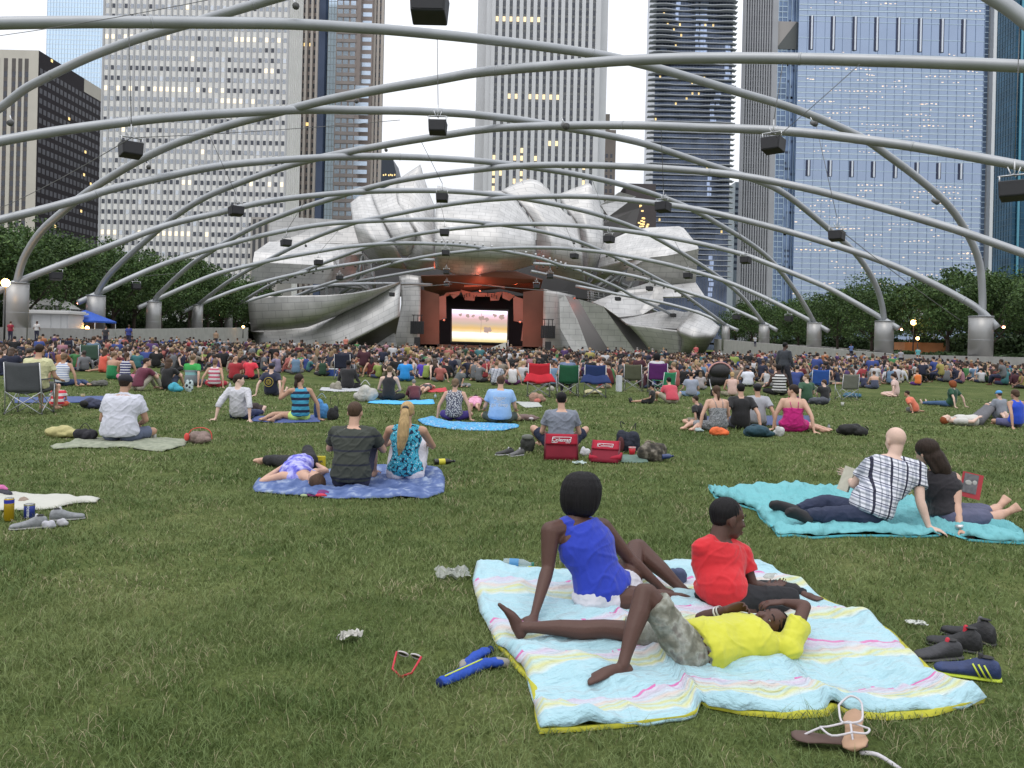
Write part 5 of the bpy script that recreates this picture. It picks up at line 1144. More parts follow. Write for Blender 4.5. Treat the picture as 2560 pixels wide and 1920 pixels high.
def person(label, J, skin_k='light', hair=('short', 'brown'), top=('tee', (.5, .5, .5)), bottom=('pants', (.1, .1, .15)), shoes=None, w=1.0, legw=1.0, hipw=1.0, vox=.011, det=1, hat=None, group=None, fingers=True,
           eyes=False, curl=(.35, .35), palm=None, thumbs=(1, -1), folds=.014, armw=1.0, barefoot=True, dep=1.0, midx=None):
    base = Vector((J['pelvis'].x, J['pelvis'].y, 0)); e = empty('person', base, label, 'person', group)
    J = {k: (v - base if isinstance(v, Vector) and k not in ('face', 'hup', 'bow', 'calfL', 'calfR', 'palmL', 'palmR', 'fwdL', 'fwdR', 'footupL', 'footupR') else v) for k, v in J.items()}; S_ = J['scale']
    bm = bmesh.new(); loft(bm, torso_secs(J, w * .97, hipw=hipw, dep=dep), 18)
    for sd in 'LR':
        pts, rs = legshape(bm, J, sd, 0, 1, legw); limb(bm, pts, rs); pts, rs = armshape(J, sd, 0, 1, armw); limb(bm, pts, rs)
        capsule(bm, J['neck'].lerp(J['sh' + sd], .25) - V3(0, 0, .02 * S_), J['sh' + sd], .055 * S_, .055 * S_)
        foot(bm, J['ank' + sd], J['toe' + sd], S_, J.get('footup' + sd, V3(0, 0, 1)), vox < .008)
        f = J.get('fwd' + sd, J['hand' + sd] - J['elb' + sd]); pl = J.get('palm' + sd, V3(0, 0, -1)); ix = 'LR'.index(sd)
        if fingers: hand(bm, J['hand' + sd], f, pl, S_, curl[ix], thumbs[ix])
    head_shape(bm, J, det)
    remesh('body', bm, skin(skin_k), e, vox, 3)
    # trousers / skirt
    kind, c = bottom[0], bottom[1]; cm = c if not isinstance(c, tuple) else mat('trousers_%d_%d_%d' % tuple(int(x * 999) for x in c), c, .85, 0, .12, 8, .8, 12, bdist=.02)
    if kind in ('pants', 'shorts', 'briefs', 'capri'):
        bm = bmesh.new(); loft(bm, torso_secs(J, w, .009, hipw=hipw, a0=0, a1=.24, dep=dep), 18); to = {'pants': .97, 'shorts': .40, 'briefs': .16, 'capri': .78}[kind]
        for sd in 'LR':
            pts, rs = legshape(bm, J, sd, .014, to, legw * (1.04 if kind == 'shorts' else 1))
            for a, b_, ra, rb in zip(pts, pts[1:], rs, rs[1:]): tube(bm, [a, b_], [ra, rb + (.008 if kind == 'shorts' else 0)], 14)
            for a, ra in zip(pts[:-1], rs[:-1]): ell(bm, a, (ra * .99,) * 3)
        tr_ = remesh('trousers' if kind != 'shorts' else 'shorts', bm, cm, e, vox * 1.05, 2, folds)
        if vox < .009: crease(tr_, .0045, 1.2)
    elif kind == 'skirt':
        bm = bmesh.new(); loft(bm, torso_secs(J, w, .006, hipw=hipw, a0=0, a1=.2, dep=dep), 18)
        kc = (J['kneeL'] + J['kneeR']) / 2; hc = (J['hipL'] + J['hipR']) / 2
        for sd in 'LR': capsule(bm, J['hip' + sd], J['hip' + sd].lerp(J['knee' + sd], .8), .11 * S_ * legw, .085 * S_ * legw)
        capsule(bm, hc, hc.lerp(kc, .72), .11 * S_ * legw, .09 * S_ * legw)
        remesh('skirt', bm, cm, e, vox * 1.1, 3, folds)
    # top
    kind, c = top[0], top[1]; tm_ = c if not isinstance(c, tuple) else mat('top_%d_%d_%d' % tuple(int(x * 999) for x in c), c, .85, 0, .06, 7, .9, 10, sheen=.15, bdist=.022, stretch=(1, 1, .55))
    if kind:
        bm = bmesh.new(); a1 = {'tee': .955, 'polo': .97, 'long': .955, 'tank': .94, 'strapless': .70, 'straps': .72, 'sleeveless': .94, 'half': .955}[kind]; g = .022 if kind in ('tee', 'polo', 'long', 'half') else .016
        loft(bm, torso_secs(J, w, g, hipw=hipw, a0=(.0 if kind != 'tank' else .05), a1=a1, dep=dep, cap_={'tank': .130, 'sleeveless': .150}.get(kind)), 20)
        if kind in ('tee', 'polo', 'long', 'half'):
            to = {'tee': .30, 'polo': .32, 'long': .95, 'half': .62}[kind]
            for sd in 'LR':
                pts, rs = armshape(J, sd, .015 if kind != 'long' else .011, to, armw)
                for a, b_, ra, rb in zip(pts, pts[1:], rs, rs[1:]): tube(bm, [a, b_], [ra, rb], 14)
                for a, ra in zip(pts[:-1], rs[:-1]): ell(bm, a, (ra,) * 3)
                capsule(bm, J['neck'].lerp(J['sh' + sd], .35) - V3(0, 0, .022 * S_), J['sh' + sd], .058 * S_ + g * .4, .056 * S_ + g * .5)
            if kind == 'polo':
                d = (J['head'] - J['neck']).normalized(); tube(bm, [J['neck'] - d * .03 * S_, J['neck'] + d * .028 * S_], [.082 * S_, .066 * S_], 16)
        elif kind in ('tank', 'sleeveless', 'straps'):
            for sd in 'LR':
                q = J['neck'].lerp(J['sh' + sd], .5); b2 = J['chest']; ss = (J['sh' + sd] - J['neck'])
                if kind == 'tank': capsule(bm, J['chest'].lerp(J['neck'], .15) + (J['shR'] - J['shL']).normalized() * (1 if sd == 'R' else -1) * .07 * S_, J['neck'].lerp(J['sh' + sd], .38) - V3(0, 0, .03 * S_), .085 * S_ + g * .6, .055 * S_ + g * .6)
                if kind != 'straps': capsule(bm, J['neck'].lerp(J['sh' + sd], .28) - V3(0, 0, .022 * S_), J['neck'].lerp(J['sh' + sd], .42 if kind == 'tank' else .62) - V3(0, 0, .012 * S_), .054 * S_ + .010, (.052 if kind == 'tank' else .056) * S_ + .010)
        sh_ = remesh('shirt', bm, tm_, e, vox, 5 if vox < .009 else 2, folds * .6)
        if vox < .0125: crease(sh_, .0055 if vox < .009 else .008)
        if kind == 'straps':
            for sd in 'LR':
                fdir = (J['neck'] - J['chest']).normalized().cross((J['shR'] - J['shL']).normalized()).normalized()
                if fdir.dot(J['face']) > 0: fdir = -fdir
                a = J['neck'].lerp(J['sh' + sd], .5) + V3(0, 0, .05 * S_); b_ = J['chest'] + (J['shR'] - J['shL']).normalized() * (1 if sd == 'R' else -1) * .06 * S_ + fdir * .115 * S_ * w
                tobj('strap', [a, a.lerp(b_, .5) + fdir * .03, b_], .006, tm_, e, 6)
    st, hk = hair
    if st and st != 'bald': ha_ = remesh('hair', hair_shape(J, st), hairm(hk), e, min(vox, .009), 7, .002, CLOUD2)
    if st and st != 'bald' and vox < .009: crease(ha_, .0035, 1, J['head'])
    if hat: mk_hat(J, hat[0], mat('hat_%d_%d_%d' % tuple(int(x * 999) for x in hat[1]), hat[1], .8, 0, .1, 20), e)
    if shoes:
        for sd in 'LR':
            bm = bmesh.new(); a, t_ = J['ank' + sd], J['toe' + sd]; d = (t_ - a).normalized(); u = J.get('footup' + sd, V3(0, 0, 1)); u = (u - d * u.dot(d)).normalized(); s = d.cross(u)
            loft(bm, [(a - d * .055 * S_ - u * .02 * S_, s, u, .03 * S_, .045 * S_), (a - u * .015 * S_, s, u, .042 * S_, .06 * S_), (a.lerp(t_, .5), s, u, .048 * S_, .045 * S_), (a.lerp(t_, .95), s, u, .052 * S_, .032 * S_), (t_ + d * .035 * S_, s, u, .032 * S_, .022 * S_)], 14)
            remesh('shoe', bm, mat('shoe_%d' % int(shoes[0] * 999), shoes, .7, 0, .1, 20), e, .009, 2)
    if eyes:
        Sh = J.get('hscale', S_); s, f, u = axes(J.get('hup', J['head'] - J['neck']), J['face']); M = RM(s, f, u)
        for x in (-.030, .030):
            c_ = J['head'] + M @ V3(x, .0715, .0) * Sh; bm = bmesh.new(); ell(bm, c_, (.0115 * Sh, .0080 * Sh, .0058 * Sh), M, 14, 8); ey = bobj('eye', bm, mat('eye_white', (.34, .31, .29), .25), e, True)
            bm = bmesh.new(); ell(bm, c_ + M @ V3(.001, .0062, 0) * Sh, (.0052 * Sh, .003 * Sh, .0052 * Sh), M, 12, 6); bobj('iris', bm, mat('eye_dark', (.012, .008, .006), .2), ey, True)
            bm = bmesh.new(); limb(bm, [J['head'] + M @ V3(x * .5, .092, .026) * Sh, J['head'] + M @ V3(x, .088, .031) * Sh, J['head'] + M @ V3(x * 1.6, .076, .024) * Sh], [.0028 * Sh] * 3, 6); bobj('eyebrow', bm, hairm('black'), e, True)
        bm = bmesh.new(); ell(bm, J['head'] + M @ V3(0, .0865, -.069) * Sh, (.021 * Sh, .011 * Sh, .0055 * Sh), M, 12, 8); ell(bm, J['head'] + M @ V3(0, .0855, -.079) * Sh, (.019 * Sh, .011 * Sh, .0065 * Sh), M, 12, 8); bobj('lips', bm, mat('lips_' + skin_k, tuple(SK[skin_k][i] * (1.5, .95, 1.0)[i] for i in range(3)), .4), e, True)
    return e
# ---- posed skeleton in its own frame (x right, y facing, z up) for people sitting on the grass
def pose(arms='lap', legs='cross', lean=0.0, side=0.0, turn=0.0, s=1.0, nod=-.12, seat=.0, tilt=0.0):
    J = {}; pel = V3(0, 0, .105 + seat); sl_, cl_ = math.sin(lean), math.cos(lean)
    up = V3(math.sin(side), -sl_, cl_).normalized()
    ch = pel + up * .34; nk = ch + (up + V3(0, .18, 0)).normalized() * .185; hd = nk + V3(math.sin(tilt) * .15, .045 - sl_ * .06, .155)
    J.update(pelvis=pel, chest=ch, neck=nk, head=hd, bow=V3(0, -.035, 0)); J['hipL'] = pel + V3(-.095, .01, 0); J['hipR'] = pel + V3(.095, .01, 0)
    J['shL'] = nk + V3(-.185, -.005, -.055 + side * .1); J['shR'] = nk + V3(.185, -.005, -.055 - side * .1)
    J['face'] = V3(math.sin(turn), math.cos(turn), nod); J['hup'] = V3(math.sin(tilt), .1, 1)
    for sd, k in (('L', -1), ('R', 1)):
        sh = J['sh' + sd]; a = arms if isinstance(arms, str) else arms['LR'.index(sd)]
        if a == 'lap': J['elb' + sd] = sh + V3(.09 * k, .06, -.27); J['hand' + sd] = V3(.10 * k, .30, .20 + seat); J['fwd' + sd] = V3(-.5 * k, .8, -.2)
        elif a == 'back': J['hand' + sd] = V3(.33 * k, -.26 - sl_ * .35, .03); J['elb' + sd] = (sh + J['hand' + sd]) / 2 + V3(.04 * k, -.06, .02); J['fwd' + sd] = V3(.5 * k, -.75, -.05); J['palm' + sd] = V3(0, 0, -1)
        elif a == 'side': J['hand' + sd] = V3(.36 * k, -.02, .03); J['elb' + sd] = (sh + J['hand' + sd]) / 2 + V3(.05 * k, -.03, .02); J['fwd' + sd] = V3(.9 * k, .2, -.05)
        elif a == 'knee': J['elb' + sd] = sh + V3(.10 * k, .17, -.19); J['hand' + sd] = V3(.12 * k, .50, .43); J['fwd' + sd] = V3(-.4 * k, .8, -.3)
        elif a == 'up': J['elb' + sd] = sh + V3(.16 * k, .08, -.14); J['hand' + sd] = sh + V3(.10 * k, .12, .12); J['fwd' + sd] = V3(-.2 * k, .1, 1); J['palm' + sd] = V3(0, 1, 0)
        elif a == 'rest': J['elb' + sd] = sh + V3(.10 * k, .03, -.27); J['hand' + sd] = V3(.30 * k, .24, .24 + seat); J['fwd' + sd] = V3(0, 1, -.1)
    for sd, k in (('L', -1), ('R', 1)):
        l = legs if isinstance(legs, str) else legs['LR'.index(sd)]
        if l == 'cross': kn = V3(.33 * k, .30, .13); an = V3(-.07 * k, .40 + .04 * k, .075); to = an + V3(-.16 * k, .05, -.03)
        elif l == 'up': kn = V3(.14 * k, .38, .46); an = V3(.13 * k, .62, .085); to = an + V3(.02 * k, .17, -.045)
        elif l == 'wide': kn = V3(.40 * k, .30, .34); an = V3(.28 * k, .62, .085); to = an + V3(.04 * k, .17, -.045)
        elif l == 'out': kn = V3(.12 * k, .44, .11); an = V3(.14 * k, .85, .075); to = an + V3(.04 * k, .07, .14)
        elif l == 'sideL': kn = V3(-.30 - .1 * (k > 0), .28 + .1 * k, .11); an = V3(-.58 - .05 * k, -.02 + .1 * k, .07); to = an + V3(-.12, -.10, -.02)
        elif l == 'sideR': kn = V3(.30 + .1 * (k < 0), .28 - .1 * k, .11); an = V3(.58 - .05 * k, -.02 - .1 * k, .07); to = an + V3(.12, -.10, -.02)
        elif l == 'chair': kn = V3(.13 * k, .43, .13 + seat); an = V3(.13 * k, .50, .09); to = an + V3(.02 * k, .16, -.05)
        elif l == 'kneel': kn = V3(.14 * k, .36, .07); an = V3(.12 * k, -.05, .05); to = an + V3(0, -.17, -.01)
        J['knee' + sd] = kn; J['ank' + sd] = an; J['toe' + sd] = to
        if l == 'out': J['footup' + sd] = V3(0, -1, .4)
    J['scale'] = 1.0
    return J
DIRS = ('face', 'hup', 'bow', 'palmL', 'palmR', 'fwdL', 'fwdR', 'footupL', 'footupR', 'calfL', 'calfR')
def place(J, loc, yaw=0.0, s=1.0):
    """yaw: turn of the body, positive to the viewer's left"""
    R = Matrix.Rotation(yaw, 3, 'Z'); o = {}
    for k, v in J.items():
        if isinstance(v, Vector): o[k] = (R @ v) if k in DIRS else (R @ v) * s + Vector(loc)
        else: o[k] = v * s if k == 'scale' else v
    return o
def sitter(px, yb, yt, label, yaw=0, arms='lap', legs='cross', lean=0.0, side=0.0, turn=0.0, nod=-.12, ws=1.0, tilt=0.0, **kw):
    g = G(px, yb); J = pose(arms, legs, lean, side, turn, 1, nod, 0.0, tilt); h = J['head'].z + .105
    s = (yb - yt) / FPX * (g.y + .0) / h
    J = place(J, g + Vector((0, .10 * s, 0)), yaw, s); return person(label, J, vox=max(.011, g.y * .00085) if 'vox' not in kw else kw.pop('vox'), **kw)
# ---- patterned cloths
def pattern(name, build, rough=.85):
    if name in MATS: return MATS[name]
    m = mat(name, (.5, .5, .5), rough); n = N(m); t_ = n.nodes.new('ShaderNodeTexCoord'); build(n, t_.outputs['Object'], n.nodes['Principled BSDF']); return m
def stripes(name, cols, scale, axis=2, hard=True, rot=0.0):
    def f(n, v, b):
        mp_ = n.nodes.new('ShaderNodeMapping'); mp_.inputs['Rotation'].default_value = (0, rot, 0); n.links.new(v, mp_.inputs[0])
        sx_ = n.nodes.new('ShaderNodeSeparateXYZ'); n.links.new(mp_.outputs[0], sx_.inputs[0]); a = n.nodes.new('ShaderNodeMath'); a.operation = 'MULTIPLY'; a.inputs[1].default_value = scale
        n.links.new(sx_.outputs[axis], a.inputs[0]); fr = n.nodes.new('ShaderNodeMath'); fr.operation = 'FRACT'; n.links.new(a.outputs[0], fr.inputs[0])
        r_ = ramp(n, cols, 'CONSTANT' if hard else 'LINEAR'); n.links.new(fr.outputs[0], r_.inputs[0]); n.links.new(r_.outputs[0], b.inputs['Base Color'])
    return pattern(name, f)
def mottle(name, cols, scale, kind='noise'):
    def f(n, v, b):
        if kind == 'noise': x = n.nodes.new('ShaderNodeTexNoise'); x.inputs['Detail'].default_value = 4
        else: x = n.nodes.new('ShaderNodeTexVoronoi')
        x.inputs['Scale'].default_value = scale; n.links.new(v, x.inputs['Vector']); r_ = ramp(n, cols, 'CONSTANT' if kind != 'noise' else 'LINEAR'); n.links.new(x.outputs['Fac' if kind == 'noise' else 'Distance'], r_.inputs[0]); n.links.new(r_.outputs[0], b.inputs['Base Color'])
    return pattern(name, f)
def plaid(name):
    def f(n, v, b):
        mp_ = n.nodes.new('ShaderNodeMapping'); mp_.inputs['Rotation'].default_value = (0, -.28, 0); n.links.new(v, mp_.inputs[0])
        sx_ = n.nodes.new('ShaderNodeSeparateXYZ'); n.links.new(mp_.outputs[0], sx_.inputs[0]); last = None
        for ax, sc, cols in ((0, 8.4, [(0, (.62, .63, .68)), (.12, (.02, .022, .05)), (.26, (.62, .63, .68)), (.55, (.30, .32, .36)), (.62, (.62, .63, .68)), (.8, (.40, .42, .48))]),
                             (2, 12.5, [(0, (1, 1, 1)), (.10, (.12, .13, .2)), (.2, (1, 1, 1)), (.45, (.48, .5, .52)), (.66, (1, 1, 1)), (.84, (.4, .42, .5))])):
            a = n.nodes.new('ShaderNodeMath'); a.operation = 'MULTIPLY'; a.inputs[1].default_value = sc; n.links.new(sx_.outputs[ax], a.inputs[0]); fr = n.nodes.new('ShaderNodeMath'); fr.operation = 'FRACT'; n.links.new(a.outputs[0], fr.inputs[0])
            r_ = ramp(n, cols, 'CONSTANT'); n.links.new(fr.outputs[0], r_.inputs[0])
            if last is None: last = r_
            else:
                mx_ = n.nodes.new('ShaderNodeMix'); mx_.data_type = 'RGBA'; mx_.blend_type = 'MULTIPLY'; mx_.inputs[0].default_value = 1; n.links.new(last.outputs[0], mx_.inputs[6]); n.links.new(r_.outputs[0], mx_.inputs[7]); n.links.new(mx_.outputs[2], b.inputs['Base Color'])
    return pattern(name, f)
# ================================================================ blankets
def coons(top, bot, left, right, nu, nv):
    T, B, L, R = [resample([V3(p[0], p[1], 0) for p in e_], n) for e_, n in ((top, nu), (bot, nu), (left, nv), (right, nv))]
    out = []
    for i in range(nu):
        u = i / (nu - 1); c = []
        for j in range(nv):
            v = j / (nv - 1)
            p = T[i] * (1 - v) + B[i] * v + L[j] * (1 - u) + R[j] * u - (T[0] * (1 - u) * (1 - v) + T[-1] * u * (1 - v) + B[0] * (1 - u) * v + B[-1] * u * v); c.append(p)
        out.append(c)
    return out
def blanket(label, top, bot, left, right, m, nu=60, nv=40, puff=.02, fold=.012, under=None, z0=.028, cat='blanket', seed=0.0, name='blanket', sc=1.0):
    g = coons(top, bot, left, right, nu, nv); W = [[G(p.x, p.y) for p in c] for c in g]
    base = W[0][-1].copy(); e = None
    poly = [W[i][0] for i in range(nu)] + [W[-1][j] for j in range(nv)] + [W[i][-1] for i in range(nu - 1, -1, -1)] + [W[0][j] for j in range(nv - 1, -1, -1)]
    EXCL.append([(p.x, p.y) for p in poly])
    bm = bmesh.new(); uv = bm.loops.layers.uv.new('UVMap'); vs = []
    for i in range(nu):
        c = []
        for j in range(nv):
            p = W[i][j]; ed = min(i, nu - 1 - i, j, nv - 1 - j); q = p / sc
            r = abs(noise.noise(V3(q.x * 2.0 + seed, q.y * 3.4, 1))); r2 = 1 - abs(noise.noise(V3(q.x * 1.3 + q.y * 2.4 + seed, q.y * .9 - q.x * .6, 5))) * 3.2
            z = z0 + puff * (noise.noise(V3(q.x * 3 + seed, q.y * 3, 2)) + .5) + fold * max(0, r2) * 2.2 - fold * r + fold * .5 * noise.noise(V3(q.x * 11, q.y * 11, 3)) + fold * .75 * max(0, 1 - 5 * abs(noise.noise(V3(q.x * 3.1 + q.y * 1.4, q.y * 5 - q.x * 1.1, seed + 8)))) + fold * .5 * max(0, 1 - 4 * abs(noise.noise(V3(q.x * 7 - q.y * 3, q.y * 6 + q.x * 3, seed + 4))))
            z *= min(1, .45 + ed * .3); c.append(bm.verts.new((p.x - base.x, p.y - base.y, max(.008, z))))
        vs.append(c)
    for i in range(nu - 1):
        for j in range(nv - 1):
            f = bm.faces.new((vs[i][j], vs[i][j + 1], vs[i + 1][j + 1], vs[i + 1][j])); f.smooth = True
            for l, (a, b_) in zip(f.loops, ((i, j), (i, j + 1), (i + 1, j + 1), (i + 1, j))): l[uv].uv = (a / (nu - 1), 1 - b_ / (nv - 1))
    o = bobj(name, bm, m); o.location = (base.x, base.y, 0); s = o.modifiers.new('s', 'SOLIDIFY'); s.thickness = .012 if puff > .015 else .004; s.offset = -1
    if o.data.polygons[0].normal.z < 0: o.data.flip_normals()
    tag(o, label, cat)
    if under:
        bm = bmesh.new(); ring = []; cen = sum(poly, Vector()) / len(poly); a_ = []; b2 = []
        for k, p in enumerate(poly):
            d = (p - cen).normalized(); w_ = -.012 + under[1] * max(0, noise.noise(V3(p.x * 2.3, p.y * 2.3, 9)) * 1.8 + .15); a_.append(bm.verts.new((p.x + d.x * w_ - base.x, p.y + d.y * w_ - base.y, .004))); b2.append(bm.verts.new((p.x + d.x * w_ * .5 - base.x, p.y + d.y * w_ * .5 - base.y, .024))); ring.append(bm.verts.new((p.x - d.x * .05 - base.x, p.y - d.y * .05 - base.y, .012)))
        k = len(poly)
        for i in range(k):
            for r0, r1 in ((a_, b2), (b2, ring)):
                try: f = bm.faces.new((r0[i], r0[(i + 1) % k], r1[(i + 1) % k], r1[i])); f.smooth = True
                except ValueError: pass
        bobj('underside', bm, under[0], o)
    return o
def Z(x0, y0, s): return lambda *pts: [(x0 + a / s, y0 + b_ / s) for a, b_ in pts]
F_ = Z(0, 0, .864)
# comforter material
cm = mat('comforter', (.5, .7, .8), .85, sheen=.3); n = N(cm); b = n.nodes['Principled BSDF']
uvn = n.nodes.new('ShaderNodeUVMap'); nz1 = n.nodes.new('ShaderNodeTexNoise'); nz1.inputs['Scale'].default_value = 5; n.links.new(uvn.outputs[0], nz1.inputs['Vector'])
sx_ = n.nodes.new('ShaderNodeSeparateXYZ'); n.links.new(uvn.outputs[0], sx_.inputs[0])
ma = n.nodes.new('ShaderNodeMath'); ma.operation = 'MULTIPLY_ADD'; ma.inputs[1].default_value = .06; n.links.new(nz1.outputs['Fac'], ma.inputs[0]); n.links.new(sx_.outputs[1], ma.inputs[2])
mb = n.nodes.new('ShaderNodeMath'); mb.operation = 'MULTIPLY'; mb.inputs[1].default_value = 4.1; n.links.new(ma.outputs[0], mb.inputs[0]); fr = n.nodes.new('ShaderNodeMath'); fr.operation = 'FRACT'; n.links.new(mb.outputs[0], fr.inputs[0])
AQ = (.34, .54, .60)
rr = ramp(n, [(0, AQ), (.30, AQ), (.32, (.50, .60, .60)), (.37, (.54, .55, .26)), (.42, (.42, .56, .54)), (.46, (.52, .53, .20)), (.50, (.47, .57, .54)), (.56, (.56, .47, .42)), (.60, (.46, .54, .60)), (.68, (.50, .43, .54)), (.70, (.52, .50, .58)), (.75, AQ), (1, AQ)])
n.links.new(fr.outputs[0], rr.inputs[0])
# pink dashes along the top of every stripe group
pk = ramp(n, [(0, (0, 0, 0)), (.715, (1, 1, 1)), (.75, (0, 0, 0))], 'CONSTANT'); n.links.new(fr.outputs[0], pk.inputs[0])
n2_ = n.nodes.new('ShaderNodeTexNoise'); n2_.inputs['Scale'].default_value = 13; mpn = n.nodes.new('ShaderNodeMapping'); mpn.inputs['Scale'].default_value = (1, .35, 1); n.links.new(uvn.outputs[0], mpn.inputs[0]); n.links.new(mpn.outputs[0], n2_.inputs['Vector'])
gt = n.nodes.new('ShaderNodeMath'); gt.operation = 'GREATER_THAN'; gt.inputs[1].default_value = .5; n.links.new(n2_.outputs['Fac'], gt.inputs[0])
mlt = n.nodes.new('ShaderNodeMath'); mlt.operation = 'MULTIPLY'; n.links.new(gt.outputs[0], mlt.inputs[0]); n.links.new(pk.outputs[0], mlt.inputs[1])
mx1 = n.nodes.new('ShaderNodeMix'); mx1.data_type = 'RGBA'; n.links.new(mlt.outputs[0], mx1.inputs[0]); n.links.new(rr.outputs[0], mx1.inputs[6]); mx1.inputs[7].default_value = (.55, .14, .36, 1)
# quilting seams
sc_ = n.nodes.new('ShaderNodeMath'); sc_.operation = 'MULTIPLY'; sc_.inputs[1].default_value = 5; n.links.new(sx_.outputs[0], sc_.inputs[0]); fq = n.nodes.new('ShaderNodeMath'); fq.operation = 'FRACT'; n.links.new(sc_.outputs[0], fq.inputs[0])
qr = ramp(n, [(0, (.55, .55, .55)), (.004, (1, 1, 1))]); n.links.new(fq.outputs[0], qr.inputs[0]); mx2 = n.nodes.new('ShaderNodeMix'); mx2.data_type = 'RGBA'; mx2.blend_type = 'MULTIPLY'; mx2.inputs[0].default_value = 1
n.links.new(mx1.outputs[2], mx2.inputs[6]); n.links.new(qr.outputs[0], mx2.inputs[7]); n.links.new(mx2.outputs[2], b.inputs['Base Color'])
nb_ = n.nodes.new('ShaderNodeTexNoise'); nb_.inputs['Scale'].default_value = 9; nb_.inputs['Detail'].default_value = 6; mp3 = n.nodes.new('ShaderNodeMapping'); mp3.inputs['Scale'].default_value = (1, 2.2, 1); mp3.inputs['Rotation'].default_value = (0, 0, .5); n.links.new(uvn.outputs[0], mp3.inputs[0]); n.links.new(mp3.outputs[0], nb_.inputs['Vector'])
bpn = n.nodes.new('ShaderNodeBump'); bpn.inputs['Strength'].default_value = .9; bpn.inputs['Distance'].default_value = .10; n.links.new(nb_.outputs['Fac'], bpn.inputs['Height']); n.links.new(bpn.outputs[0], b.inputs['Normal'])
blanket('large pale aqua comforter with pink and yellow stripes under the three people in front',
        F_((1030, 1220), (1100, 1226), (1240, 1238), (1400, 1222), (1520, 1215), (1600, 1222), (1640, 1230)),
        F_((1165, 1588), (1260, 1583), (1400, 1570), (1480, 1560), (1505, 1550), (1514, 1524), (1530, 1535), (1600, 1548), (1700, 1551), (1780, 1545), (1796, 1528), (1830, 1545), (1900, 1551), (2000, 1545), (2080, 1535), (2132, 1522)),
        F_((1030, 1220), (1020, 1262), (1035, 1330), (1060, 1375), (1070, 1400), (1100, 1425), (1135, 1465), (1145, 1500), (1155, 1550), (1165, 1588)),
        F_((1640, 1230), (1690, 1250), (1735, 1275), (1790, 1305), (1840, 1325), (1895, 1350), (1930, 1375), (1955, 1405), (2000, 1450), (2050, 1480), (2100, 1495), (2132, 1522)), cm, 120, 84, .020, .020,
        (mat('comforter_back', (.42, .41, .03), .8, 0, .1, 9), .035), .020)
z2 = Z(1740, 1040, 2.698)
turq = mat('turquoise_sheet', (.14, .40, .43), .8, 0, .05, 6, 1, 6, bdist=.06, stretch=(1.6, .8, 1))
blanket('turquoise bed sheet under the reclining couple at the right', z2((80, 490), (200, 520), (330, 505), (450, 490), (560, 500), (620, 475), (720, 495), (820, 492), (1100, 520), (1400, 560), (1700, 640), (1970, 735), (2230, 835)),
        z2((550, 822), (660, 815), (780, 835), (1000, 820), (1250, 820), (1500, 828), (1640, 820), (1700, 800), (1850, 850), (2000, 862), (2230, 870)), z2((80, 490), (130, 560), (250, 600), (400, 645), (430, 700), (500, 760), (550, 822)), z2((2230, 835), (2230, 870)), turq, 130, 60, .006, .036, (mat('turquoise_hem', (.08, .40, .46), .8), .02), .012, seed=3)
z6 = Z(600, 960, 4.096)
denim = mottle('denim_tiedye', [(.35, (.05, .09, .23)), (.55, (.10, .15, .32)), (.68, (.27, .33, .46))], 9)
blanket('blue mottled blanket under the man in the striped shirt and his neighbours', z6((160, 1035), (400, 1000), (900, 900), (1400, 860), (1800, 870), (2060, 900)), z6((150, 1110), (350, 1135), (550, 1150), (900, 1180), (1200, 1185), (1400, 1195), (1700, 1185), (1900, 1190), (2090, 1120)),
        z6((160, 1035), (130, 1075), (150, 1110)), z6((2060, 900), (2100, 1000), (2090, 1120)), denim, 80, 34, .008, .022, None, .02, seed=7)
z5 = Z(0, 900, 5.53)
blanket('pale khaki towel under the man in the white polo shirt', z5((690, 1205), (850, 1190), (950, 1150), (1080, 1105), (1400, 1090), (1900, 1080), (2212, 1095), (2600, 1120)), z5((745, 1245), (1000, 1225), (1300, 1225), (1700, 1220), (2000, 1255), (2250, 1275), (2560, 1190)), z5((690, 1205), (745, 1245)), z5((2600, 1120), (2560, 1190)),
        mottle('khaki_towel', [(.4, (.20, .22, .16)), (.6, (.28, .30, .22))], 12), 50, 14, .008, .012, None, .02, seed=11)
z3 = Z(960, 780, 3.456)
blanket('bright blue and white patterned blanket under the couple left of centre', z3((290, 940), (410, 905), (560, 955), (900, 960), (1170, 985)), z3((350, 985), (560, 1018), (820, 1030), (1050, 1030), (1160, 1000)), z3((290, 940), (350, 985)), z3((1170, 985), (1160, 1000)),
        mottle('blue_pattern', [(0, (.38, .52, .60)), (.28, (.05, .22, .48)), (.5, (.08, .34, .56))], 13, 'vor'), 40, 12, .01, .012, None, .02, seed=13)
z7 = Z(0, 1180, 7.373)
blanket('cream white sheet at the left edge beside the drink cans', z7((-400, 380), (300, 405), (600, 440), (880, 465), (1300, 450), (1430, 500), (1600, 480), (1845, 505)), z7((-400, 760), (300, 740), (700, 720), (960, 700), (1350, 620), (1600, 595), (1770, 588), (1845, 510)), z7((-400, 380), (-400, 760)), z7((1845, 505), (1845, 510)),
        mat('cream_sheet', (.46, .46, .41), .85, 0, .04, 5, .4, 12), 44, 12, .01, .012, None, .02, seed=17)
z22 = Z(500, 780, 3.456)
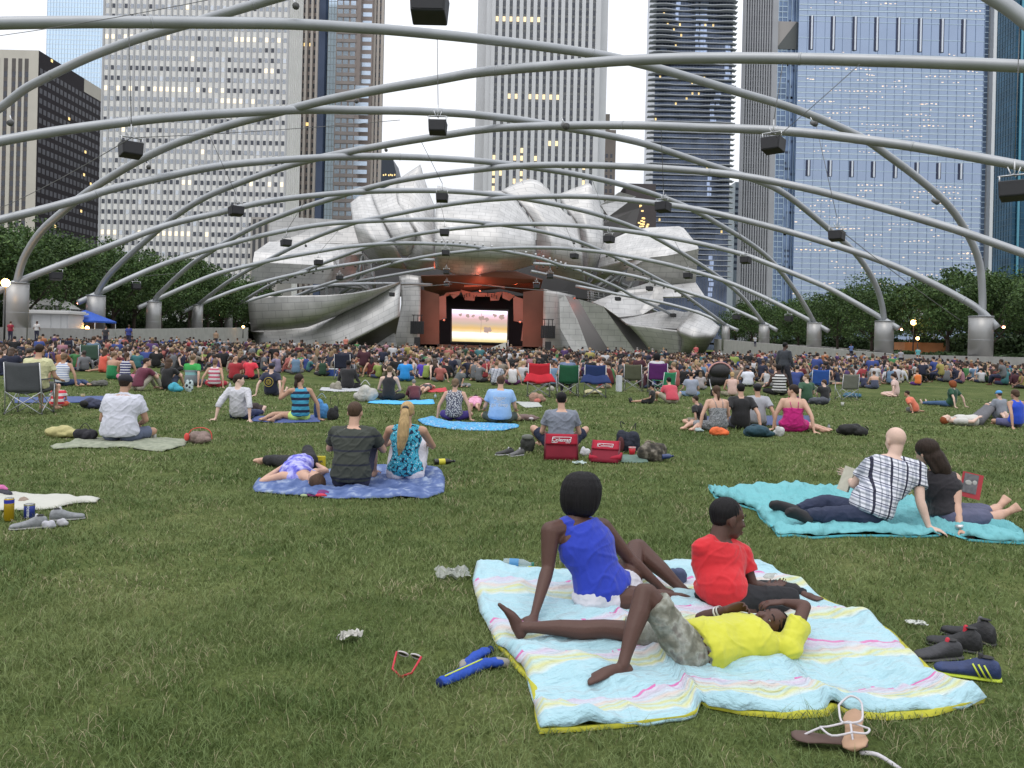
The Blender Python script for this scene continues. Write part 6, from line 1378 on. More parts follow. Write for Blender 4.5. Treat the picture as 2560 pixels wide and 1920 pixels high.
for lab, L_, R_, T_, B_, c_ in (('bright cyan towel under the woman in the black tank top', 1450, 2030, 765, 803, (.08, .42, .72)), ('white sheet under the man in the long black shirt', 1030, 1410, 655, 692, (.42, .43, .45)), ('red blanket under the child in black shorts', 1900, 2140, 660, 698, (.45, .03, .04)), ('navy blanket under the two women at the left', 440, 1040, 900, 962, (.06, .09, .24))):
    blanket(lab, z22((L_ + 20, T_), (lerp(L_, R_, .5), T_ + 8), (R_ - 15, T_ - 6)), z22((L_, B_ - 12), (lerp(L_, R_, .4), B_), (R_, B_ - 4)), z22((L_ + 20, T_), (L_, B_ - 12)), z22((R_ - 15, T_ - 6), (R_, B_ - 4)), mat('blanket_' + str(L_), c_, .85, 0, .12, 7), 26, 8, .01, .01, None, .02, seed=L_)
zc = Z(1200, 950, 4.254)
for lab, pts, c_ in (('green checked mat beside the red folding seat', ((1480, 805), (1760, 800), (1790, 885), (1490, 885)), (.10, .16, .13)), ('white towel behind the blue lettered shirt', ((370, 235), (620, 240), (665, 290), (480, 300)), (.38, .40, .38)),
                     ('navy blanket under the group of five at the right', ((2400, 390), (3500, 380), (3520, 480), (2380, 500)), (.05, .07, .16)), ('blue cloth under the man in maroon and the woman in black', ((-4950, 190), (-3700, 170), (-3600, 240), (-4950, 250)), (.05, .08, .2))):
    q = zc(*pts); blanket(lab, [q[0], q[1]], [q[3], q[2]], [q[0], q[3]], [q[1], q[2]], mat('blanket_' + lab[:9], c_, .85, 0, .2, 12), 20, 8, .008, .008, None, .018, seed=len(lab))

# ================================================================ the three people on the comforter
def hero(**k): return k
J = dict(scale=1.0, hscale=1.02, pelvis=P(1512, 1490, 4.50), chest=P(1474, 1385, 4.53), neck=P(1440, 1300, 4.58), head=P(1457, 1232, 4.64), face=V3(.55, .83, -.12), hup=V3(.05, .1, 1), bow=V3(0, -.02, 0),
         shL=P(1376, 1328, 4.48), shR=P(1506, 1318, 4.68), elbL=P(1370, 1420, 4.42), handL=P(1335, 1541, 4.22), fwdL=V3(-.3, -.9, -.15), palmL=V3(0, 0, -1), elbR=P(1574, 1396, 4.70), handR=P(1658, 1474, 4.66), fwdR=V3(.8, .2, -.3), palmR=V3(0, 0, -1),
         hipL=P(1480, 1500, 4.44), hipR=P(1555, 1496, 4.56), kneeR=P(1590, 1362, 4.92), ankR=P(1710, 1478, 4.72), toeR=P(1752, 1492, 4.70), kneeL=P(1650, 1496, 4.55), ankL=P(1745, 1508, 4.60), toeL=P(1790, 1512, 4.60))
person('woman with a black bob in a bright blue tank top and white shorts', J, 'dark', ('bob', 'black'), ('tank', (.012, .035, .38)), ('briefs', (.55, .55, .60)), w=1.0, hipw=1.12, legw=1.12, armw=1.06, vox=.0065, det=1, folds=.012, thumbs=(-1, 1), curl=(.12, .4))
J = dict(scale=.84, hscale=1.04, pelvis=P(1800, 1490, 4.52), chest=P(1797, 1418, 4.56), neck=P(1800, 1342, 4.60), head=P(1820, 1294, 4.62), face=V3(1, .18, -.14), hup=V3(.12, .05, 1), bow=V3(0, -.05, 0),
         shL=P(1754, 1370, 4.54), shR=P(1856, 1384, 4.64), elbL=P(1770, 1455, 4.78), handL=P(1900, 1462, 4.80), fwdL=V3(1, 0, 0), elbR=P(1882, 1462, 4.60), handR=P(1925, 1468, 4.72), fwdR=V3(.9, .5, .05), palmR=V3(0, 0, 1), palmL=V3(0, 0, 1),
         hipL=P(1772, 1502, 4.58), hipR=P(1838, 1502, 4.48), kneeR=P(1980, 1494, 4.52), ankR=P(1880, 1519, 4.44), toeR=P(1840, 1527, 4.40), kneeL=P(1950, 1472, 4.95), ankL=P(2010, 1488, 4.75), toeL=P(2040, 1496, 4.72))
person('boy in a red tee shirt and black trousers sitting cross-legged, face in profile', J, 'dark', ('crop', 'black'), ('tee', (.54, .014, .022)), ('pants', (.012, .012, .015)), w=.97, armw=.92, dep=.92, vox=.0062, det=1, eyes=True, folds=.012, legw=1.05)
J = dict(scale=.86, hscale=.84, pelvis=P(1735, 1618, 3.74), chest=P(1850, 1598, 3.84), neck=P(1908, 1586, 3.90), head=P(1925, 1558, 3.93), face=V3(-.45, -.60, .9), hup=V3(1, -.1, .45), bow=V3(0, 0, .01),
         shL=P(1972, 1622, 3.76), shR=P(1872, 1562, 4.06), elbL=P(2012, 1516, 3.95), handL=P(1958, 1506, 4.02), fwdL=V3(-1, .05, -.08), palmL=V3(-.2, .0, -1), elbR=P(1752, 1546, 4.08), handR=P(1815, 1524, 3.96), fwdR=V3(.85, -.1, .25), palmR=V3(.1, -.9, -.4),
         hipL=P(1724, 1640, 3.70), hipR=P(1730, 1600, 3.86), kneeL=P(1612, 1472, 3.70), ankL=P(1557, 1664, 3.52), toeL=P(1478, 1698, 3.47), kneeR=P(1520, 1572, 3.90), ankR=P(1306, 1568, 3.96), toeR=P(1258, 1518, 3.98), footupR=V3(1, 0, .4), calfL=V3(.6, 0, -.6), calfR=V3(0, 0, -1))
camo = mottle('camo_shorts', [(.38, (.13, .13, .10)), (.48, (.22, .22, .18)), (.56, (.30, .31, .27)), (.66, (.17, .16, .14))], 16)
yb = person('boy in a yellow tee shirt and camouflage shorts lying on his back', J, 'dark', ('crop', 'black'), ('tee', (.50, .50, .04)), ('shorts', camo), w=1.02, legw=1.0, armw=.9, vox=.0058, det=1, eyes=True, curl=(.55, .75), folds=.020, thumbs=(-1, 1), dep=.95)
w0 = P(1815, 1524, 3.96) - yb.location; w1 = P(1752, 1546, 4.08) - yb.location; d = (w1 - w0).normalized()
for q, c_ in ((.035, 'wrist_band_grey'), (.055, 'wrist_band_white')):
    bm = bmesh.new(); a = w0 + d * q; r_ = .029; tube(bm, [a, a + d * .010], [r_, r_], 16, False); o = bobj(c_.rsplit('_', 1)[0], bm, mat(c_, (.45, .45, .42) if 'grey' in c_ else (.62, .6, .55), .5), yb, True)
    s = o.modifiers.new('s', 'SOLIDIFY'); s.thickness = .003
# ================================================================ the reclining couple
J = dict(scale=1.06, hscale=1.02, pelvis=P(2172, 1282, 6.72), chest=P(2212, 1205, 6.80), neck=P(2232, 1142, 6.86), head=P(2238, 1100, 6.90), face=V3(-.15, 1, -.35), hup=V3(0, .15, 1), bow=V3(-.03, -.03, 0), shL=P(2172, 1166, 6.92), shR=P(2294, 1172, 6.78),
         elbL=P(2135, 1212, 7.0), handL=P(2124, 1196, 7.15), fwdL=V3(-.1, .8, .3), elbR=P(2300, 1252, 6.66), handR=P(2322, 1318, 6.60), fwdR=V3(.75, -.4, -.2), palmR=V3(0, 0, -1), palmL=V3(-1, 0, 0),
         hipL=P(2152, 1282, 6.85), hipR=P(2186, 1292, 6.66), kneeL=P(2066, 1254, 7.05), ankL=P(1990, 1275, 6.95), toeL=P(1935, 1262, 6.9), kneeR=P(2078, 1286, 6.80), ankR=P(2010, 1288, 6.70), toeR=P(1975, 1280, 6.62), footupL=V3(0, .8, .5), footupR=V3(0, .8, .5))
cpl = person('bald man in a white and navy plaid shirt and jeans reclining on the turquoise sheet', J, 'pale', ('bald', 'grey'), ('tee', plaid('plaid_shirt')), ('pants', (.018, .026, .06)), (.02, .018, .02), w=1.12, vox=.0085, folds=.02, thumbs=(-1, -1))
J = dict(scale=.98, hscale=1.02, pelvis=P(2366, 1290, 6.88), chest=P(2350, 1225, 6.93), neck=P(2347, 1172, 6.98), head=P(2316, 1130, 7.0), face=V3(-.5, .85, -.3), hup=V3(-.35, .1, 1), shL=P(2302, 1200, 7.02), shR=P(2384, 1198, 6.9),
         elbL=P(2320, 1245, 7.15), handL=P(2410, 1235, 7.2), fwdL=V3(1, 0, 0), elbR=P(2392, 1264, 6.76), handR=P(2401, 1326, 6.60), fwdR=V3(.15, -.9, -.1), palmR=V3(0, 0, -1), hipL=P(2372, 1286, 6.96), hipR=P(2388, 1298, 6.76), kneeL=P(2478, 1280, 7.02), kneeR=P(2474, 1296, 6.80),
         ankL=P(2500, 1266, 7.12), toeL=P(2522, 1240, 7.12), ankR=P(2520, 1280, 6.95), toeR=P(2552, 1264, 6.9), footupL=V3(.6, .6, 0), footupR=V3(.5, .6, 0))
lady = person('woman with dark wavy hair in a black tank top and grey blue skirt', J, 'light', ('long', 'dark_brown'), ('tank', (.014, .012, .016)), ('skirt', (.085, .09, .15)), w=1.02, hipw=1.1, armw=1.22, vox=.0085, folds=.014)
bm = bmesh.new(); a = P(2400, 1322, 6.60) - lady.location; tube(bm, [a + V3(0, .01, .028), a + V3(0, 0, .0)], [.034, .034], 16); bobj('wrist_watch', bm, mat('watch_silver', (.6, .6, .6), .3, .8), lady, True)
# ================================================================ man in stripes, woman with ponytail, lying woman
dst = stripes('dark_green_stripes', [(0, (.040, .046, .038)), (.86, (.014, .017, .030))], 7.4)
sitter(872, 1228, 1009, 'man with cropped hair in a dark green shirt with thin navy stripes', 0, 'knee', 'up', -.10, 0, .05, ws=1, skin_k='light', hair=('crop', 'brown'), top=('tee', dst), bottom=('shorts', (.02, .022, .05)), w=1.16, vox=.009)
tq = mottle('turquoise_print', [(0, (.60, .72, .74)), (.2, (.03, .30, .45)), (.45, (.06, .42, .55)), (.62, (.01, .02, .06))], 34, 'vor')
pw = sitter(1010, 1208, 1008, 'woman with a long blond ponytail in a turquoise printed top and white trousers', 0, 'knee', 'up', .05, 0, -.1, skin_k='tan', hair=('short', 'blond'), top=('sleeveless', tq), bottom=('pants', (.62, .60, .66)), w=.95, hipw=1.25, legw=1.25, vox=.009)
h0 = P(1017, 1022, 8.44) - pw.location; bm = bmesh.new(); limb(bm, [h0 + V3(0, -.085, .03), h0 + V3(0, -.135, -.03), h0 + V3(-.005, -.165, -.14), h0 + V3(-.012, -.175, -.26), h0 + V3(-.03, -.17, -.38), h0 + V3(-.05, -.15, -.47)], [.028, .044, .060, .062, .042, .010]); remesh('ponytail', bm, hairm('blond'), pw, .008, 2, .006, CLOUD2)
bm = bmesh.new(); tube(bm, [h0 + V3(0, -.10, .022), h0 + V3(0, -.118, .002)], [.034, .034], 12); bobj('hair_tie', bm, mat('black_paint', (.02, .02, .02)), pw, True)
J = dict(scale=.92, hscale=.98, pelvis=P(752, 1158, 8.85), chest=P(735, 1176, 8.42), neck=P(762, 1192, 8.12), head=P(790, 1200, 7.95), face=V3(-.5, .1, 1), hup=V3(.5, -1, .05), shL=P(706, 1190, 8.18), shR=P(790, 1182, 8.35), elbL=P(655, 1204, 7.98), handL=P(716, 1160, 8.6), fwdL=V3(1, .3, 0), elbR=P(815, 1178, 8.5), handR=P(790, 1160, 8.9),
         hipL=P(736, 1160, 8.85), hipR=P(775, 1154, 8.9), kneeL=P(690, 1150, 9.25), ankL=P(650, 1150, 9.4), toeL=P(632, 1152, 9.4), kneeR=P(768, 1124, 9.15), ankR=P(776, 1138, 9.4), toeR=P(768, 1114, 9.45), footupR=V3(.3, -1, .2))
person('woman in a purple tie-dye top and black leggings lying on the blue blanket', J, 'light', ('updo', 'brown'), ('sleeveless', mottle('purple_tiedye', [(.4, (.10, .10, .50)), (.6, (.42, .42, .72))], 13)), ('capri', (.012, .012, .014)), w=.9, vox=.0095)
# ================================================================ everyone else one can single out
st = stripes
navy_teal = st('teal_navy_stripes', [(0, (.04, .27, .42)), (.55, (.008, .012, .04))], 9.2)
pw_st = st('pink_white_stripes', [(0, (.62, .58, .60)), (.5, (.50, .10, .16))], 9)
nw_st = st('navy_white_stripes', [(0, (.60, .60, .64)), (.4, (.03, .035, .12))], 12)
bw_st = st('blue_white_stripes', [(0, (.62, .64, .68)), (.7, (.16, .22, .42))], 16)
wn_st = st('white_navy_stripes', [(0, (.5, .5, .55)), (.5, (.08, .09, .2))], 18)
green_block = st('green_block', [(0, (.20, .24, .27)), (.42, (.20, .40, .42)), (.52, (.20, .24, .27)), (.60, (.03, .30, .06))], 1.25)
prt = mottle('white_black_print', [(0, (.58, .58, .58)), (.42, (.07, .07, .1))], 45, 'vor'); gprt = mottle('grey_print', [(.4, (.10, .11, .12)), (.6, (.30, .31, .32))], 60)
plaid2 = plaid('dark_plaid')
Wt = (.50, .50, .54); Bk = (.012, .012, .014)
sitter(289, 1110, 940, 'broad man in a white polo shirt and black cap sitting on the khaki towel', .05, ('rest', 'lap'), 'cross', -.12, skin_k='tan', hair=('crop', 'dark_brown'), top=('polo', (.52, .53, .60)), bottom=('shorts', (.10, .12, .18)), w=1.42, hat=('cap', (.012, .013, .02)), armw=1.15)
sitter(594, 1050, 936, 'woman in a white half-sleeve top leaning back on both hands, face turned right', -.05, 'back', 'out', .22, turn=1.3, skin_k='pale', hair=('updo', 'dark_brown'), top=('half', (.50, .50, .54)), bottom=('pants', (.03, .04, .10)), w=1.0)
sitter(746, 1055, 936, 'woman in a teal and navy striped tank top with legs stretched to the left', .5, ('up', 'side'), 'sideL', .0, turn=1.0, skin_k='tan', hair=('lowpony', 'dark_brown'), top=('tank', navy_teal), bottom=('briefs', (.50, .72, .18)), w=.98)
mm4 = sitter(676, 990, 909, 'man in a navy tee with a round yellow emblem leaning back on both hands', 0, 'back', 'out', .18, skin_k='pale', hair=('short', 'dark_brown'), top=('tee', (.014, .018, .045)), bottom=('shorts', (.05, .05, .08)), w=1.1, hat=('cap', (.02, .025, .05)))
sitter(970, 1004, 916, 'woman with a blond bun in a black racerback tank top', 0, 'lap', 'cross', .0, skin_k='pale', hair=('bun', 'light_brown'), top=('tank', Bk), bottom=('pants', Bk), w=.95)
sitter(1036, 1003, 950, 'child in a maroon and grey hooded top slumped beside the blond bun', .3, 'lap', 'up', -.4, skin_k='light', hair=('afro', 'grey'), top=('long', (.10, .02, .03)), bottom=('pants', (.10, .02, .03)), w=1.2)
sitter(867, 974, 901, 'man in a long-sleeved black shirt sitting on the white sheet', 0, 'rest', 'cross', .0, skin_k='deep', hair=('crop', 'black'), top=('long', Bk), bottom=('pants', Bk), w=1.2)
sitter(339, 978, 896, 'man in a maroon tee leaning forward, face turned right', -.5, 'knee', 'up', -.35, turn=.7, skin_k='light', hair=('short', 'dark_brown'), top=('tee', (.11, .018, .04)), bottom=('pants', (.35, .32, .26)), w=1.1)
sitter(413, 976, 897, 'woman with long brown hair in a black tee beside the maroon tee', -.2, 'knee', 'up', -.05, turn=.2, skin_k='light', hair=('long', 'brown'), top=('tee', Bk), bottom=('shorts', (.05, .06, .1)), w=.95)
sitter(476, 966, 887, 'balding man in a green, pale blue and grey banded tee', -.1, ('knee', 'back'), 'cross', .05, skin_k='light', hair=('crop', 'light_brown'), top=('tee', green_block), bottom=('shorts', (.1, .1, .12)), w=1.12)
sitter(533, 969, 898, 'woman in a pink and white striped tank top beside the green banded tee', .1, 'back', 'cross', .05, skin_k='tan', hair=('updo', 'light_brown'), top=('tank', pw_st), bottom=('shorts', (.4, .03, .05)), w=1.12)
sitter(584, 952, 890, 'balding man in a dark red tee', 0, 'lap', 'cross', -.05, skin_k='tan', hair=('bald', 'brown'), top=('tee', (.28, .012, .02)), bottom=('pants', (.02, .02, .03)), w=1.2)
sitter(622, 949, 890, 'woman in a bright red tee next to the dark red tee', 0, 'side', 'cross', -.02, skin_k='tan', hair=('updo', 'dark_brown'), top=('tee', (.62, .03, .055)), bottom=('pants', Bk), w=.98)
sitter(254, 932, 872, 'woman with long brown hair in a coral top at the left', -.3, 'lap', 'sideL', -.05, skin_k='tan', hair=('long', 'brown'), top=('sleeveless', (.62, .10, .065)), bottom=('shorts', (.5, .1, .06)), w=.98)
sitter(276, 949, 881, 'woman in a green strapless top with bare shoulders', -.2, 'lap', 'cross', -.05, turn=.8, skin_k='tan', hair=('updo', 'light_brown'), top=('strapless', (.015, .20, .07)), bottom=('skirt', (.015, .20, .07)), w=1.05)
sitter(309, 952, 881, 'woman in a navy and white striped tank top beside the green strapless top', .1, 'lap', 'cross', -.05, skin_k='tan', hair=('lowpony', 'brown'), top=('tank', nw_st), bottom=('skirt', (.6, .2, .3)), w=.95)
sitter(151, 966, 884, 'woman in a white top with thin blue stripes behind the grey camp chair', .1, 'side', 'sideR', .0, skin_k='tan', hair=('updo', 'light_brown'), top=('tank', bw_st), bottom=('pants', (.03, .05, .12)), w=1.08)
sitter(140, 1018, 960, 'toddler in a red and white striped shirt beside the grey camp chair', .3, 'lap', 'cross', -.1, skin_k='light', hair=(None, 'brown'), top=('tee', st('red_white_stripes', [(0, (.62, .6, .6)), (.5, (.55, .03, .05))], 9)), bottom=('shorts', (.55, .12, .06)), w=1.2)
sitter(1134, 1053, 948, 'woman in a white and black printed tank top on the blue patterned blanket', -.1, 'side', 'cross', .0, skin_k='light', hair=('updo', 'light_brown'), top=('sleeveless', prt), bottom=('shorts', (.05, .03, .2)), w=1.05)
bt = sitter(1249, 1060, 941, 'man in a pale blue tee with white lettering on his back', 0, 'rest', 'cross', -.05, skin_k='light', hair=('short', 'brown'), top=('tee', (.26, .42, .68)), bottom=('shorts', (.06, .08, .07)), w=1.25, armw=1.1)
sitter(1402, 1136, 983, 'man in a grey tee seated in a low red beach chair with knees spread', 0, 'lap', 'wide', .02, skin_k='light', hair=('short', 'black'), top=('tee', (.17, .19, .235)), bottom=('shorts', (.012, .018, .045)), w=1.18, folds=.02, vox=.010)
sitter(1011, 954, 893, 'person in a bright blue tee left of the purple tee', 0, 'rest', 'cross', 0, skin_k='light', hair=('short', 'brown'), top=('tee', (.015, .24, .62)), bottom=('shorts', (.02, .1, .25)), w=1.08)
sitter(1056, 947, 897, 'person in a purple tee with white lettering', 0, 'rest', 'cross', -.05, skin_k='brown', hair=('crop', 'black'), top=('tee', (.065, .035, .36)), bottom=('pants', (.02, .02, .06)), w=1.12)
sitter(1087, 941, 897, 'child in a white and navy finely striped top', 0, 'lap', 'cross', 0, skin_k='light', hair=('short', 'brown'), top=('tee', wn_st), bottom=('pants', (.03, .03, .3)), w=1.0)
sitter(1141, 968, 917, 'man in a dark grey tee leaning on one elbow', -.9, 'side', 'sideR', -.3, side=.25, skin_k='tan', hair=('short', 'brown'), top=('tee', (.075, .085, .085)), bottom=('pants', (.2, .2, .2)), w=1.35)
sitter(1181, 936, 887, 'man in a black tee leaning back on his right hand', 0, ('lap', 'back'), 'cross', .05, skin_k='light', hair=('short', 'black'), top=('tee', Bk), bottom=('pants', (.05, .05, .08)), w=1.12)
sitter(1240, 964, 904, 'person in a dark plaid shirt behind the pale blue tee', 0, 'rest', 'up', -.1, skin_k='light', hair=('short', 'light_brown'), top=('tee', plaid2), bottom=('shorts', (.1, .1, .1)), w=1.1)
sitter(1281, 963, 907, 'woman with black hair in a white top', 0, 'side', 'cross', .0, skin_k='light', hair=('updo', 'black'), top=('sleeveless', (.60, .59, .60)), bottom=('pants', (.1, .02, .1)), w=1.0)
sitter(1682, 1010, 945, 'man in a rose pink tee with his head bowed', .2, 'lap', 'wide', -.45, nod=-.9, skin_k='light', hair=('short', 'black'), top=('tee', (.50, .06, .09)), bottom=('shorts', (.28, .26, .2)), w=1.2)
sitter(1796, 1080, 966, 'woman in a grey printed romper with a brown ponytail', .15, ('side', 'lap'), 'sideL', -.02, skin_k='light', hair=('lowpony', 'brown'), top=('straps', gprt), bottom=('skirt', gprt), w=1.12, hipw=1.15)
sitter(1853, 1074, 960, 'man in a black tee leaning back on both hands', -.05, 'back', 'out', .12, skin_k='light', hair=('short', 'black'), top=('tee', Bk), bottom=('shorts', (.05, .05, .07)), w=1.08)
sitter(1896, 1068, 961, 'man in a pale grey tee sitting beside the black tee', -.15, ('lap', 'back'), 'up', .02, skin_k='tan', hair=('short', 'black'), top=('tee', (.33, .34, .37)), bottom=('shorts', (.1, .1, .1)), w=1.0, hat=('cap', (.015, .015, .02)))
sitter(1985, 1080, 963, 'woman in a bright magenta dress with thin straps', -.1, ('side', 'back'), 'sideR', .08, turn=-1.1, skin_k='light', hair=('updo', 'dark_brown'), top=('straps', (.48, .008, .17)), bottom=('skirt', (.48, .008, .17)), w=1.2, hipw=1.3, legw=1.25, armw=1.2)
sitter(2018, 1008, 936, 'man in a dark green tee, face turned left', .1, ('back', 'lap'), 'cross', .05, turn=-1.0, skin_k='pale', hair=('short', 'light_brown'), top=('tee', (.03, .085, .045)), bottom=('shorts', (.04, .04, .05)), w=1.0)
sitter(2063, 1008, 950, 'woman in a black tee beside the dark green tee', .1, 'lap', 'cross', 0, turn=-.9, skin_k='pale', hair=('updo', 'brown'), top=('tee', Bk), bottom=('pants', (.2, .25, .3)), w=.98)
sitter(1871, 967, 915, 'man in a white polo and grey bucket hat', 0, 'rest', 'cross', 0, skin_k='brown', hair=('crop', 'black'), top=('polo', (.62, .64, .72)), bottom=('pants', (.05, .05, .08)), w=1.3, hat=('bucket', (.08, .09, .12)))
sitter(1729, 993, 931, 'man in a grey marl tee behind the rose pink tee', 0, 'rest', 'cross', 0, skin_k='light', hair=('short', 'dark_brown'), top=('tee', (.26, .29, .36)), bottom=('pants', (.2, .3, .45)), w=1.12)
sitter(1752, 975, 930, 'woman with long light brown hair in a grey top', -.1, 'lap', 'cross', 0, skin_k='light', hair=('long', 'light_brown'), top=('tee', (.33, .30, .30)), bottom=('pants', (.2, .2, .2)), w=.95)
sitter(1832, 993, 931, 'blond woman in a blush pink top', -.1, 'lap', 'cross', -.05, skin_k='light', hair=('updo', 'blond'), top=('sleeveless', (.55, .38, .33)), bottom=('pants', (.3, .28, .2)), w=.95)
sitter(1755, 1062, 990, 'youth with dark hair in a black tee leaning to the left', .9, 'side', 'sideL', -.1, side=-.35, skin_k='light', hair=('short', 'dark_brown'), top=('tee', Bk), bottom=('shorts', (.25, .23, .18)), w=1.0)
sitter(1625, 1010, 962, 'youth in a black shirt behind the rose pink tee, legs stretched left', 1.2, 'lap', 'out', .3, skin_k='tan', hair=('short', 'black'), top=('tee', Bk), bottom=('shorts', Bk), shoes=(.02, .02, .02), w=1.0)
sitter(2378, 1018, 952, 'woman in a dark green tee leaning back on both hands', .6, 'back', 'out', .25, skin_k='pale', hair=('bob', 'red'), top=('tee', (.008, .06, .03)), bottom=('pants', (.05, .1, .2)), w=1.05)
sitter(2240, 992, 934, 'woman in a pale pink dress with legs stretched to the left', .9, 'side', 'sideL', .0, skin_k='pale', hair=('updo', 'dark_brown'), top=('tee', (.58, .42, .38)), bottom=('skirt', (.58, .42, .38)), w=1.0)
sitter(2296, 964, 925, 'person in an orange tank top at the right', 0, 'lap', 'cross', 0, skin_k='light', hair=('short', 'brown'), top=('tank', (.62, .16, .03)), bottom=('shorts', (.1, .03, .2)), w=1.1)
sitter(2188, 973, 928, 'woman in a dark blue strapless dress', 0, 'lap', 'cross', 0, skin_k='light', hair=('updo', 'brown'), top=('strapless', (.06, .07, .12)), bottom=('skirt', (.06, .07, .12)), w=1.12)
sitter(2160, 970, 934, 'child in a navy tee beside the strapless dress', 0, 'lap', 'cross', 0, skin_k='light', hair=('short', 'brown'), top=('tee', (.03, .035, .08)), bottom=('shorts', (.1, .1, .1)), w=1.0)
sitter(2543, 1070, 975, 'woman in a bright blue tank top at the right edge', .2, ('back', 'lap'), 'cross', .1, skin_k='tan', hair=('updo', 'brown'), top=('tank', (.012, .06, .50)), bottom=('shorts', (.1, .1, .2)), w=1.1)
sitter(2505, 1050, 978, 'child in a sky blue cap beside the bright blue tank top', .2, 'lap', 'up', 0, skin_k='light', hair=('short', 'brown'), top=('tee', (.2, .22, .26)), bottom=('shorts', (.15, .17, .22)), w=1.0, hat=('cap', (.08, .28, .55)))
sitter(2124, 956, 917, 'man with black hair in a dark green shirt in the grey camp chair', 0, 'rest', 'chair', 0, skin_k='brown', hair=('afro', 'black'), top=('tee', (.015, .06, .03)), bottom=('pants', (.05, .05, .06)), w=1.0)
sitter(1950, 990, 912, 'woman in a black and white zigzag top', 0, 'rest', 'cross', 0, skin_k='deep', hair=('afro', 'black'), top=('tank', st('zigzag', [(0, (.6, .6, .6)), (.5, (.02, .02, .02))], 11)), bottom=('pants', Bk), w=1.2)
# lying people
def lying(pts, label, D, sc=1.0, **k):
    hx, hy, px_, py_, kx, ky, ax, ay = pts
    gh, gp, gk, ga = G(hx, hy, .10), G(px_, py_, .10), G(kx, ky, .10), G(ax, ay, .07); up = (gh - gp).normalized(); f = V3(0, 0, 1); s = f.cross(up).normalized()
    L = .60 * sc; nk = gp + up * L * .82; hd = gp + up * L * 1.12; J = dict(scale=sc, pelvis=gp, chest=gp + up * L * .5, neck=nk, head=hd + V3(0, 0, .02), face=k.pop('face', V3(0, 0, 1)), hup=up, shL=nk - up * .05 - s * .17 * sc, shR=nk - up * .05 + s * .17 * sc, hipL=gp - s * .09 * sc, hipR=gp + s * .09 * sc)
    kz = k.pop('kz', 0)
    for sd, q in (('L', -1), ('R', 1)):
        J['knee' + sd] = gk + s * .09 * q * sc + V3(0, 0, kz); J['ank' + sd] = ga + s * .10 * q * sc; J['toe' + sd] = J['ank' + sd] - up * .06 + V3(0, 0, .14); J['footup' + sd] = up; J['elb' + sd] = J['sh' + sd] - up * .22 * sc + s * .08 * q; J['hand' + sd] = J['elb' + sd] - up * .18 * sc - s * .10 * q + V3(0, 0, .08)
    return person(label, J, vox=.013, **k)
lying((2350, 1050, 2440, 1052, 2485, 1030, 2520, 1048), 'red-haired person in a white tee and grey shorts lying on the grass at the right', 0, .95, kz=.22, skin_k='pale', hair=('short', 'red'), top=('tee', (.50, .49, .46)), bottom=('shorts', (.10, .10, .11)), w=1.0)
lying((1200, 968, 1188, 1002, 1185, 1015, 1188, 1022), 'girl in a pink top lying on her front beside the lettered shirt', 0, .8, skin_k='light', hair=('updo', 'dark_brown'), top=('straps', (.62, .30, .42)), bottom=('shorts', (.62, .30, .42)), w=.95, face=V3(0, .3, -1))
lying((1085, 952, 1068, 968, 1055, 976, 1050, 980), 'child in dark shorts and a pink top lying on the red blanket', 0, .8, skin_k='light', hair=('updo', 'brown'), top=('tee', (.60, .38, .34)), bottom=('briefs', (.05, .045, .05)), w=1.0, face=V3(0, .3, -1))
sitter(2290, 1033, 978, 'man in an orange polo propped on one elbow looking at a phone', .9, 'side', 'sideR', -.35, side=-.25, skin_k='tan', hair=('short', 'dark_brown'), top=('polo', (.60, .15, .085)), bottom=('shorts', (.12, .12, .11)), w=1.15)
# walking man
g = G(1958, 985); J = pose('rest', 'up', 0, turn=0); s = 1.0
Jw = dict(scale=1.0, pelvis=g + V3(0, 0, .92), chest=g + V3(.02, .02, 1.25), neck=g + V3(.03, .03, 1.46), head=g + V3(.06, .06, 1.62), face=V3(1, .3, 0), hup=V3(0, 0, 1), shL=g + V3(-.12, .12, 1.40), shR=g + V3(.14, -.12, 1.40), elbL=g + V3(-.20, .14, 1.12), handL=g + V3(-.10, .20, .88), elbR=g + V3(.20, -.16, 1.12), handR=g + V3(.30, -.10, .88),
          hipL=g + V3(-.06, .08, .92), hipR=g + V3(.06, -.08, .92), kneeL=g + V3(-.10, .10, .50), ankL=g + V3(-.28, .10, .10), toeL=g + V3(-.10, .10, .03), kneeR=g + V3(.20, -.08, .50), ankR=g + V3(.26, -.08, .09), toeR=g + V3(.44, -.06, .05))
person('man in a dark long-sleeved shirt walking upright through the crowd to the right', Jw, 'deep', ('crop', 'black'), ('long', (.03, .035, .045)), ('pants', (.02, .02, .03)), (.02, .02, .02), w=1.05, vox=.018)
# ---------------------------------------------------------------- lettering
def text(name, s, size, m, parent, loc, rot, ext=.0015, align='CENTER', font=None):
    c = bpy.data.curves.new(name, 'FONT'); c.body = s; c.size = size; c.extrude = ext; c.offset = size * .014; c.align_x = align; c.space_line = .8
    t_ = bpy.data.objects.new('t', c); col.objects.link(t_); dg = bpy.context.evaluated_depsgraph_get(); dg.update(); me = bpy.data.meshes.new_from_object(t_.evaluated_get(dg)); bpy.data.objects.remove(t_)
    me.materials.clear(); o = mesh_obj(name, me, m, parent); o.location = loc; o.rotation_euler = rot; return o
wht = mat('print_white', (.70, .73, .76), .8)
def on_back(par, child, px, py, D0):
    """point and distance where the view ray meets the shirt's back"""
    o = [c for c in par.children if c.name.startswith(child)][0]; dg = bpy.context.evaluated_depsgraph_get(); d = ray(px, py).normalized(); loc0 = CC - par.location
    ok, hit, nr, _ = o.ray_cast(loc0, d)
    return hit if ok else P(px, py, D0) - par.location
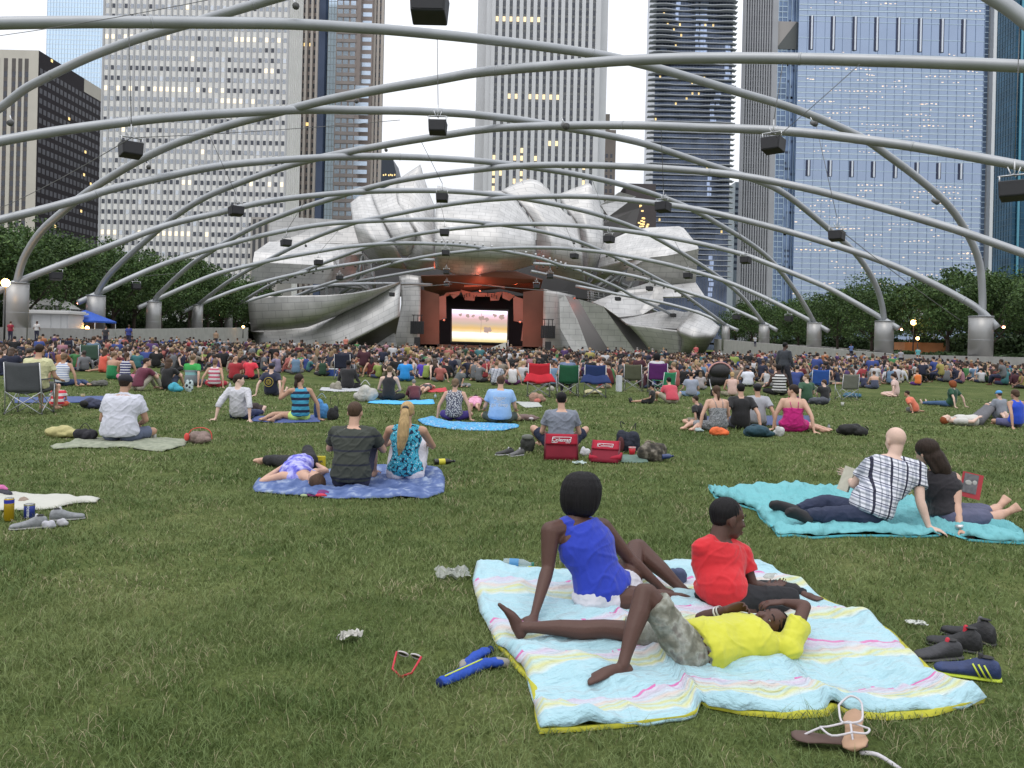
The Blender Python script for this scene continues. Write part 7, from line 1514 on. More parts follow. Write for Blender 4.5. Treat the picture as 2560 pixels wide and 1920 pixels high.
def wraptext(par, child, s, size, px, py, D0, m, curve=0):
    h = on_back(par, child, px, py, D0); o = text('lettering', s, size, m, par, h + V3(0, -.05, 0), (PI / 2, 0, 0), .004)
    tgt = [c for c in par.children if c.name.startswith(child)][0]; sh = o.modifiers.new('w', 'SHRINKWRAP'); sh.target = tgt; sh.wrap_method = 'PROJECT'; sh.use_project_z = True; sh.use_negative_direction = True; sh.use_positive_direction = True; sh.offset = .004; sh.wrap_mode = 'ABOVE_SURFACE'
    return o
wraptext(bt, 'shirt', 'bigger', .095, 1249, 999, 14.4, wht); wraptext(bt, 'shirt', 'when you', .05, 1249, 1007, 14.4, wht); wraptext(bt, 'shirt', 'go deep', .095, 1249, 1016, 14.4, wht)
h = on_back(mm4, 'shirt', 672, 955, 22); bm = bmesh.new()
for k_ in range(32):
    pass
for R0 in (.115, .06):
    pts = [h + V3(R0 * math.cos(a), -.02, R0 * math.sin(a)) for a in np.linspace(0, 2 * PI, 33)]; tube(bm, pts, .010, 6)
for k_ in range(6): a = k_ * PI / 3; tube(bm, [h + V3(.02 * math.cos(a), -.02, .02 * math.sin(a)), h + V3(.05 * math.cos(a + .5), -.02, .05 * math.sin(a + .5))], .010, 5)
bobj('emblem', bm, mat('emblem_yellow', (.35, .27, .05), .7), mm4)
# ================================================================ camp chairs and belongings
fabm = mat('camp_fabric', (.2, .2, .2), .85, 0, .12, 8, .4, 30, objcol=True); tubm = mat('chair_tube', (.45, .46, .47), .35, .7)
def chair_proto(drape=False):
    e = empty('camp_chair', (0, 0, 0), 'x', 'camp chair', 'folding camp chairs on the lawn')
    def cloth_grid(name, f, nu=10, nv=8):
        V = [f(i / nu, j / nv) for i in range(nu + 1) for j in range(nv + 1)]; F = [(i * (nv + 1) + j, i * (nv + 1) + j + 1, (i + 1) * (nv + 1) + j + 1, (i + 1) * (nv + 1) + j) for i in range(nu) for j in range(nv)]
        o = pobj(name, V, F, fabm, e, True); s = o.modifiers.new('s', 'SOLIDIFY'); s.thickness = .012; return o
    cloth_grid('backrest', lambda u, v: ((u - .5) * (.62 - .04 * v), -.18 - .10 * v - .07 * math.sin(PI * u), .40 + .52 * v + .025 * (abs(u - .5) * 2) ** 2 * v))
    cloth_grid('seat', lambda u, v: ((u - .5) * .56, -.18 + .46 * v, .42 - .05 * math.sin(PI * u) + .02 * v))
    for sx in (-1, 1):
        bm = bmesh.new(); tube(bm, [(sx * .31, -.20, .02), (sx * .30, -.22, .45), (sx * .295, -.29, .93)], .012, 8); bobj('back_post', bm, tubm, e)
        bm = bmesh.new(); tube(bm, [(sx * .31, .26, .02), (sx * .30, .27, .62)], .012, 8); bobj('front_post', bm, tubm, e)
        bm = bmesh.new(); box(bm, (sx * .315, .03, .635), (.06, .52, .018)); bobj('armrest', bm, fabm, e)
        bm = bmesh.new(); tube(bm, [(sx * .30, -.215, .02), (-sx * .30, -.225, .41)], .009, 8); tube(bm, [(sx * .30, .265, .02), (-sx * .30, .265, .40)], .009, 8); bobj('cross_strut', bm, tubm, e)
        bm = bmesh.new(); tube(bm, [(sx * .305, -.21, .03), (sx * .30, .26, .42)], .009, 8); tube(bm, [(sx * .305, .265, .03), (sx * .30, -.21, .42)], .009, 8); bobj('side_strut', bm, tubm, e)
        for y in (-.20, .26): bm = bmesh.new(); tube(bm, [(sx * .31, y, 0), (sx * .31, y, .035)], .022, 8); bobj('foot_cap', bm, mat('black_paint', (.02, .02, .02)), e)
    if drape:
        cloth_grid('drape', lambda u, v: ((u - .5) * (.66 + .2 * v) + .03 * math.sin(8 * u) * v, -.24 - .10 * v - .1 * math.sin(PI * u), .64 - .13 * v - .09 * v * v + .02 * math.sin(9 * u)), 14, 6)
    return e
CHL = [(72, 1035, 905, 'grey fabric camp chair at the left with a yellow-shirted man in it', (.075, .08, .09), 0, .1), (1346, 992, 908, 'red camp chair with a red cover draped over it', (.50, .015, .03), 1, 0), (1418, 990, 912, 'dark green camp chair between the red and navy chairs', (.012, .10, .045), 0, .05),
      (1487, 993, 912, 'navy camp chair with a drooping navy cover', (.015, .035, .13), 1, -.1), (1583, 978, 911, 'olive brown camp chair beside the white box', (.09, .095, .06), 0, -.25), (1643, 980, 908, 'purple camp chair with a white towel on top', (.10, .015, .13), 0, -.15), (2046, 988, 924, 'blue camp chair with an arched top at the right', (.02, .08, .32), 0, -.1),
      (2117, 1000, 935, 'grey green camp chair at the right', (.15, .155, .13), 0, .1), (226, 925, 862, 'green and tan camp chair in the left crowd', (.05, .10, .07), 0, .3), (174, 900, 848, 'dark navy camp chair with a silver frame in the left crowd', (.02, .025, .05), 0, 0), (860, 948, 885, 'black camp chair behind the long-sleeved black shirt', (.015, .018, .04), 0, -.1),
      (1362, 920, 888, 'black camp chair with a cream edge in the centre crowd', (.02, .02, .022), 0, 0), (1130, 920, 891, 'orange red camp chair in the centre crowd', (.60, .08, .03), 0, .1), (413, 888, 857, 'royal blue camp chair in the left crowd', (.02, .06, .28), 0, 0), (1530, 905, 893, 'pale grey camp chair in the far centre crowd', (.28, .32, .33), 0, .1),
      (1565, 905, 893, 'pale blue grey camp chair in the far centre crowd', (.26, .31, .36), 0, -.1), (512, 885, 855, 'maroon camp chair in the left crowd', (.16, .02, .04), 0, 0), (1660, 995, 930, 'kelly green camp chair behind the rose pink tee', (.02, .22, .10), 0, .6), (2390, 905, 905, 'x', (.4, .38, .02), 0, 0)]
CHP = [chair_proto(False), chair_proto(True)]; usedc = set()
CHS = []
for px, yb, yt, lab, c_, dr, rz in CHL:
    if lab == 'x': continue
    g = G(px, yb); s = max(.7, min(1.15, (yb - yt) / 2000 * g.y / .93))
    if dr in usedc: e = dup(CHP[dr], g, rz, lab, None, None, None, s)
    else: usedc.add(dr); e = CHP[dr]; e.location = g; e.rotation_euler.z = rz; e.scale = (s, s, s); e['label'] = lab
    for ch in e.children: ch.color = (*c_, 1)
    CHS.append((g, s))
g = CHS[0][0]; J = place(pose('rest', 'chair', -.06, nod=-.1, seat=.36), g + V3(.05, .12, 0), .1, 1.02)
person('man in a pale yellow tee seated in the grey camp chair, dark hair thinning', J, 'tan', ('crop', 'dark_brown'), ('tee', (.50, .49, .28)), ('shorts', (.1, .1, .1)), w=1.25, vox=.012)
for (i, lab, c_, hk, tp) in ((2, 'woman with tied dark hair and a blue top in the dark green camp chair', (.12, .16, .26), ('updo', 'dark_brown'), 'tee'), (5, 'dark-haired person in white seated in the purple camp chair', (.5, .5, .52), ('bob', 'black'), 'tee'), (10, 'person in black seated in the black camp chair', (.015, .015, .03), ('short', 'dark_brown'), 'tee'), (8, 'person in blue grey seated in the green and tan camp chair', (.09, .14, .2), ('short', 'brown'), 'tee')):
    g, s = CHS[i]; J = place(pose('rest', 'chair', -.05, nod=-.1, seat=.36), g + V3(0, .12, 0), 0, s); person(lab, J, 'light', hk, (tp, c_), ('pants', (.05, .05, .07)), vox=.018)
# low red beach chair and folded red seat with lettering
redf = mat('red_canvas', (.36, .008, .03), .8, 0, .08, 9, .4, 40); redd = mat('red_canvas_dark', (.20, .006, .022), .8, 0, .1, 9)
def red_panel(px0, px1, yt, yb, lab, lean, rz=0, txt=True, name='beach_chair'):
    gb = G((px0 + px1) / 2, yb); D = gb.y; W_ = (px1 - px0) / 2000 * D; H_ = (yb - yt) / 2000 * D; e = empty(name, gb, lab, 'beach chair', None, rz)
    def grid(nm, z0, z1, m, off, bulge=.03):
        V = []; F = []; nu, nv = 10, 6
        for i in range(nu + 1):
            for j in range(nv + 1):
                u, v = i / nu, j / nv; z = z0 + (z1 - z0) * v; V.append(((u - .5) * W_ * (1 - .05 * (z / H_)), off + lean * (z / H_) - bulge * math.sin(PI * u) * math.sin(PI * (.15 + .7 * z / H_)), z))
        for i in range(nu):
            for j in range(nv): a = i * (nv + 1) + j; F.append((a, a + 1, a + nv + 2, a + nv + 1))
        o = pobj(nm, V, F, m, e, True); s = o.modifiers.new('s', 'SOLIDIFY'); s.thickness = .015
    grid('backrest', .01, H_, redd, 0); grid('back_pocket', H_ * .62, H_ * 1.005, redf, -.02)
    for sx in (-1, 1): bm = bmesh.new(); tube(bm, [(sx * W_ * .5, 0, 0), (sx * W_ * .475, lean, H_ * 1.02)], .018, 8); bobj('side_post', bm, mat('post_maroon', (.12, .01, .02), .5), e)
    if txt:
        z = H_ * .80; ro = (PI / 2, 0, 0)
        bm = bmesh.new(); w2, h2 = W_ * .27, H_ * .105
        for a, b_ in (((-w2, h2), (w2 * 1.1, h2)), ((w2 * 1.1, h2), (w2 * .95, -h2)), ((w2 * .95, -h2), (-w2 * 1.12, -h2)), ((-w2 * 1.12, -h2), (-w2, h2))): tube(bm, [(a[0], -.062 + lean * .8, z + a[1]), (b_[0], -.062 + lean * .8, z + b_[1])], .004, 6)
        bobj('logo_frame', bm, wht, e); text('lettering', 'Coleman', H_ * .20, wht, e, (0, -.066 + lean * .8, z - H_ * .06), ro)
    return e
red_panel(1362, 1443, 1086, 1152, 'low red beach chair with white lettering under the man in grey', .05)
e = red_panel(1476, 1545, 1106, 1158, 'folded red beach seat with white lettering lying beside the red chair', .16, -.25, True, 'folded_seat')
bm = bmesh.new(); loft(bm, [(V3(x, .14, .06 + .02 * (x > .1)), V3(0, 1, 0), V3(0, 0, 1), .14, .05) for x in (-.2, -.1, .05, .2)], 12); bobj('cushion', bm, redf, e, True)
# ---- soft lumps: bags, clothes
def clear(g, r):
    EXCL.append([(g.x + r * math.cos(a), g.y + r * .75 * math.sin(a)) for a in np.linspace(0, 2 * PI, 9)[:-1]])
def paper(px, py, wpx, hpx, lab, c_, name, rz=0, alpha=1):
    g = G(px, py); W_ = wpx / 2000 * g.y; H_ = max(.02, hpx / 2000 * g.y); clear(g, W_ * .4); V = []; F = []; nu, nv = 16, 12
    for i in range(nu + 1):
        for j in range(nv + 1):
            u, v = i / nu - .5, j / nv - .5; q = V3(u * 3.1 + px, v * 3.1, 0); V.append((u * W_ + .02 * noise.noise(q * 1.7), v * W_ * .55 + .03 * noise.noise(q * 1.3 + V3(5, 0, 0)), .02 + H_ * (.35 + .8 * noise.noise(q * 1.2 + V3(0, 3, 0)) + .5 * noise.noise(q * 3)) * (1 - 1.6 * max(abs(u), abs(v)) ** 2)))
    for i in range(nu):
        for j in range(nv): a = i * (nv + 1) + j; F.append((a, a + 1, a + nv + 2, a + nv + 1))
    o = pobj(name, V, F, mat('litter_%d' % px, c_, .5 if alpha < 1 else .9, alpha=alpha)); o.location = g; o.rotation_euler.z = rz; tag(o, lab, 'litter'); return o
def lump(px, py, wpx, hpx, lab, cat, name, c_, parts=(), seed=0, flatn=.8, folds=.03, rz=0):
    g = G(px, py); D = g.y; W_ = wpx / 2000 * D; H_ = hpx / 2000 * D; clear(g, W_ * .42); e = empty(name, g, lab, cat, None, rz); bm = bmesh.new(); r_ = random.Random(seed + px)
    for k in range(7): ell(bm, (r_.uniform(-.28, .28) * W_, r_.uniform(-.1, .1) * W_, H_ * r_.uniform(.3, .55)), (W_ * r_.uniform(.2, .30), W_ * .22, H_ * r_.uniform(.28, .48)), None, 12, 8)
    ell(bm, (0, 0, H_ * .3), (W_ * .48, W_ * .24, H_ * .32))
    m = c_ if not isinstance(c_, tuple) else mat('%s_%d_%d' % (name, int(c_[0] * 999), int(c_[2] * 999)), c_, .8, 0, .25, 9, .6, 25)
    remesh('bag_body' if cat == 'bag' else 'cloth_pile', bm, m, e, max(.007, W_ / 45), 2, (min(.03, W_ * .09) if cat != 'litter' else W_ * .16), CLOUD if cat != 'litter' else CLOUD2)
    for pt in parts:
        bm = bmesh.new()
        if pt[0] == 'handle':
            pts = [(W_ * a, 0, H_ * b_) for a, b_ in pt[1]]; tube(bm, spline(pts, 4), W_ * .018, 6); bobj('handle', bm, mat('strap_%d' % int(pt[2][0] * 999), pt[2], .6), e)
        elif pt[0] == 'patch':
            ell(bm, (W_ * pt[1][0], -W_ * .25, H_ * pt[1][1]), (W_ * pt[3][0], W_ * .08, H_ * pt[3][1])); bobj('pocket', bm, mat('patch_%d_%d' % (int(pt[2][0] * 999), int(pt[2][2] * 999)), pt[2], .7, 0, .2, 20), e, True)
    return e
lump(155, 1094, 86, 32, 'pale yellow crumpled cloth bag left of the white polo man', 'bag', 'cloth_bag', (.42, .38, .17))
lump(212, 1102, 56, 34, 'black bag at the left hand of the white polo man', 'bag', 'bag', (.015, .014, .02), [('handle', [(-.3, .7), (0, 1.3), (.3, .7)], (.015, .015, .015))])
lump(497, 1108, 66, 34, 'coral and beige studded handbag on the grass right of the khaki towel', 'bag', 'handbag', (.22, .16, .14), [('handle', [(-.45, .2), (-.3, .95), (.1, 1.15), (.42, .9), (.5, .3)], (.60, .06, .05)), ('patch', (-.36, .5), (.60, .06, .05), (.10, .3))])
lump(803, 1046, 38, 56, 'tall shiny blue shopping bag behind the cropped-hair man', 'bag', 'shopping_bag', (.07, .24, .50), [('patch', (-.25, .45), (.015, .04, .13), (.2, .42)), ('handle', [(-.3, .9), (0, 1.12), (.3, .9)], (.3, .4, .5))])
lump(832, 1050, 32, 36, 'round black handbag with a looped strap', 'bag', 'handbag', (.014, .014, .016), [('handle', [(-.15, .9), (-.2, 1.5), (.15, 1.75), (.4, 1.3), (.3, .8)], (.02, .02, .02))])
lump(645, 1032, 42, 28, 'dark brown handbag between the white top and the striped tank top', 'bag', 'handbag', (.03, .018, .018))
lump(912, 1003, 62, 44, 'large white canvas bag left of the blond bun', 'bag', 'canvas_bag', (.42, .41, .38), [('handle', [(-.2, .9), (0, 1.2), (.2, .9)], (.5, .5, .48))])
lump(840, 976, 32, 24, 'sand coloured bag on the white sheet', 'bag', 'bag', (.27, .25, .20))
lump(1220, 1000, 14, 8, 'small white cap on the grass by the pink top', 'clothes', 'cloth_pile', (.4, .4, .4))
lump(1315, 1052, 62, 18, 'pile of tan and black clothes right of the lettered blue shirt', 'clothes', 'clothes_pile', (.15, .10, .09), [('patch', (-.35, .4), (.36, .28, .19), (.16, .4)), ('patch', (.2, .4), (.5, .45, .47), (.1, .2))])
lump(1345, 1006, 44, 26, 'brown paper bag and bright sneakers under the red camp chair', 'bag', 'paper_bag', (.30, .18, .13), [('patch', (-.05, .2), (.5, .15, .12), (.2, .22))])
lump(1568, 1130, 62, 66, 'dark navy backpack standing behind the red cup', 'bag', 'backpack', (.012, .016, .03), [('patch', (-.3, .3), (.07, .012, .012), (.14, .3)), ('handle', [(-.25, .9), (-.3, 1.15), (-.12, 1.05)], (.012, .012, .02)), ('handle', [(.2, .9), (.32, 1.1), (.3, .85)], (.012, .012, .02))])
lump(1632, 1152, 74, 50, 'camouflage bag with straps and a blue water bottle', 'bag', 'duffel_bag', mottle('camo_bag', [(.4, (.02, .018, .014)), (.55, (.07, .06, .045)), (.65, (.18, .16, .13))], 14), [('handle', [(-.35, .4), (-.25, .95), (.05, .9), (.1, .5)], (.25, .2, .16)), ('handle', [(.0, .1), (.05, .5), (0, .8)], (.5, .5, .5))])
lump(1318, 1132, 38, 48, 'grey green camera bag left of the red beach chair', 'bag', 'camera_bag', (.03, .032, .028), [('patch', (0, .85), (.16, .17, .15), (.4, .14))])
lump(1798, 1090, 52, 24, 'orange pouch behind the grey printed romper', 'bag', 'pouch', (.62, .12, .03))
lump(1898, 1092, 84, 30, 'dark teal backpack lying behind the black tee', 'bag', 'backpack', (.015, .05, .07), [('handle', [(-.4, .5), (-.2, 1.0), (.1, .9)], (.03, .07, .1))])
lump(1946, 1090, 30, 28, 'white plastic bag beside the magenta dress', 'bag', 'plastic_bag', (.5, .5, .5))
lump(1746, 1080, 30, 12, 'pale printed cloth left of the orange pouch', 'clothes', 'cloth_pile', (.3, .38, .38))
lump(2129, 1088, 80, 30, 'black bag lying alone on the grass above the reclining couple', 'bag', 'bag', (.010, .010, .010), [('handle', [(.35, .2), (.52, .5), (.42, .8)], (.01, .01, .01))])
lump(2045, 1012, 56, 22, 'dark grey backpack beside the black tee and the white cup', 'bag', 'backpack', (.05, .055, .07))
lump(2130, 994, 50, 14, 'blue and black clothes under the grey green camp chair', 'clothes', 'cloth_pile', (.03, .10, .16))
lump(248, 966, 46, 18, 'grey folded bag on the grass near the left camp chair', 'bag', 'bag', (.10, .10, .09))
lump(228, 1022, 56, 28, 'navy and black bag behind the white polo man', 'bag', 'bag', (.03, .035, .07), [('patch', (-.2, .5), (.01, .01, .01), (.2, .3))])
lump(440, 980, 40, 26, 'aqua patterned beach bag beside the black tee and long hair', 'bag', 'beach_bag', (.05, .32, .42))
lump(472, 980, 22, 32, 'white bag with black dots beside the aqua beach bag', 'bag', 'beach_bag', mottle('dotted_bag', [(0, (.01, .02, .03)), (.35, (.42, .5, .5))], 9, 'vor'))
lump(1480, 985, 44, 12, 'cream cloth on the grass under the navy camp chair', 'clothes', 'cloth_pile', (.42, .38, .22))
lump(1376, 978, 22, 16, 'white and navy bag under the green camp chair', 'bag', 'bag', (.33, .32, .28))
lump(1688, 1462, 62, 48, 'bundle of blue jeans behind the boy in red', 'clothes', 'jeans_bundle', (.05, .065, .13), seed=3)
lump(1930, 1462, 52, 34, 'clear plastic food box beside the boy in red', 'food box', 'plastic_box', mat('clear_plastic', (.42, .44, .40), .2, 0, .25, 25, .8, 30, alpha=.72), folds=.02)
paper(1130, 1447, 84, 30, 'crumpled clear plastic wrapper on the grass left of the comforter', (.42, .44, .40), 'plastic_wrapper', .2, .7)
paper(876, 1604, 58, 32, 'white crumpled napkin on the grass at the lower left', (.50, .49, .45), 'napkin', .7)
paper(2290, 1567, 44, 10, 'flat white scrap of paper left of the dark sneakers', (.48, .50, .46), 'paper_scrap')
paper(1448, 1162, 34, 8, 'white paper on the grass below the red beach chair', (.40, .48, .46), 'paper_scrap')
lump(1462, 1140, 28, 24, 'white cloth draped beside the red beach chair', 'clothes', 'cloth_pile', (.50, .50, .52))
lump(790, 1242, 66, 16, 'small heap of purple cloth and a red white pouch by the lying woman', 'clothes', 'cloth_pile', (.14, .02, .12), [('patch', (.25, .45), (.5, .03, .06), (.22, .3)), ('patch', (-.4, .35), (.3, .38, .2), (.14, .25))])
lump(60, 1262, 36, 22, 'brown paper wrapper between the two drink cans', 'litter', 'paper_wrapper', (.25, .19, .15))
# ---- bottles, cups, cans
def bottle(px, py, h, r, lab, c_, capc, label=None, lying=None, cat='bottle', name='bottle', alpha=1.0):
    g = G(px, py); e = empty(name, g, lab, cat); m = mat('bottle_%d_%d_%d' % (int(c_[0] * 999), int(c_[2] * 999), int(alpha * 9)), c_, .15, 0, alpha=alpha)
    prof = [(0, .9), (.04, 1), (.62, 1), (.74, .75), (.84, .40), (.92, .36)]; bm = bmesh.new(); tube(bm, [(0, 0, h * t_) for t_, q in prof], [r * q for t_, q in prof], 16); bobj('bottle_body', bm, m, e)
    bm = bmesh.new(); tube(bm, [(0, 0, h * .92), (0, 0, h)], [r * .44, r * .44], 14); bobj('bottle_cap', bm, mat('cap_%d_%d' % (int(capc[0] * 999), int(capc[2] * 999)), capc, .4), e)
    if label: bm = bmesh.new(); tube(bm, [(0, 0, h * .2), (0, 0, h * .5)], [r * 1.03, r * 1.03], 16, False); bobj('paper_label', bm, mat('label_%d_%d' % (int(label[0] * 999), int(label[2] * 999)), label, .6), e)
    if lying is not None: e.rotation_euler = (0, PI / 2, lying); e.location.z = r + .035
    return e
bottle(357, 1099, .17, .032, 'clear glass bottle with a white label, left of two on the khaki towel', (.10, .11, .10), (.02, .02, .02), (.5, .5, .48), alpha=.8)
bottle(385, 1099, .165, .030, 'yellowish bottle with a white label, right of two on the khaki towel', (.22, .20, .06), (.02, .02, .02), (.5, .5, .48), alpha=.85)
bottle(1258, 1432, .20, .030, 'empty plastic water bottle with a blue label lying on the comforter', (.45, .55, .58), (.02, .16, .10), (.06, .22, .42), -.08, alpha=.45)
bottle(2072, 1078, .14, .028, 'steel flask standing beside the magenta dress', (.22, .24, .24), (.02, .02, .02), (.03, .03, .03))
bottle(1653, 1155, .20, .034, 'blue water bottle lying at the camouflage bag', (.03, .05, .14), (.02, .03, .06), None, .5)
bottle(1085, 1170, .26, .036, 'dark wine bottle with a yellow tag beside the ponytail woman', (.012, .012, .010), (.02, .02, .02), (.55, .50, .04), .4)
bottle(575, 975, .22, .035, 'steel flask in the grass behind the white top', (.4, .42, .42), (.2, .2, .2))
bottle(1088, 996, .12, .033, 'pale blue and silver can on the grass beside the cyan towel', (.3, .38, .45), (.4, .4, .4), None, name='drink_can', cat='can')
def can(px, py, h, r, lab, c_, bands):
    g = G(px, py); e = empty('drink_can', g, lab, 'can'); bm = bmesh.new(); tube(bm, [(0, 0, .004), (0, 0, .012), (0, 0, h - .012), (0, 0, h - .004)], [r * .85, r, r, r * .86], 24); bobj('can_body', bm, mat('can_' + str(px), c_, .3, .3), e)
    bm = bmesh.new(); tube(bm, [(0, 0, h - .005), (0, 0, h)], [r * .86, r * .84], 24); bobj('can_lid', bm, mat('can_metal', (.5, .5, .5), .3, .9), e)
    for (z0, z1, c2) in bands: bm = bmesh.new(); tube(bm, [(0, 0, h * z0), (0, 0, h * z1)], [r * 1.012] * 2, 24, False); bobj('can_band', bm, mat('canband_%d_%d' % (px, int(z0 * 99)), c2, .35, .2), e)
    return e
can(22, 1303, .185, .036, 'tall yellow beer can with a blue top at the left edge', (.36, .24, .01), [(.78, .93, (.03, .04, .38))])
e = can(73, 1296, .118, .040, 'blue beer can with white letters beside the grey shoes', (.03, .05, .26), [(.90, .97, (.35, .33, .12))])
text('lettering', 'FOSTERS', .026, wht, e, (.004, -.0425, .060), (PI / 2, PI / 2, 0), .001)
def cup(px, py, h, r, lab, c_, rim):
    g = G(px, py); e = empty('cup', g, lab, 'cup'); bm = bmesh.new(); tube(bm, [(0, 0, 0), (0, 0, h)], [r * .72, r], 20); bobj('cup_body', bm, mat('cup_' + str(px), c_, .4), e); bm = bmesh.new(); tube(bm, [(0, 0, h - .006), (0, 0, h + .004)], [r * 1.06] * 2, 20, False); bobj('cup_rim', bm, mat('cup_rim_' + str(px), rim, .4), e)
cup(1580, 1140, .12, .048, 'red plastic party cup beside the dark backpack', (.50, .01, .02), (.6, .6, .6)); cup(2106, 1015, .10, .045, 'white paper cup on the grass right of the black tee', (.5, .5, .46), (.55, .55, .5)); cup(207, 995, .09, .05, 'yellow drink cup on the grass left of the white polo man', (.42, .34, .16), (.5, .45, .3))
# ---- boxes
def boxthing(px, py, w_, d_, h, lab, name, cat, c_, rz=0, top=None, txt=None):
    g = G(px, py); e = empty(name, g, lab, cat, None, rz); bm = bmesh.new(); box(bm, (0, 0, h / 2), (w_, d_, h)); bmesh.ops.bevel(bm, geom=bm.edges[:], offset=.006, segments=2, affect='EDGES'); bobj('box_body', bm, mat('%s_%d' % (name, px), c_, .6, 0, .08, 8), e)
    if top: bm = bmesh.new(); box(bm, (0, 0, h + .02), (w_ * 1.03, d_ * 1.03, .04)); bmesh.ops.bevel(bm, geom=bm.edges[:], offset=.008, segments=2, affect='EDGES'); bobj('lid', bm, mat('lid_%d' % px, top, .5), e)
    if txt: text('lettering', txt, h * .22, mat('print_navy', (.03, .04, .10), .7), e, (0, -d_ / 2 - .004, h * .62), (PI / 2, 0, 0))
    return e
e = boxthing(794, 1178, .17, .06, .17, 'yellow cracker box beside the striped shirt', 'cracker_box', 'box', (.52, .44, .02), .1, None, 'Triscuit')
bm = bmesh.new(); ell(bm, (.03, -.032, .045), (.028, .004, .014)); bobj('cracker_picture', bm, mat('cracker_brown', (.07, .03, .012), .7), e, True)
boxthing(835, 940, .55, .32, .26, 'blue cooler with a white lid behind the white sheet', 'cooler', 'cooler', (.02, .06, .26), 0, (.5, .52, .55)); boxthing(1547, 979, .14, .3, .52, 'tall narrow white box beside the olive camp chair', 'white_box', 'box', (.5, .52, .55), .1)
boxthing(1518, 968, .26, .2, .12, 'small orange box between the navy and olive camp chairs', 'box', 'box', (.5, .2, .05), .2)
# ---- reading matter of the couple, phone
g = P(2118, 1192, 7.12); e = empty('booklet', g, 'cream booklet held by the bald man', 'booklet'); e.rotation_euler = (.1, .35, .4); bm = bmesh.new(); box(bm, (0, 0, -.02), (.012, .12, .22)); box(bm, (.016, 0, -.02), (.008, .115, .215)); bobj('pages', bm, mat('paper_cream', (.46, .44, .36), .8, 0, .1, 20), e)
g = P(2428, 1214, 7.1); e = empty('magazine', g, 'magazine with a red and grey cover held beside the woman in black', 'magazine'); e.rotation_euler = (-.15, .2, -.2); bm = bmesh.new(); box(bm, (0, 0, 0), (.17, .012, .22)); bobj('cover', bm, mat('cover_red', (.40, .03, .04), .4), e)
bm = bmesh.new(); box(bm, (-.012, -.008, .015), (.115, .006, .17)); bobj('cover_panel', bm, mat('cover_grey', (.13, .13, .14), .4, 0, .4, 30), e); bm = bmesh.new(); ell(bm, (-.03, -.012, .02), (.028, .003, .022)); ell(bm, (.02, -.012, .03), (.02, .003, .02)); bobj('cover_picture', bm, mat('cover_light', (.4, .4, .38), .5), e, True)
# ---- shoes
def shoe(px, py, L, rz, lab, up, sole, extra=None, tilt=0, boot=0, stripes_=None, grp=None):
    g = G(px, py); clear(g, L * .4); e = empty('shoe', g, lab, 'shoe', grp, rz); bm = bmesh.new(); q = L
    loft(bm, [(V3(x * q, 0, z * q), V3(0, 1, 0), V3(0, 0, 1), w_ * q, h * q) for x, z, w_, h in ((-.50, .14, .05, .09), (-.46, .17, .11, .15 + boot * .5), (-.30, .19, .13, .19 + boot), (-.12, .17, .135, .17 + boot * .3), (.06, .135, .15, .125), (.26, .11, .168, .095), (.40, .10, .155, .085), (.48, .09, .11, .065), (.515, .08, .04, .03))], 18)
    remesh('shoe_upper', bm, mat('shoe_up_%d_%d' % (int(up[0] * 999), int(up[2] * 999)), up, .6, 0, .25, 30, .4, 60), e, .005, 3)
    bm = bmesh.new(); loft(bm, [(V3(x * q, 0, .035 * q), V3(0, 1, 0), V3(0, 0, 1), w_ * q, .038 * q) for x, w_ in ((-.51, .08), (-.44, .14), (-.2, .155), (.1, .185), (.34, .195), (.48, .13), (.52, .07))], 16); bobj('sole', bm, mat('sole_%d_%d' % (int(sole[0] * 999), int(sole[2] * 999)), sole, .6), e, True)
    bm = bmesh.new(); ell(bm, (-.29 * q, 0, (.368 + boot) * q), (.11 * q, .085 * q, .02 * q)); bobj('opening', bm, mat('shoe_inside', (.02, .02, .02), .8), e, True)
    if extra: bm = bmesh.new(); limb(bm, [(-.16 * q, 0, .24 * q), (-.20 * q, 0, (.38 + boot * .9) * q)], [.035 * q, .042 * q]); bobj('tongue', bm, mat('tongue_%d' % int(extra[0] * 999), extra, .7), e, True)
    if stripes_:
        for k_ in range(3):
            x = (-.34 + .085 * k_) * q
            for sy in (-1, 1): bm = bmesh.new(); tube(bm, [(x, sy * .150 * q, .08 * q), (x + .06 * q, sy * .148 * q, .19 * q), (x + .11 * q, sy * .115 * q, .28 * q)], .016 * q, 6); bobj('side_stripe', bm, mat('stripe_lime', stripes_, .5), e)
    e.rotation_euler.x = tilt; return e
bk2 = (.012, .012, .014)
shoe(2418, 1692, .27, 2.75, 'navy sneaker with three lime stripes and a lime sole at the lower right', (.015, .03, .10), (.42, .52, .03), bk2, 0, .02, (.50, .58, .05))
shoe(2345, 1648, .25, 3.3, 'black sneaker with a grey toe at the left of the sneaker group', (.03, .03, .035), (.06, .06, .06), (.45, .02, .04)); shoe(2420, 1600, .26, 2.3, 'black high sneaker at the back of the sneaker group', bk2, bk2, (.10, .10, .10), .1, .12); shoe(2385, 1622, .25, 2.6, 'black sneaker with a red lining in the middle of the sneaker group', bk2, (.03, .03, .03), (.45, .02, .05), 0, .12)
shoe(72, 1322, .25, 3.6, 'grey canvas shoe with a white sock, nearest the blue can', (.20, .21, .22), (.28, .28, .27), (.5, .5, .52), 0, .03); shoe(168, 1300, .25, .5, 'grey canvas shoe with a white sock, right of the pair', (.20, .21, .22), (.28, .28, .27), (.5, .5, .52), 0, .03)
lump(122, 1322, 36, 24, 'white sock lying before the grey canvas shoes', 'sock', 'sock', (.42, .42, .46), rz=.3); lump(155, 1316, 34, 22, 'white sock leaning on the right grey shoe', 'sock', 'sock', (.40, .40, .42), rz=-.3)
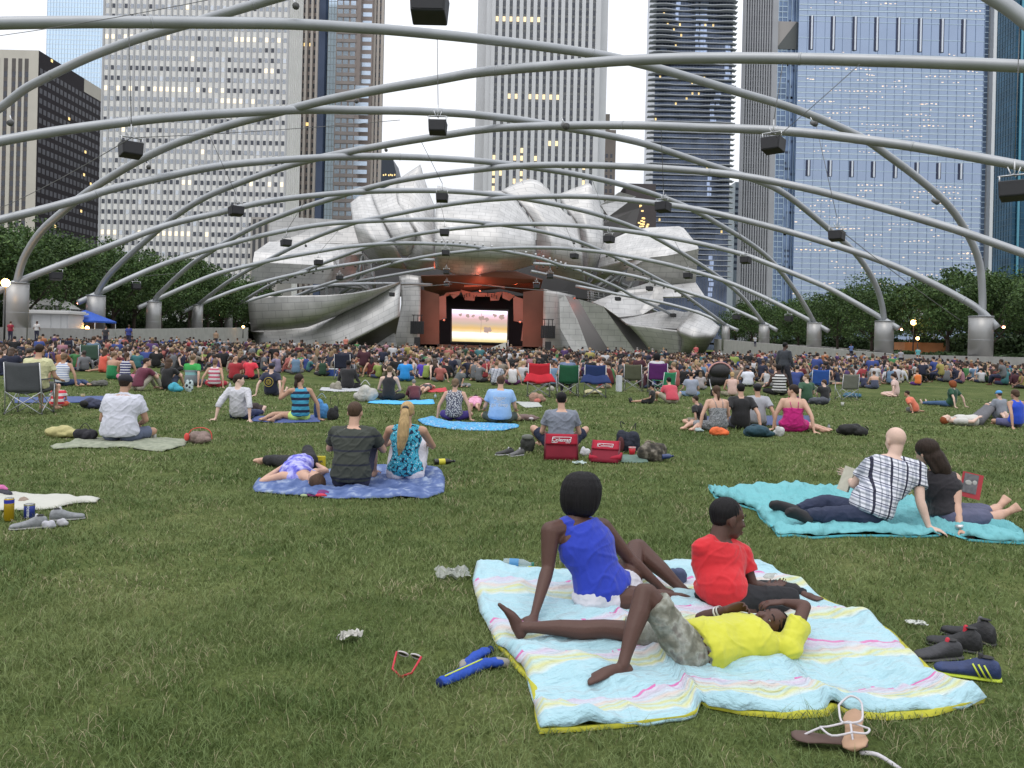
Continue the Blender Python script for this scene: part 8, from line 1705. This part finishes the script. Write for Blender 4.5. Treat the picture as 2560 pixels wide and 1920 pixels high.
shoe(1262, 1138, .26, 3.5, 'black and white running shoe left of the camera bag', (.03, .03, .03), (.45, .45, .45), (.5, .5, .5)); shoe(1292, 1140, .26, 3.9, 'black and white running shoe touching the camera bag', (.10, .10, .10), (.45, .45, .45), (.5, .5, .5))
# sandals
def sandal(px, py, rz, lab, flip=False):
    g = G(px, py) + V3(0, 0, .012); clear(g, .13); e = empty('sandal', g, lab, 'sandal', None, rz); bm = bmesh.new(); L = .27
    loft(bm, [(V3(x * L, .02 * L * math.sin(x * 5), .018), V3(0, 1, 0), V3(0, 0, 1), w_ * L, .009) for x, w_ in ((-.5, .06), (-.45, .12), (-.3, .15), (-.1, .12), (.1, .13), (.3, .18), (.44, .15), (.5, .06))], 16); bobj('footbed', bm, mat('footbed_tan', (.40, .25, .16), .7, 0, .06, 30) if not flip else mat('sole_brown', (.09, .055, .045), .8, 0, .1, 20), e, True)
    wst_ = mat('strap_white', (.52, .50, .52), .5)
    for pts in ([(.33 * L, 0, .022), (.20 * L, 0, .045), (.10 * L, .0, .06)], [(.12 * L, 0, .06), (-.02 * L, .14 * L, .05), (-.28 * L, .16 * L, .075)], [(.12 * L, 0, .06), (-.02 * L, -.14 * L, .05), (-.28 * L, -.16 * L, .075)], [(-.28 * L, .16 * L, .075), (-.46 * L, .10 * L, .07), (-.52 * L, 0, .075), (-.46 * L, -.10 * L, .07), (-.28 * L, -.16 * L, .075)]):
        bm = bmesh.new(); tube(bm, spline(pts, 4), .0042, 8); bobj('strap', bm, wst_, e, True)
    return e
s1 = sandal(2138, 1862, -2.2, 'white strapped sandal with a tan footbed lying sole down near the bottom right'); s1.rotation_euler = (.30, .12, -2.0); s1.location.z += .03
s2 = sandal(2072, 1868, 2.9, 'overturned brown-soled sandal half under the tan one', True); s2.rotation_euler.x = 0
bm = bmesh.new(); tube(bm, spline([(0, 0, .02), (.05, -.03, .03), (.10, -.10, .015)], 4), .008, 8); o = bobj('sandal_strap', bm, mat('strap_white', (.52, .50, .52)), None, True); o.location = G(2150, 1896); tag(o, 'loose white sandal strap in the grass at the bottom right edge', 'strap')
# sunglasses
g = G(1022, 1678); clear(g, .07); e = empty('sunglasses', g + V3(0, 0, .012), 'red and white sunglasses lying upside down on the grass', 'sunglasses', None, -.35); rw = mat('frame_red', (.5, .02, .04), .3); ww = mat('frame_white', (.5, .47, .47), .3)
for sx in (-1, 1):
    bm = bmesh.new(); tube(bm, [(sx * .034 + .026 * math.cos(a), -.03, .026 + .021 * math.sin(a)) for a in np.linspace(0, 2 * PI, 20)], .0038, 6); bobj('rim', bm, ww, e, True)
    bm = bmesh.new(); ell(bm, (sx * .034, -.03, .026), (.025, .002, .020)); bobj('lens', bm, mat('lens_dark', (.03, .02, .02), .1), e, True); bm = bmesh.new(); tube(bm, [(sx * .064, -.03, .035), (sx * .05 , .05, .036), (-sx * .03, .085, .02)], .0055, 6); bobj('temple', bm, rw, e, True)
e.rotation_euler = (-.75, 0, 2.75); e.location.z += .02
# blue socks
def sock(pts, rs, lab, cuff):
    g = G(*pts[0]); W_ = [G(x, y) - g for x, y in pts]; [clear(g + p_, .045) for p_ in W_]; e = empty('football_sock', g, lab, 'sock'); m = mat('sock_blue', (.012, .06, .36), .8, 0, .15, 12, .5, 60); bm = bmesh.new(); sp = spline([V3(p.x, p.y, r + .006) for p, r in zip(W_, rs)], 4); rr_ = [float(x) for x in np.interp(np.linspace(0, 1, len(sp)), np.linspace(0, 1, len(rs)), rs)]
    limb(bm, sp, rr_, 12); bmesh.ops.scale(bm, vec=(1, 1, .7), verts=bm.verts); remesh('sock_body', bm, m, e, .006, 2, .012, CLOUD2)
    if cuff:
        bm = bmesh.new(); sp2 = [V3(p.x, p.y - .006, (r + .006) * .7 + r * .74) for p, r in zip(W_, rs)]; tube(bm, spline(sp2[:-1], 4), .0035, 6); bobj('lime_piping', bm, mat('stripe_lime', (.50, .58, .05)), e, True)
    bm = bmesh.new(); limb(bm, [sp[-1] - V3(.01, 0, .012), sp[-1] + (sp[-1] - sp[-3]).normalized() * .03 - V3(0, 0, .014)], [rs[-1] * .9, rs[-1] * .75]); bobj('grey_toe', bm, mat('sock_grey', (.25, .24, .22), .9), e, True)
    bm = bmesh.new(); a = sp[0]; d = (sp[1] - sp[0]).normalized(); tube(bm, [V3(a.x, a.y, a.z * .7) - d * .030, V3(a.x, a.y, a.z * .7) - d * .036], [rs[0] * .7] * 2, 14); bobj('dark_opening', bm, mat('sock_inside', (.005, .02, .12), .9), e, True)
sock([(1112, 1716), (1150, 1700), (1205, 1675), (1248, 1668)], [.030, .032, .033, .028], 'long blue football sock with a lime line, nearest the comforter corner', True); sock([(1215, 1640), (1190, 1652), (1165, 1670)], [.026, .028, .024], 'crumpled blue football sock behind the long one', False)
e = empty('flip_flop', G(5, 1246), 'pink sandal with a dark sole cut by the left edge', 'sandal'); bm = bmesh.new(); limb(bm, [(-.12, 0, .04), (0, 0, .055), (.06, -.01, .045)], [.045, .05, .035]); bmesh.ops.scale(bm, vec=(1, 1, .9), verts=bm.verts); bobj('dark_body', bm, mat('navy_rubber', (.02, .02, .035), .6), e, True); bm = bmesh.new(); limb(bm, [(-.12, 0, .085), (0, 0, .095), (.04, 0, .085)], [.03, .028, .012]); bobj('pink_strap', bm, mat('pink_strap', (.5, .12, .3), .6), e, True)
# stroller
g = G(1797, 990); e = empty('stroller', g, 'dark stroller with a pink-edged hood in the crowd behind the rose pink tee', 'stroller'); bm = bmesh.new(); ell(bm, (0, 0, .78), (.33, .30, .24)); ell(bm, (0, .05, .5), (.27, .25, .2)); remesh('hood', bm, mat('stroller_black', (.018, .018, .02), .7), e, .02, 2)
bm = bmesh.new(); tube(bm, [(.36 * math.cos(a), -.10, .72 + .32 * math.sin(a)) for a in np.linspace(0, PI, 14)], .03, 6); bobj('hood_rim', bm, mat('rim_pink', (.45, .24, .22), .7), e, True)
for sx in (-1, 1): bm = bmesh.new(); tube(bm, [(sx * .25, .2, .5), (sx * .27, -.25, .1)], .018, 6); bobj('frame_tube', bm, tubm, e); bm = bmesh.new(); tube(bm, [(sx * .27 - .03, -.25, .11), (sx * .27 + .03, -.25, .11)], .11, 16); bobj('wheel', bm, mat('black_paint', (.02, .02, .02)), e)
# ---- kiosk, canopy, tents, lamp posts behind the walls
D = 81; a = P(80, 800, D); b2 = P(170, 800, D); W_ = b2.x - a.x; zt = P(120, 784, D).z; e = empty('kiosk', (a.x, D, 1.0), 'small white wooden kiosk behind the left wall between two pylons', 'kiosk'); wk = mat('kiosk_white', (.50, .51, .52), .6, 0, .04, 2)
B = BB(); B.box(0, W_, 0, 3, 0, zt - 1); B.obj('kiosk_wall', wk, e); B = BB(); B.box(-.35, W_ + .3, -.4, 3.4, zt - 1.0, zt - .8); B.box(-.2, W_ + .1, -.2, 3.2, zt - .8, zt - .65); B.obj('kiosk_roof', mat('kiosk_roof', (.56, .56, .55), .6), e)
B = BB()
for q in (0, .52, .80, .98): B.box(W_ * q - .02, W_ * q + .05, -.05, -.002, 0, zt - 1.02)
B.obj('kiosk_trim', mat('kiosk_trim', (.42, .43, .44), .6), e)
D = 86; c = P(214, 775, D); hw = 3.6 * .62; e = empty('canopy_tent', (c.x, D, 1.0), 'blue pop-up canopy beside the white kiosk', 'canopy'); zt = c.z - 1; ze = P(214, 802, D).z - 1
bm = bmesh.new(); vs = [bm.verts.new(q) for q in [(-hw, -hw, ze), (hw, -hw, ze), (hw, hw, ze), (-hw, hw, ze), (0, 0, zt), (-hw, -hw, ze - .18), (hw, -hw, ze - .18), (hw, hw, ze - .18), (-hw, hw, ze - .18)]]
for f in ((0, 1, 4), (1, 2, 4), (2, 3, 4), (3, 0, 4), (0, 5, 6, 1), (1, 6, 7, 2), (2, 7, 8, 3), (3, 8, 5, 0)): bm.faces.new([vs[i] for i in f])
o = bobj('canopy_roof', bm, mat('canopy_blue', (.02, .09, .45), .7, 0, .05, 2), e); s = o.modifiers.new('s', 'SOLIDIFY'); s.thickness = .02
for x in (-hw, hw):
    for y in (-hw, hw): bm = bmesh.new(); tube(bm, [(x * .97, y * .97, 0), (x * .97, y * .97, ze)], .04, 6); bobj('canopy_leg', bm, frm, e)
for i, (px, py, w_, D) in enumerate(((75, 746, 52, 97), (123, 738, 56, 98), (165, 750, 50, 99), (2290, 772, 60, 112), (2350, 780, 60, 114))):
    c = P(px, py, D); hw = w_ / 2000 * D / 2; ze = c.z - hw * .9; zb = 1.0; lab = ['white peaked marquee, leftmost behind the kiosk', 'white peaked marquee, tallest behind the kiosk', 'white peaked marquee, rightmost behind the kiosk', 'white peaked tent behind the right wall by the street lamp', 'white peaked tent behind the right wall, right of the street lamp'][i]
    e = empty('marquee', (c.x, D, zb), lab, 'tent'); bm = bmesh.new(); vs = [bm.verts.new(q) for q in [(-hw, -hw, ze - zb), (hw, -hw, ze - zb), (hw, hw, ze - zb), (-hw, hw, ze - zb), (0, 0, c.z - zb)]]
    for f in ((0, 1, 4), (1, 2, 4), (2, 3, 4), (3, 0, 4)): bm.faces.new([vs[q] for q in f])
    o = bobj('tent_roof', bm, mat('white_canvas', (.6, .6, .58)), e); s = o.modifiers.new('s', 'SOLIDIFY'); s.thickness = .02
    if i < 3: B = BB(); B.box(-hw * .98, hw * .98, -hw * .97, -hw * .95, 0, ze - zb); B.obj('tent_wall', mat('white_canvas', (.6, .6, .58)), e)
    for x in (-hw, hw): bm = bmesh.new(); tube(bm, [(x * .97, -hw * .97, 0), (x * .97, -hw * .97, ze - zb)], .05, 6); bobj('tent_pole', bm, frm, e)
glo = mat('street_lamp_glow', (1, .6, .25), .5, emit=(1, .52, .16), estr=22)
for px, py, D, h, lab in ((2284, 806, 100, 4.4, 'lit street lamp among the trees between the two nearest right pylons'), (14, 707, 66, 6.0, 'lit orange street lamp at the left edge beside the nearest left pylon'), (2294, 846, 104, 2.6, 'small lit lamp in the tent behind the right wall'), (218, 820, 84, 1.8, 'small red-orange lamp under the blue canopy'), (608, 817, 140, 2, 'orange lamp on the wall near the left metal wing')):
    v = P(px, py, D); e = empty('street_lamp', (v.x, v.y, v.z - h), lab, 'street lamp'); bm = bmesh.new(); ell(bm, (0, 0, h), (.33, .33, .33) if h > 4 else (.2, .2, .2)); bobj('globe', bm, glo, e, True); bm = bmesh.new(); tube(bm, [(0, 0, 0), (0, 0, h - .25)], [.09, .05], 8); bobj('lamp_post', bm, mat('black_paint', (.02, .02, .02)), e)
# warm tent counter behind the right wall
B = BB(); B.box(0, 9, 0, 3, 0, 2.1); o = B.obj('food_stall', mat('stall_brown', (.30, .13, .05), .7, 0, .3, .6), None); o.location = (P(2262, 860, 106).x, 106, .7); tag(o, 'brown food stall lit by lamps under the right trees', 'stall')
# ================================================================ the crowd
shm = mat('crowd_shirt', (.5, .5, .5), .85, 0, .08, 6, objcol=True); skm = mat('crowd_skin', (.5, .5, .5), .55, 0, .06, 9, objcol=True); hrm = mat('crowd_hair', (.5, .5, .5), .6, 0, .3, 40, objcol=True); btm = mat('crowd_trousers', (.5, .5, .5), .85, 0, .1, 8, objcol=True)
def crowd_proto(arms, legs, hair, top, bottom, **k):
    J = place(pose(arms, legs, **k), (0, 0, 0)); e = person('x', J, 'light', (hair, 'brown'), (top, (.5, .4, .3)), (bottom, (.1, .1, .2)), vox=.022, det=0, w=random.uniform(.98, 1.2), fingers=True)
    for c in e.children:
        nm = c.name.split('.')[0]; m = {'body': skm, 'shirt': shm, 'hair': hrm, 'trousers': btm, 'shorts': btm, 'skirt': btm}.get(nm)
        if m: c.data.materials.clear(); c.data.materials.append(m)
    e.location = (0, 0, 0); e['category'] = 'person'; return e
PR = [crowd_proto('rest', 'cross', 'short', 'tee', 'shorts'), crowd_proto('knee', 'up', 'short', 'tee', 'pants', lean=-.15), crowd_proto('back', 'out', 'long', 'tank', 'shorts', lean=.15), crowd_proto('lap', 'cross', 'lowpony', 'sleeveless', 'pants', lean=-.05), crowd_proto(('side', 'lap'), 'sideR', 'long', 'tee', 'shorts', turn=.6),
      crowd_proto(('lap', 'back'), 'cross', 'crop', 'tee', 'shorts', side=.08), crowd_proto('rest', 'chair', 'short', 'tee', 'pants', seat=.34), crowd_proto('up', 'cross', 'updo', 'tee', 'shorts', turn=-.9), crowd_proto('lap', 'kneel', 'bun', 'tank', 'shorts'), crowd_proto(('back', 'side'), 'sideL', 'afro', 'long', 'pants', turn=-.4)]
PNAME = ['upright', 'hugging knees', 'leaning back', 'cross-legged', 'sitting sideways', 'leaning right', 'sitting raised', 'hand at face', 'kneeling', 'leaning left']
HNAME = ['short', 'short', 'long', 'tied', 'long', 'cropped', 'short', 'pinned', 'bunned', 'curly']
SHC = [('black', (.014, .014, .016), 10), ('navy', (.018, .025, .07), 9), ('white', (.52, .52, .54), 11), ('grey', (.20, .21, .23), 9), ('dark red', (.20, .012, .02), 6), ('bright red', (.50, .02, .035), 5), ('coral', (.55, .12, .09), 4), ('pink', (.52, .20, .27), 5), ('sky blue', (.16, .32, .52), 6), ('royal blue', (.02, .07, .38), 5), ('teal', (.03, .24, .27), 3), ('dark green', (.02, .09, .04), 4), ('bright green', (.06, .32, .08), 2), ('lime', (.35, .48, .05), 1), ('yellow', (.50, .42, .06), 3), ('orange', (.55, .17, .03), 3), ('purple', (.11, .04, .22), 4), ('beige', (.36, .29, .21), 6), ('maroon', (.09, .012, .03), 5), ('brown', (.09, .05, .035), 4), ('lavender', (.33, .27, .45), 2)]
SHC = [(a, tuple(.62 * (.78 * q + .22 * sum(b_) / 3) for q in b_) if a not in ('white',) else tuple(q * .85 for q in b_), c_ * (1.7 if a in ('black', 'navy', 'grey', 'maroon') else 1)) for a, b_, c_ in SHC]
HCC = [('black', (.010, .009, .010), 9), ('dark brown', (.028, .018, .013), 10), ('brown', (.07, .042, .027), 8), ('fair', (.22, .15, .08), 4), ('blond', (.36, .25, .13), 3), ('grey', (.25, .24, .23), 2), ('reddish', (.14, .045, .02), 1)]
def pick(L_, r_):
    t_ = r_.random() * sum(x[2] for x in L_)
    for x in L_:
        t_ -= x[2]
        if t_ <= 0: return x
    return L_[-1]
BODY = [(o.location.x, o.location.y) for o in col.objects if o.name.startswith('person') and o.parent is None and o.location.y > 2] + [(g.x, g.y) for g, s in CHS]
R_ = random.Random(11); spots = []
def dens(x, y):
    px = CX + FPX * x / y
    # the front edge of the packed crowd, by where the lawn opens up
    edge = np.interp(px, [0, 150, 500, 800, 1150, 1500, 1900, 2150, 2300, 2450, 2560], [26.5, 30, 33, 31, 29, 27, 30, 33, 38, 40, 34])
    return y > edge
y = 17.0
while y < 86:
    st_ = .90 + .004 * y; x = -43.5 + R_.random()
    lim0, lim1 = np.interp(y, [40, 66, 105], [-45, -41.5, -44]), 39.0
    while x < lim1:
        xx = x + R_.uniform(-.45, .45); yy = y + R_.uniform(-.6, .6)
        if lim0 < xx < lim1 and abs(xx / yy) < .70 and dens(xx, yy) and R_.random() < .93 and min([(xx - a) ** 2 + (yy - b_) ** 2 for a, b_ in BODY] + [9]) > .30: spots.append((xx, yy))
        x += st_ * R_.uniform(.72, 1.05)
    y += 1.12
spots.sort(key=lambda s_: s_[1])
NB_TOTAL = 300; have = len([1 for o in col.objects if o.name.startswith('person') and o.parent is None]) - len(PR); near = spots[:NB_TOTAL - have]; far = spots[len(near):]
ZN = [(0, 'below the left tent row'), (190, 'towards the white kiosk'), (330, 'towards the second left pylon'), (450, 'towards the third left pylon'), (560, 'before the left wing edge'), (700, 'before the left metal wall'), (850, 'before the folded left wall'), (985, 'before the left stage pillar'), (1060, 'before the left stage wall'), (1135, 'below the left half of the screen'), (1200, 'below the right half of the screen'), (1275, 'before the right stage wall'), (1360, 'before the right stage pillar'), (1440, 'before the slanted strips'), (1560, 'before the lower right wall'), (1700, 'before the curled right wing end'), (1800, 'towards the farthest right pylon'), (1880, 'towards the fourth right pylon'), (1980, 'towards the third right pylon'), (2110, 'towards the second right pylon'), (2290, 'right of the second right pylon'), (2420, 'towards the nearest right pylon')]
first = [True] * len(PR); seen = {}
for k, (x, y) in enumerate(near):
    i = R_.choice((0, 0, 1, 1, 2, 3, 3, 4, 5, 6, 7, 8, 9, 3, 0)); sh = pick(SHC, R_); hc = pick(HCC, R_); sk = SK[R_.choice(('light', 'light', 'pale', 'tan', 'tan', 'brown', 'dark'))]; bt_ = R_.choice(((.02, .025, .06), (.05, .06, .12), (.25, .22, .16), (.014, .014, .016), (.12, .12, .12)))
    px = CX + FPX * x / y; zn = [z[1] for z in ZN if z[0] <= max(px, 0)][-1]; s = R_.uniform(.78, 1.08); rz = R_.gauss(0, .7)
    lab = f'{sh[0]} top, {HNAME[i]} {hc[0]} hair, {PNAME[i]}, {zn}'
    if lab in seen: hc = HCC[(HCC.index(hc) + 2) % 7]; lab = f'{sh[0]} top, {HNAME[i]} {hc[0]} hair, {PNAME[i]}, {zn}'
    seen[lab] = 1
    e = dup(PR[i], (x, y, 0), rz, lab, None, 'people sitting packed on the lawn', None, s); e['category'] = 'person'
    for c in e.children:
        nm = c.name.split('.')[0]; c.color = (*{'body': sk, 'shirt': sh[1], 'hair': hc[1]}.get(nm, bt_), 1)
# the hundreds beyond: one mass of small figures
def lowpoly(i):
    dg = bpy.context.evaluated_depsgraph_get(); VV = []; FF = []; CI = []; off = 0
    for c in PR[i].children:
        nm = c.name.split('.')[0]; kd = {'body': 0, 'shirt': 1, 'hair': 2}.get(nm, 3); t_ = bpy.data.objects.new('t', c.data.copy()); col.objects.link(t_); d = t_.modifiers.new('d', 'DECIMATE'); d.ratio = min(1, {0: 170, 1: 130, 2: 70, 3: 70}[kd] / max(1, len(c.data.polygons) * 2)); dg.update(); me = bpy.data.meshes.new_from_object(t_.evaluated_get(dg)); me2 = me
        bm = bmesh.new(); bm.from_mesh(me2); bmesh.ops.triangulate(bm, faces=bm.faces); V = np.array([v.co[:] for v in bm.verts]); F = np.array([[v.index for v in f.verts] for f in bm.faces]); bm.free()
        VV.append(V); FF.append(F + off); CI += [kd] * len(V); off += len(V); bpy.data.objects.remove(t_)
    return np.concatenate(VV), np.concatenate(FF), np.array(CI)
LP = [lowpoly(i) for i in range(len(PR))]
VV, FF, CC_ = [], [], []; off = 0
for (x, y) in far:
    i = R_.randrange(len(PR)); V, F, ci = LP[i]; s = R_.uniform(.8, 1.12); rz = R_.gauss(0, .6); ca_, sa_ = math.cos(rz), math.sin(rz); sh = pick(SHC, R_)[1]; hc = pick(HCC, R_)[1]; sk = SK[R_.choice(('light', 'light', 'pale', 'tan', 'tan', 'brown', 'dark'))]; bt_ = R_.choice(((.02, .025, .06), (.25, .22, .16), (.014, .014, .016)))
    W2 = V * s; VV.append(np.c_[W2[:, 0] * ca_ - W2[:, 1] * sa_ + x, W2[:, 0] * sa_ + W2[:, 1] * ca_ + y, W2[:, 2]]); FF.append(F + off); off += len(V); CC_.append(np.array([sk, sh, hc, bt_])[ci])
if VV:
    m = mat('crowd_cloth', (.3, .3, .3), .85); n = N(m); at = n.nodes.new('ShaderNodeAttribute'); at.attribute_name = 'tint'; n.links.new(at.outputs['Color'], n.nodes['Principled BSDF'].inputs['Base Color'])
    o = nobj('far_crowd', np.concatenate(VV), np.concatenate(FF), m, None, True); C_ = np.concatenate(CC_); ca = o.data.color_attributes.new('tint', 'FLOAT_COLOR', 'POINT'); ca.data.foreach_set('color', np.c_[C_, np.ones(len(C_))].astype(np.float32).ravel())
    tag(o, 'dense crowd of seated people filling the far lawn up to the stage', 'crowd', kind='stuff')
for p_ in PR:
    for c in list(p_.children): bpy.data.objects.remove(c)
    bpy.data.objects.remove(p_)
# people standing on the plaza behind the left wall and by the right wall
def standing(x, y, z, c_, lab, hk='brown', turn=0):
    g = V3(x, y, z); J = dict(scale=1.0, pelvis=g + V3(0, 0, .92), chest=g + V3(0, .01, 1.25), neck=g + V3(0, .02, 1.46), head=g + V3(0, .04, 1.62), face=V3(math.sin(turn), math.cos(turn), 0), hup=V3(0, 0, 1), shL=g + V3(-.18, 0, 1.40), shR=g + V3(.18, 0, 1.40), elbL=g + V3(-.25, .0, 1.12), handL=g + V3(-.22, .10, .90), elbR=g + V3(.25, .0, 1.12), handR=g + V3(.2, .14, .95),
          hipL=g + V3(-.09, 0, .92), hipR=g + V3(.09, 0, .92), kneeL=g + V3(-.10, .02, .50), ankL=g + V3(-.11, 0, .09), toeL=g + V3(-.12, .16, .03), kneeR=g + V3(.10, .03, .50), ankR=g + V3(.12, 0, .09), toeR=g + V3(.13, .16, .03))
    return person(lab, J, random.choice(('light', 'tan', 'brown')), ('short', hk), ('tee', c_), ('pants', (.03, .03, .06)), vox=.024, det=0, w=1.1, fingers=False)
for px, py, D, c_, lab in ((26, 818, 64, (.25, .012, .03), 'person in a maroon top standing at the left edge before the nearest pylon'), (92, 817, 67, (.5, .5, .5), 'person in white standing before the white kiosk'), (322, 828, 60, (.03, .04, .20), 'person in a blue top standing among the left crowd'), (264, 830, 62, (.03, .03, .035), 'person in dark clothes standing right of the blue canopy'),
                           (540, 838, 82, (.30, .20, .13), 'shirtless person standing at the foot of the left concrete wall'), (864, 870, 84, (.55, .20, .15), 'person in a coral top standing before the left stage pillar'), (1740, 880, 84, (.50, .10, .10), 'person in a red top standing before the curled right wing'), (2295, 880, 78, (.10, .34, .36), 'person in an aqua top standing on the right wall'), (2252, 886, 76, (.35, .35, .38), 'person in white and black standing left of the aqua top'), (1888, 848, 118, (.45, .46, .5), 'person in white standing behind the right wall near the fourth pylon'), (2128, 870, 92, (.12, .18, .40), 'person in a blue shirt standing behind the right wall')):
    v = P(px, py, D); standing(v.x, v.y, max(0, v.z - 1.25) if py < 860 or px > 1800 else 0, c_, lab)
make_grass()
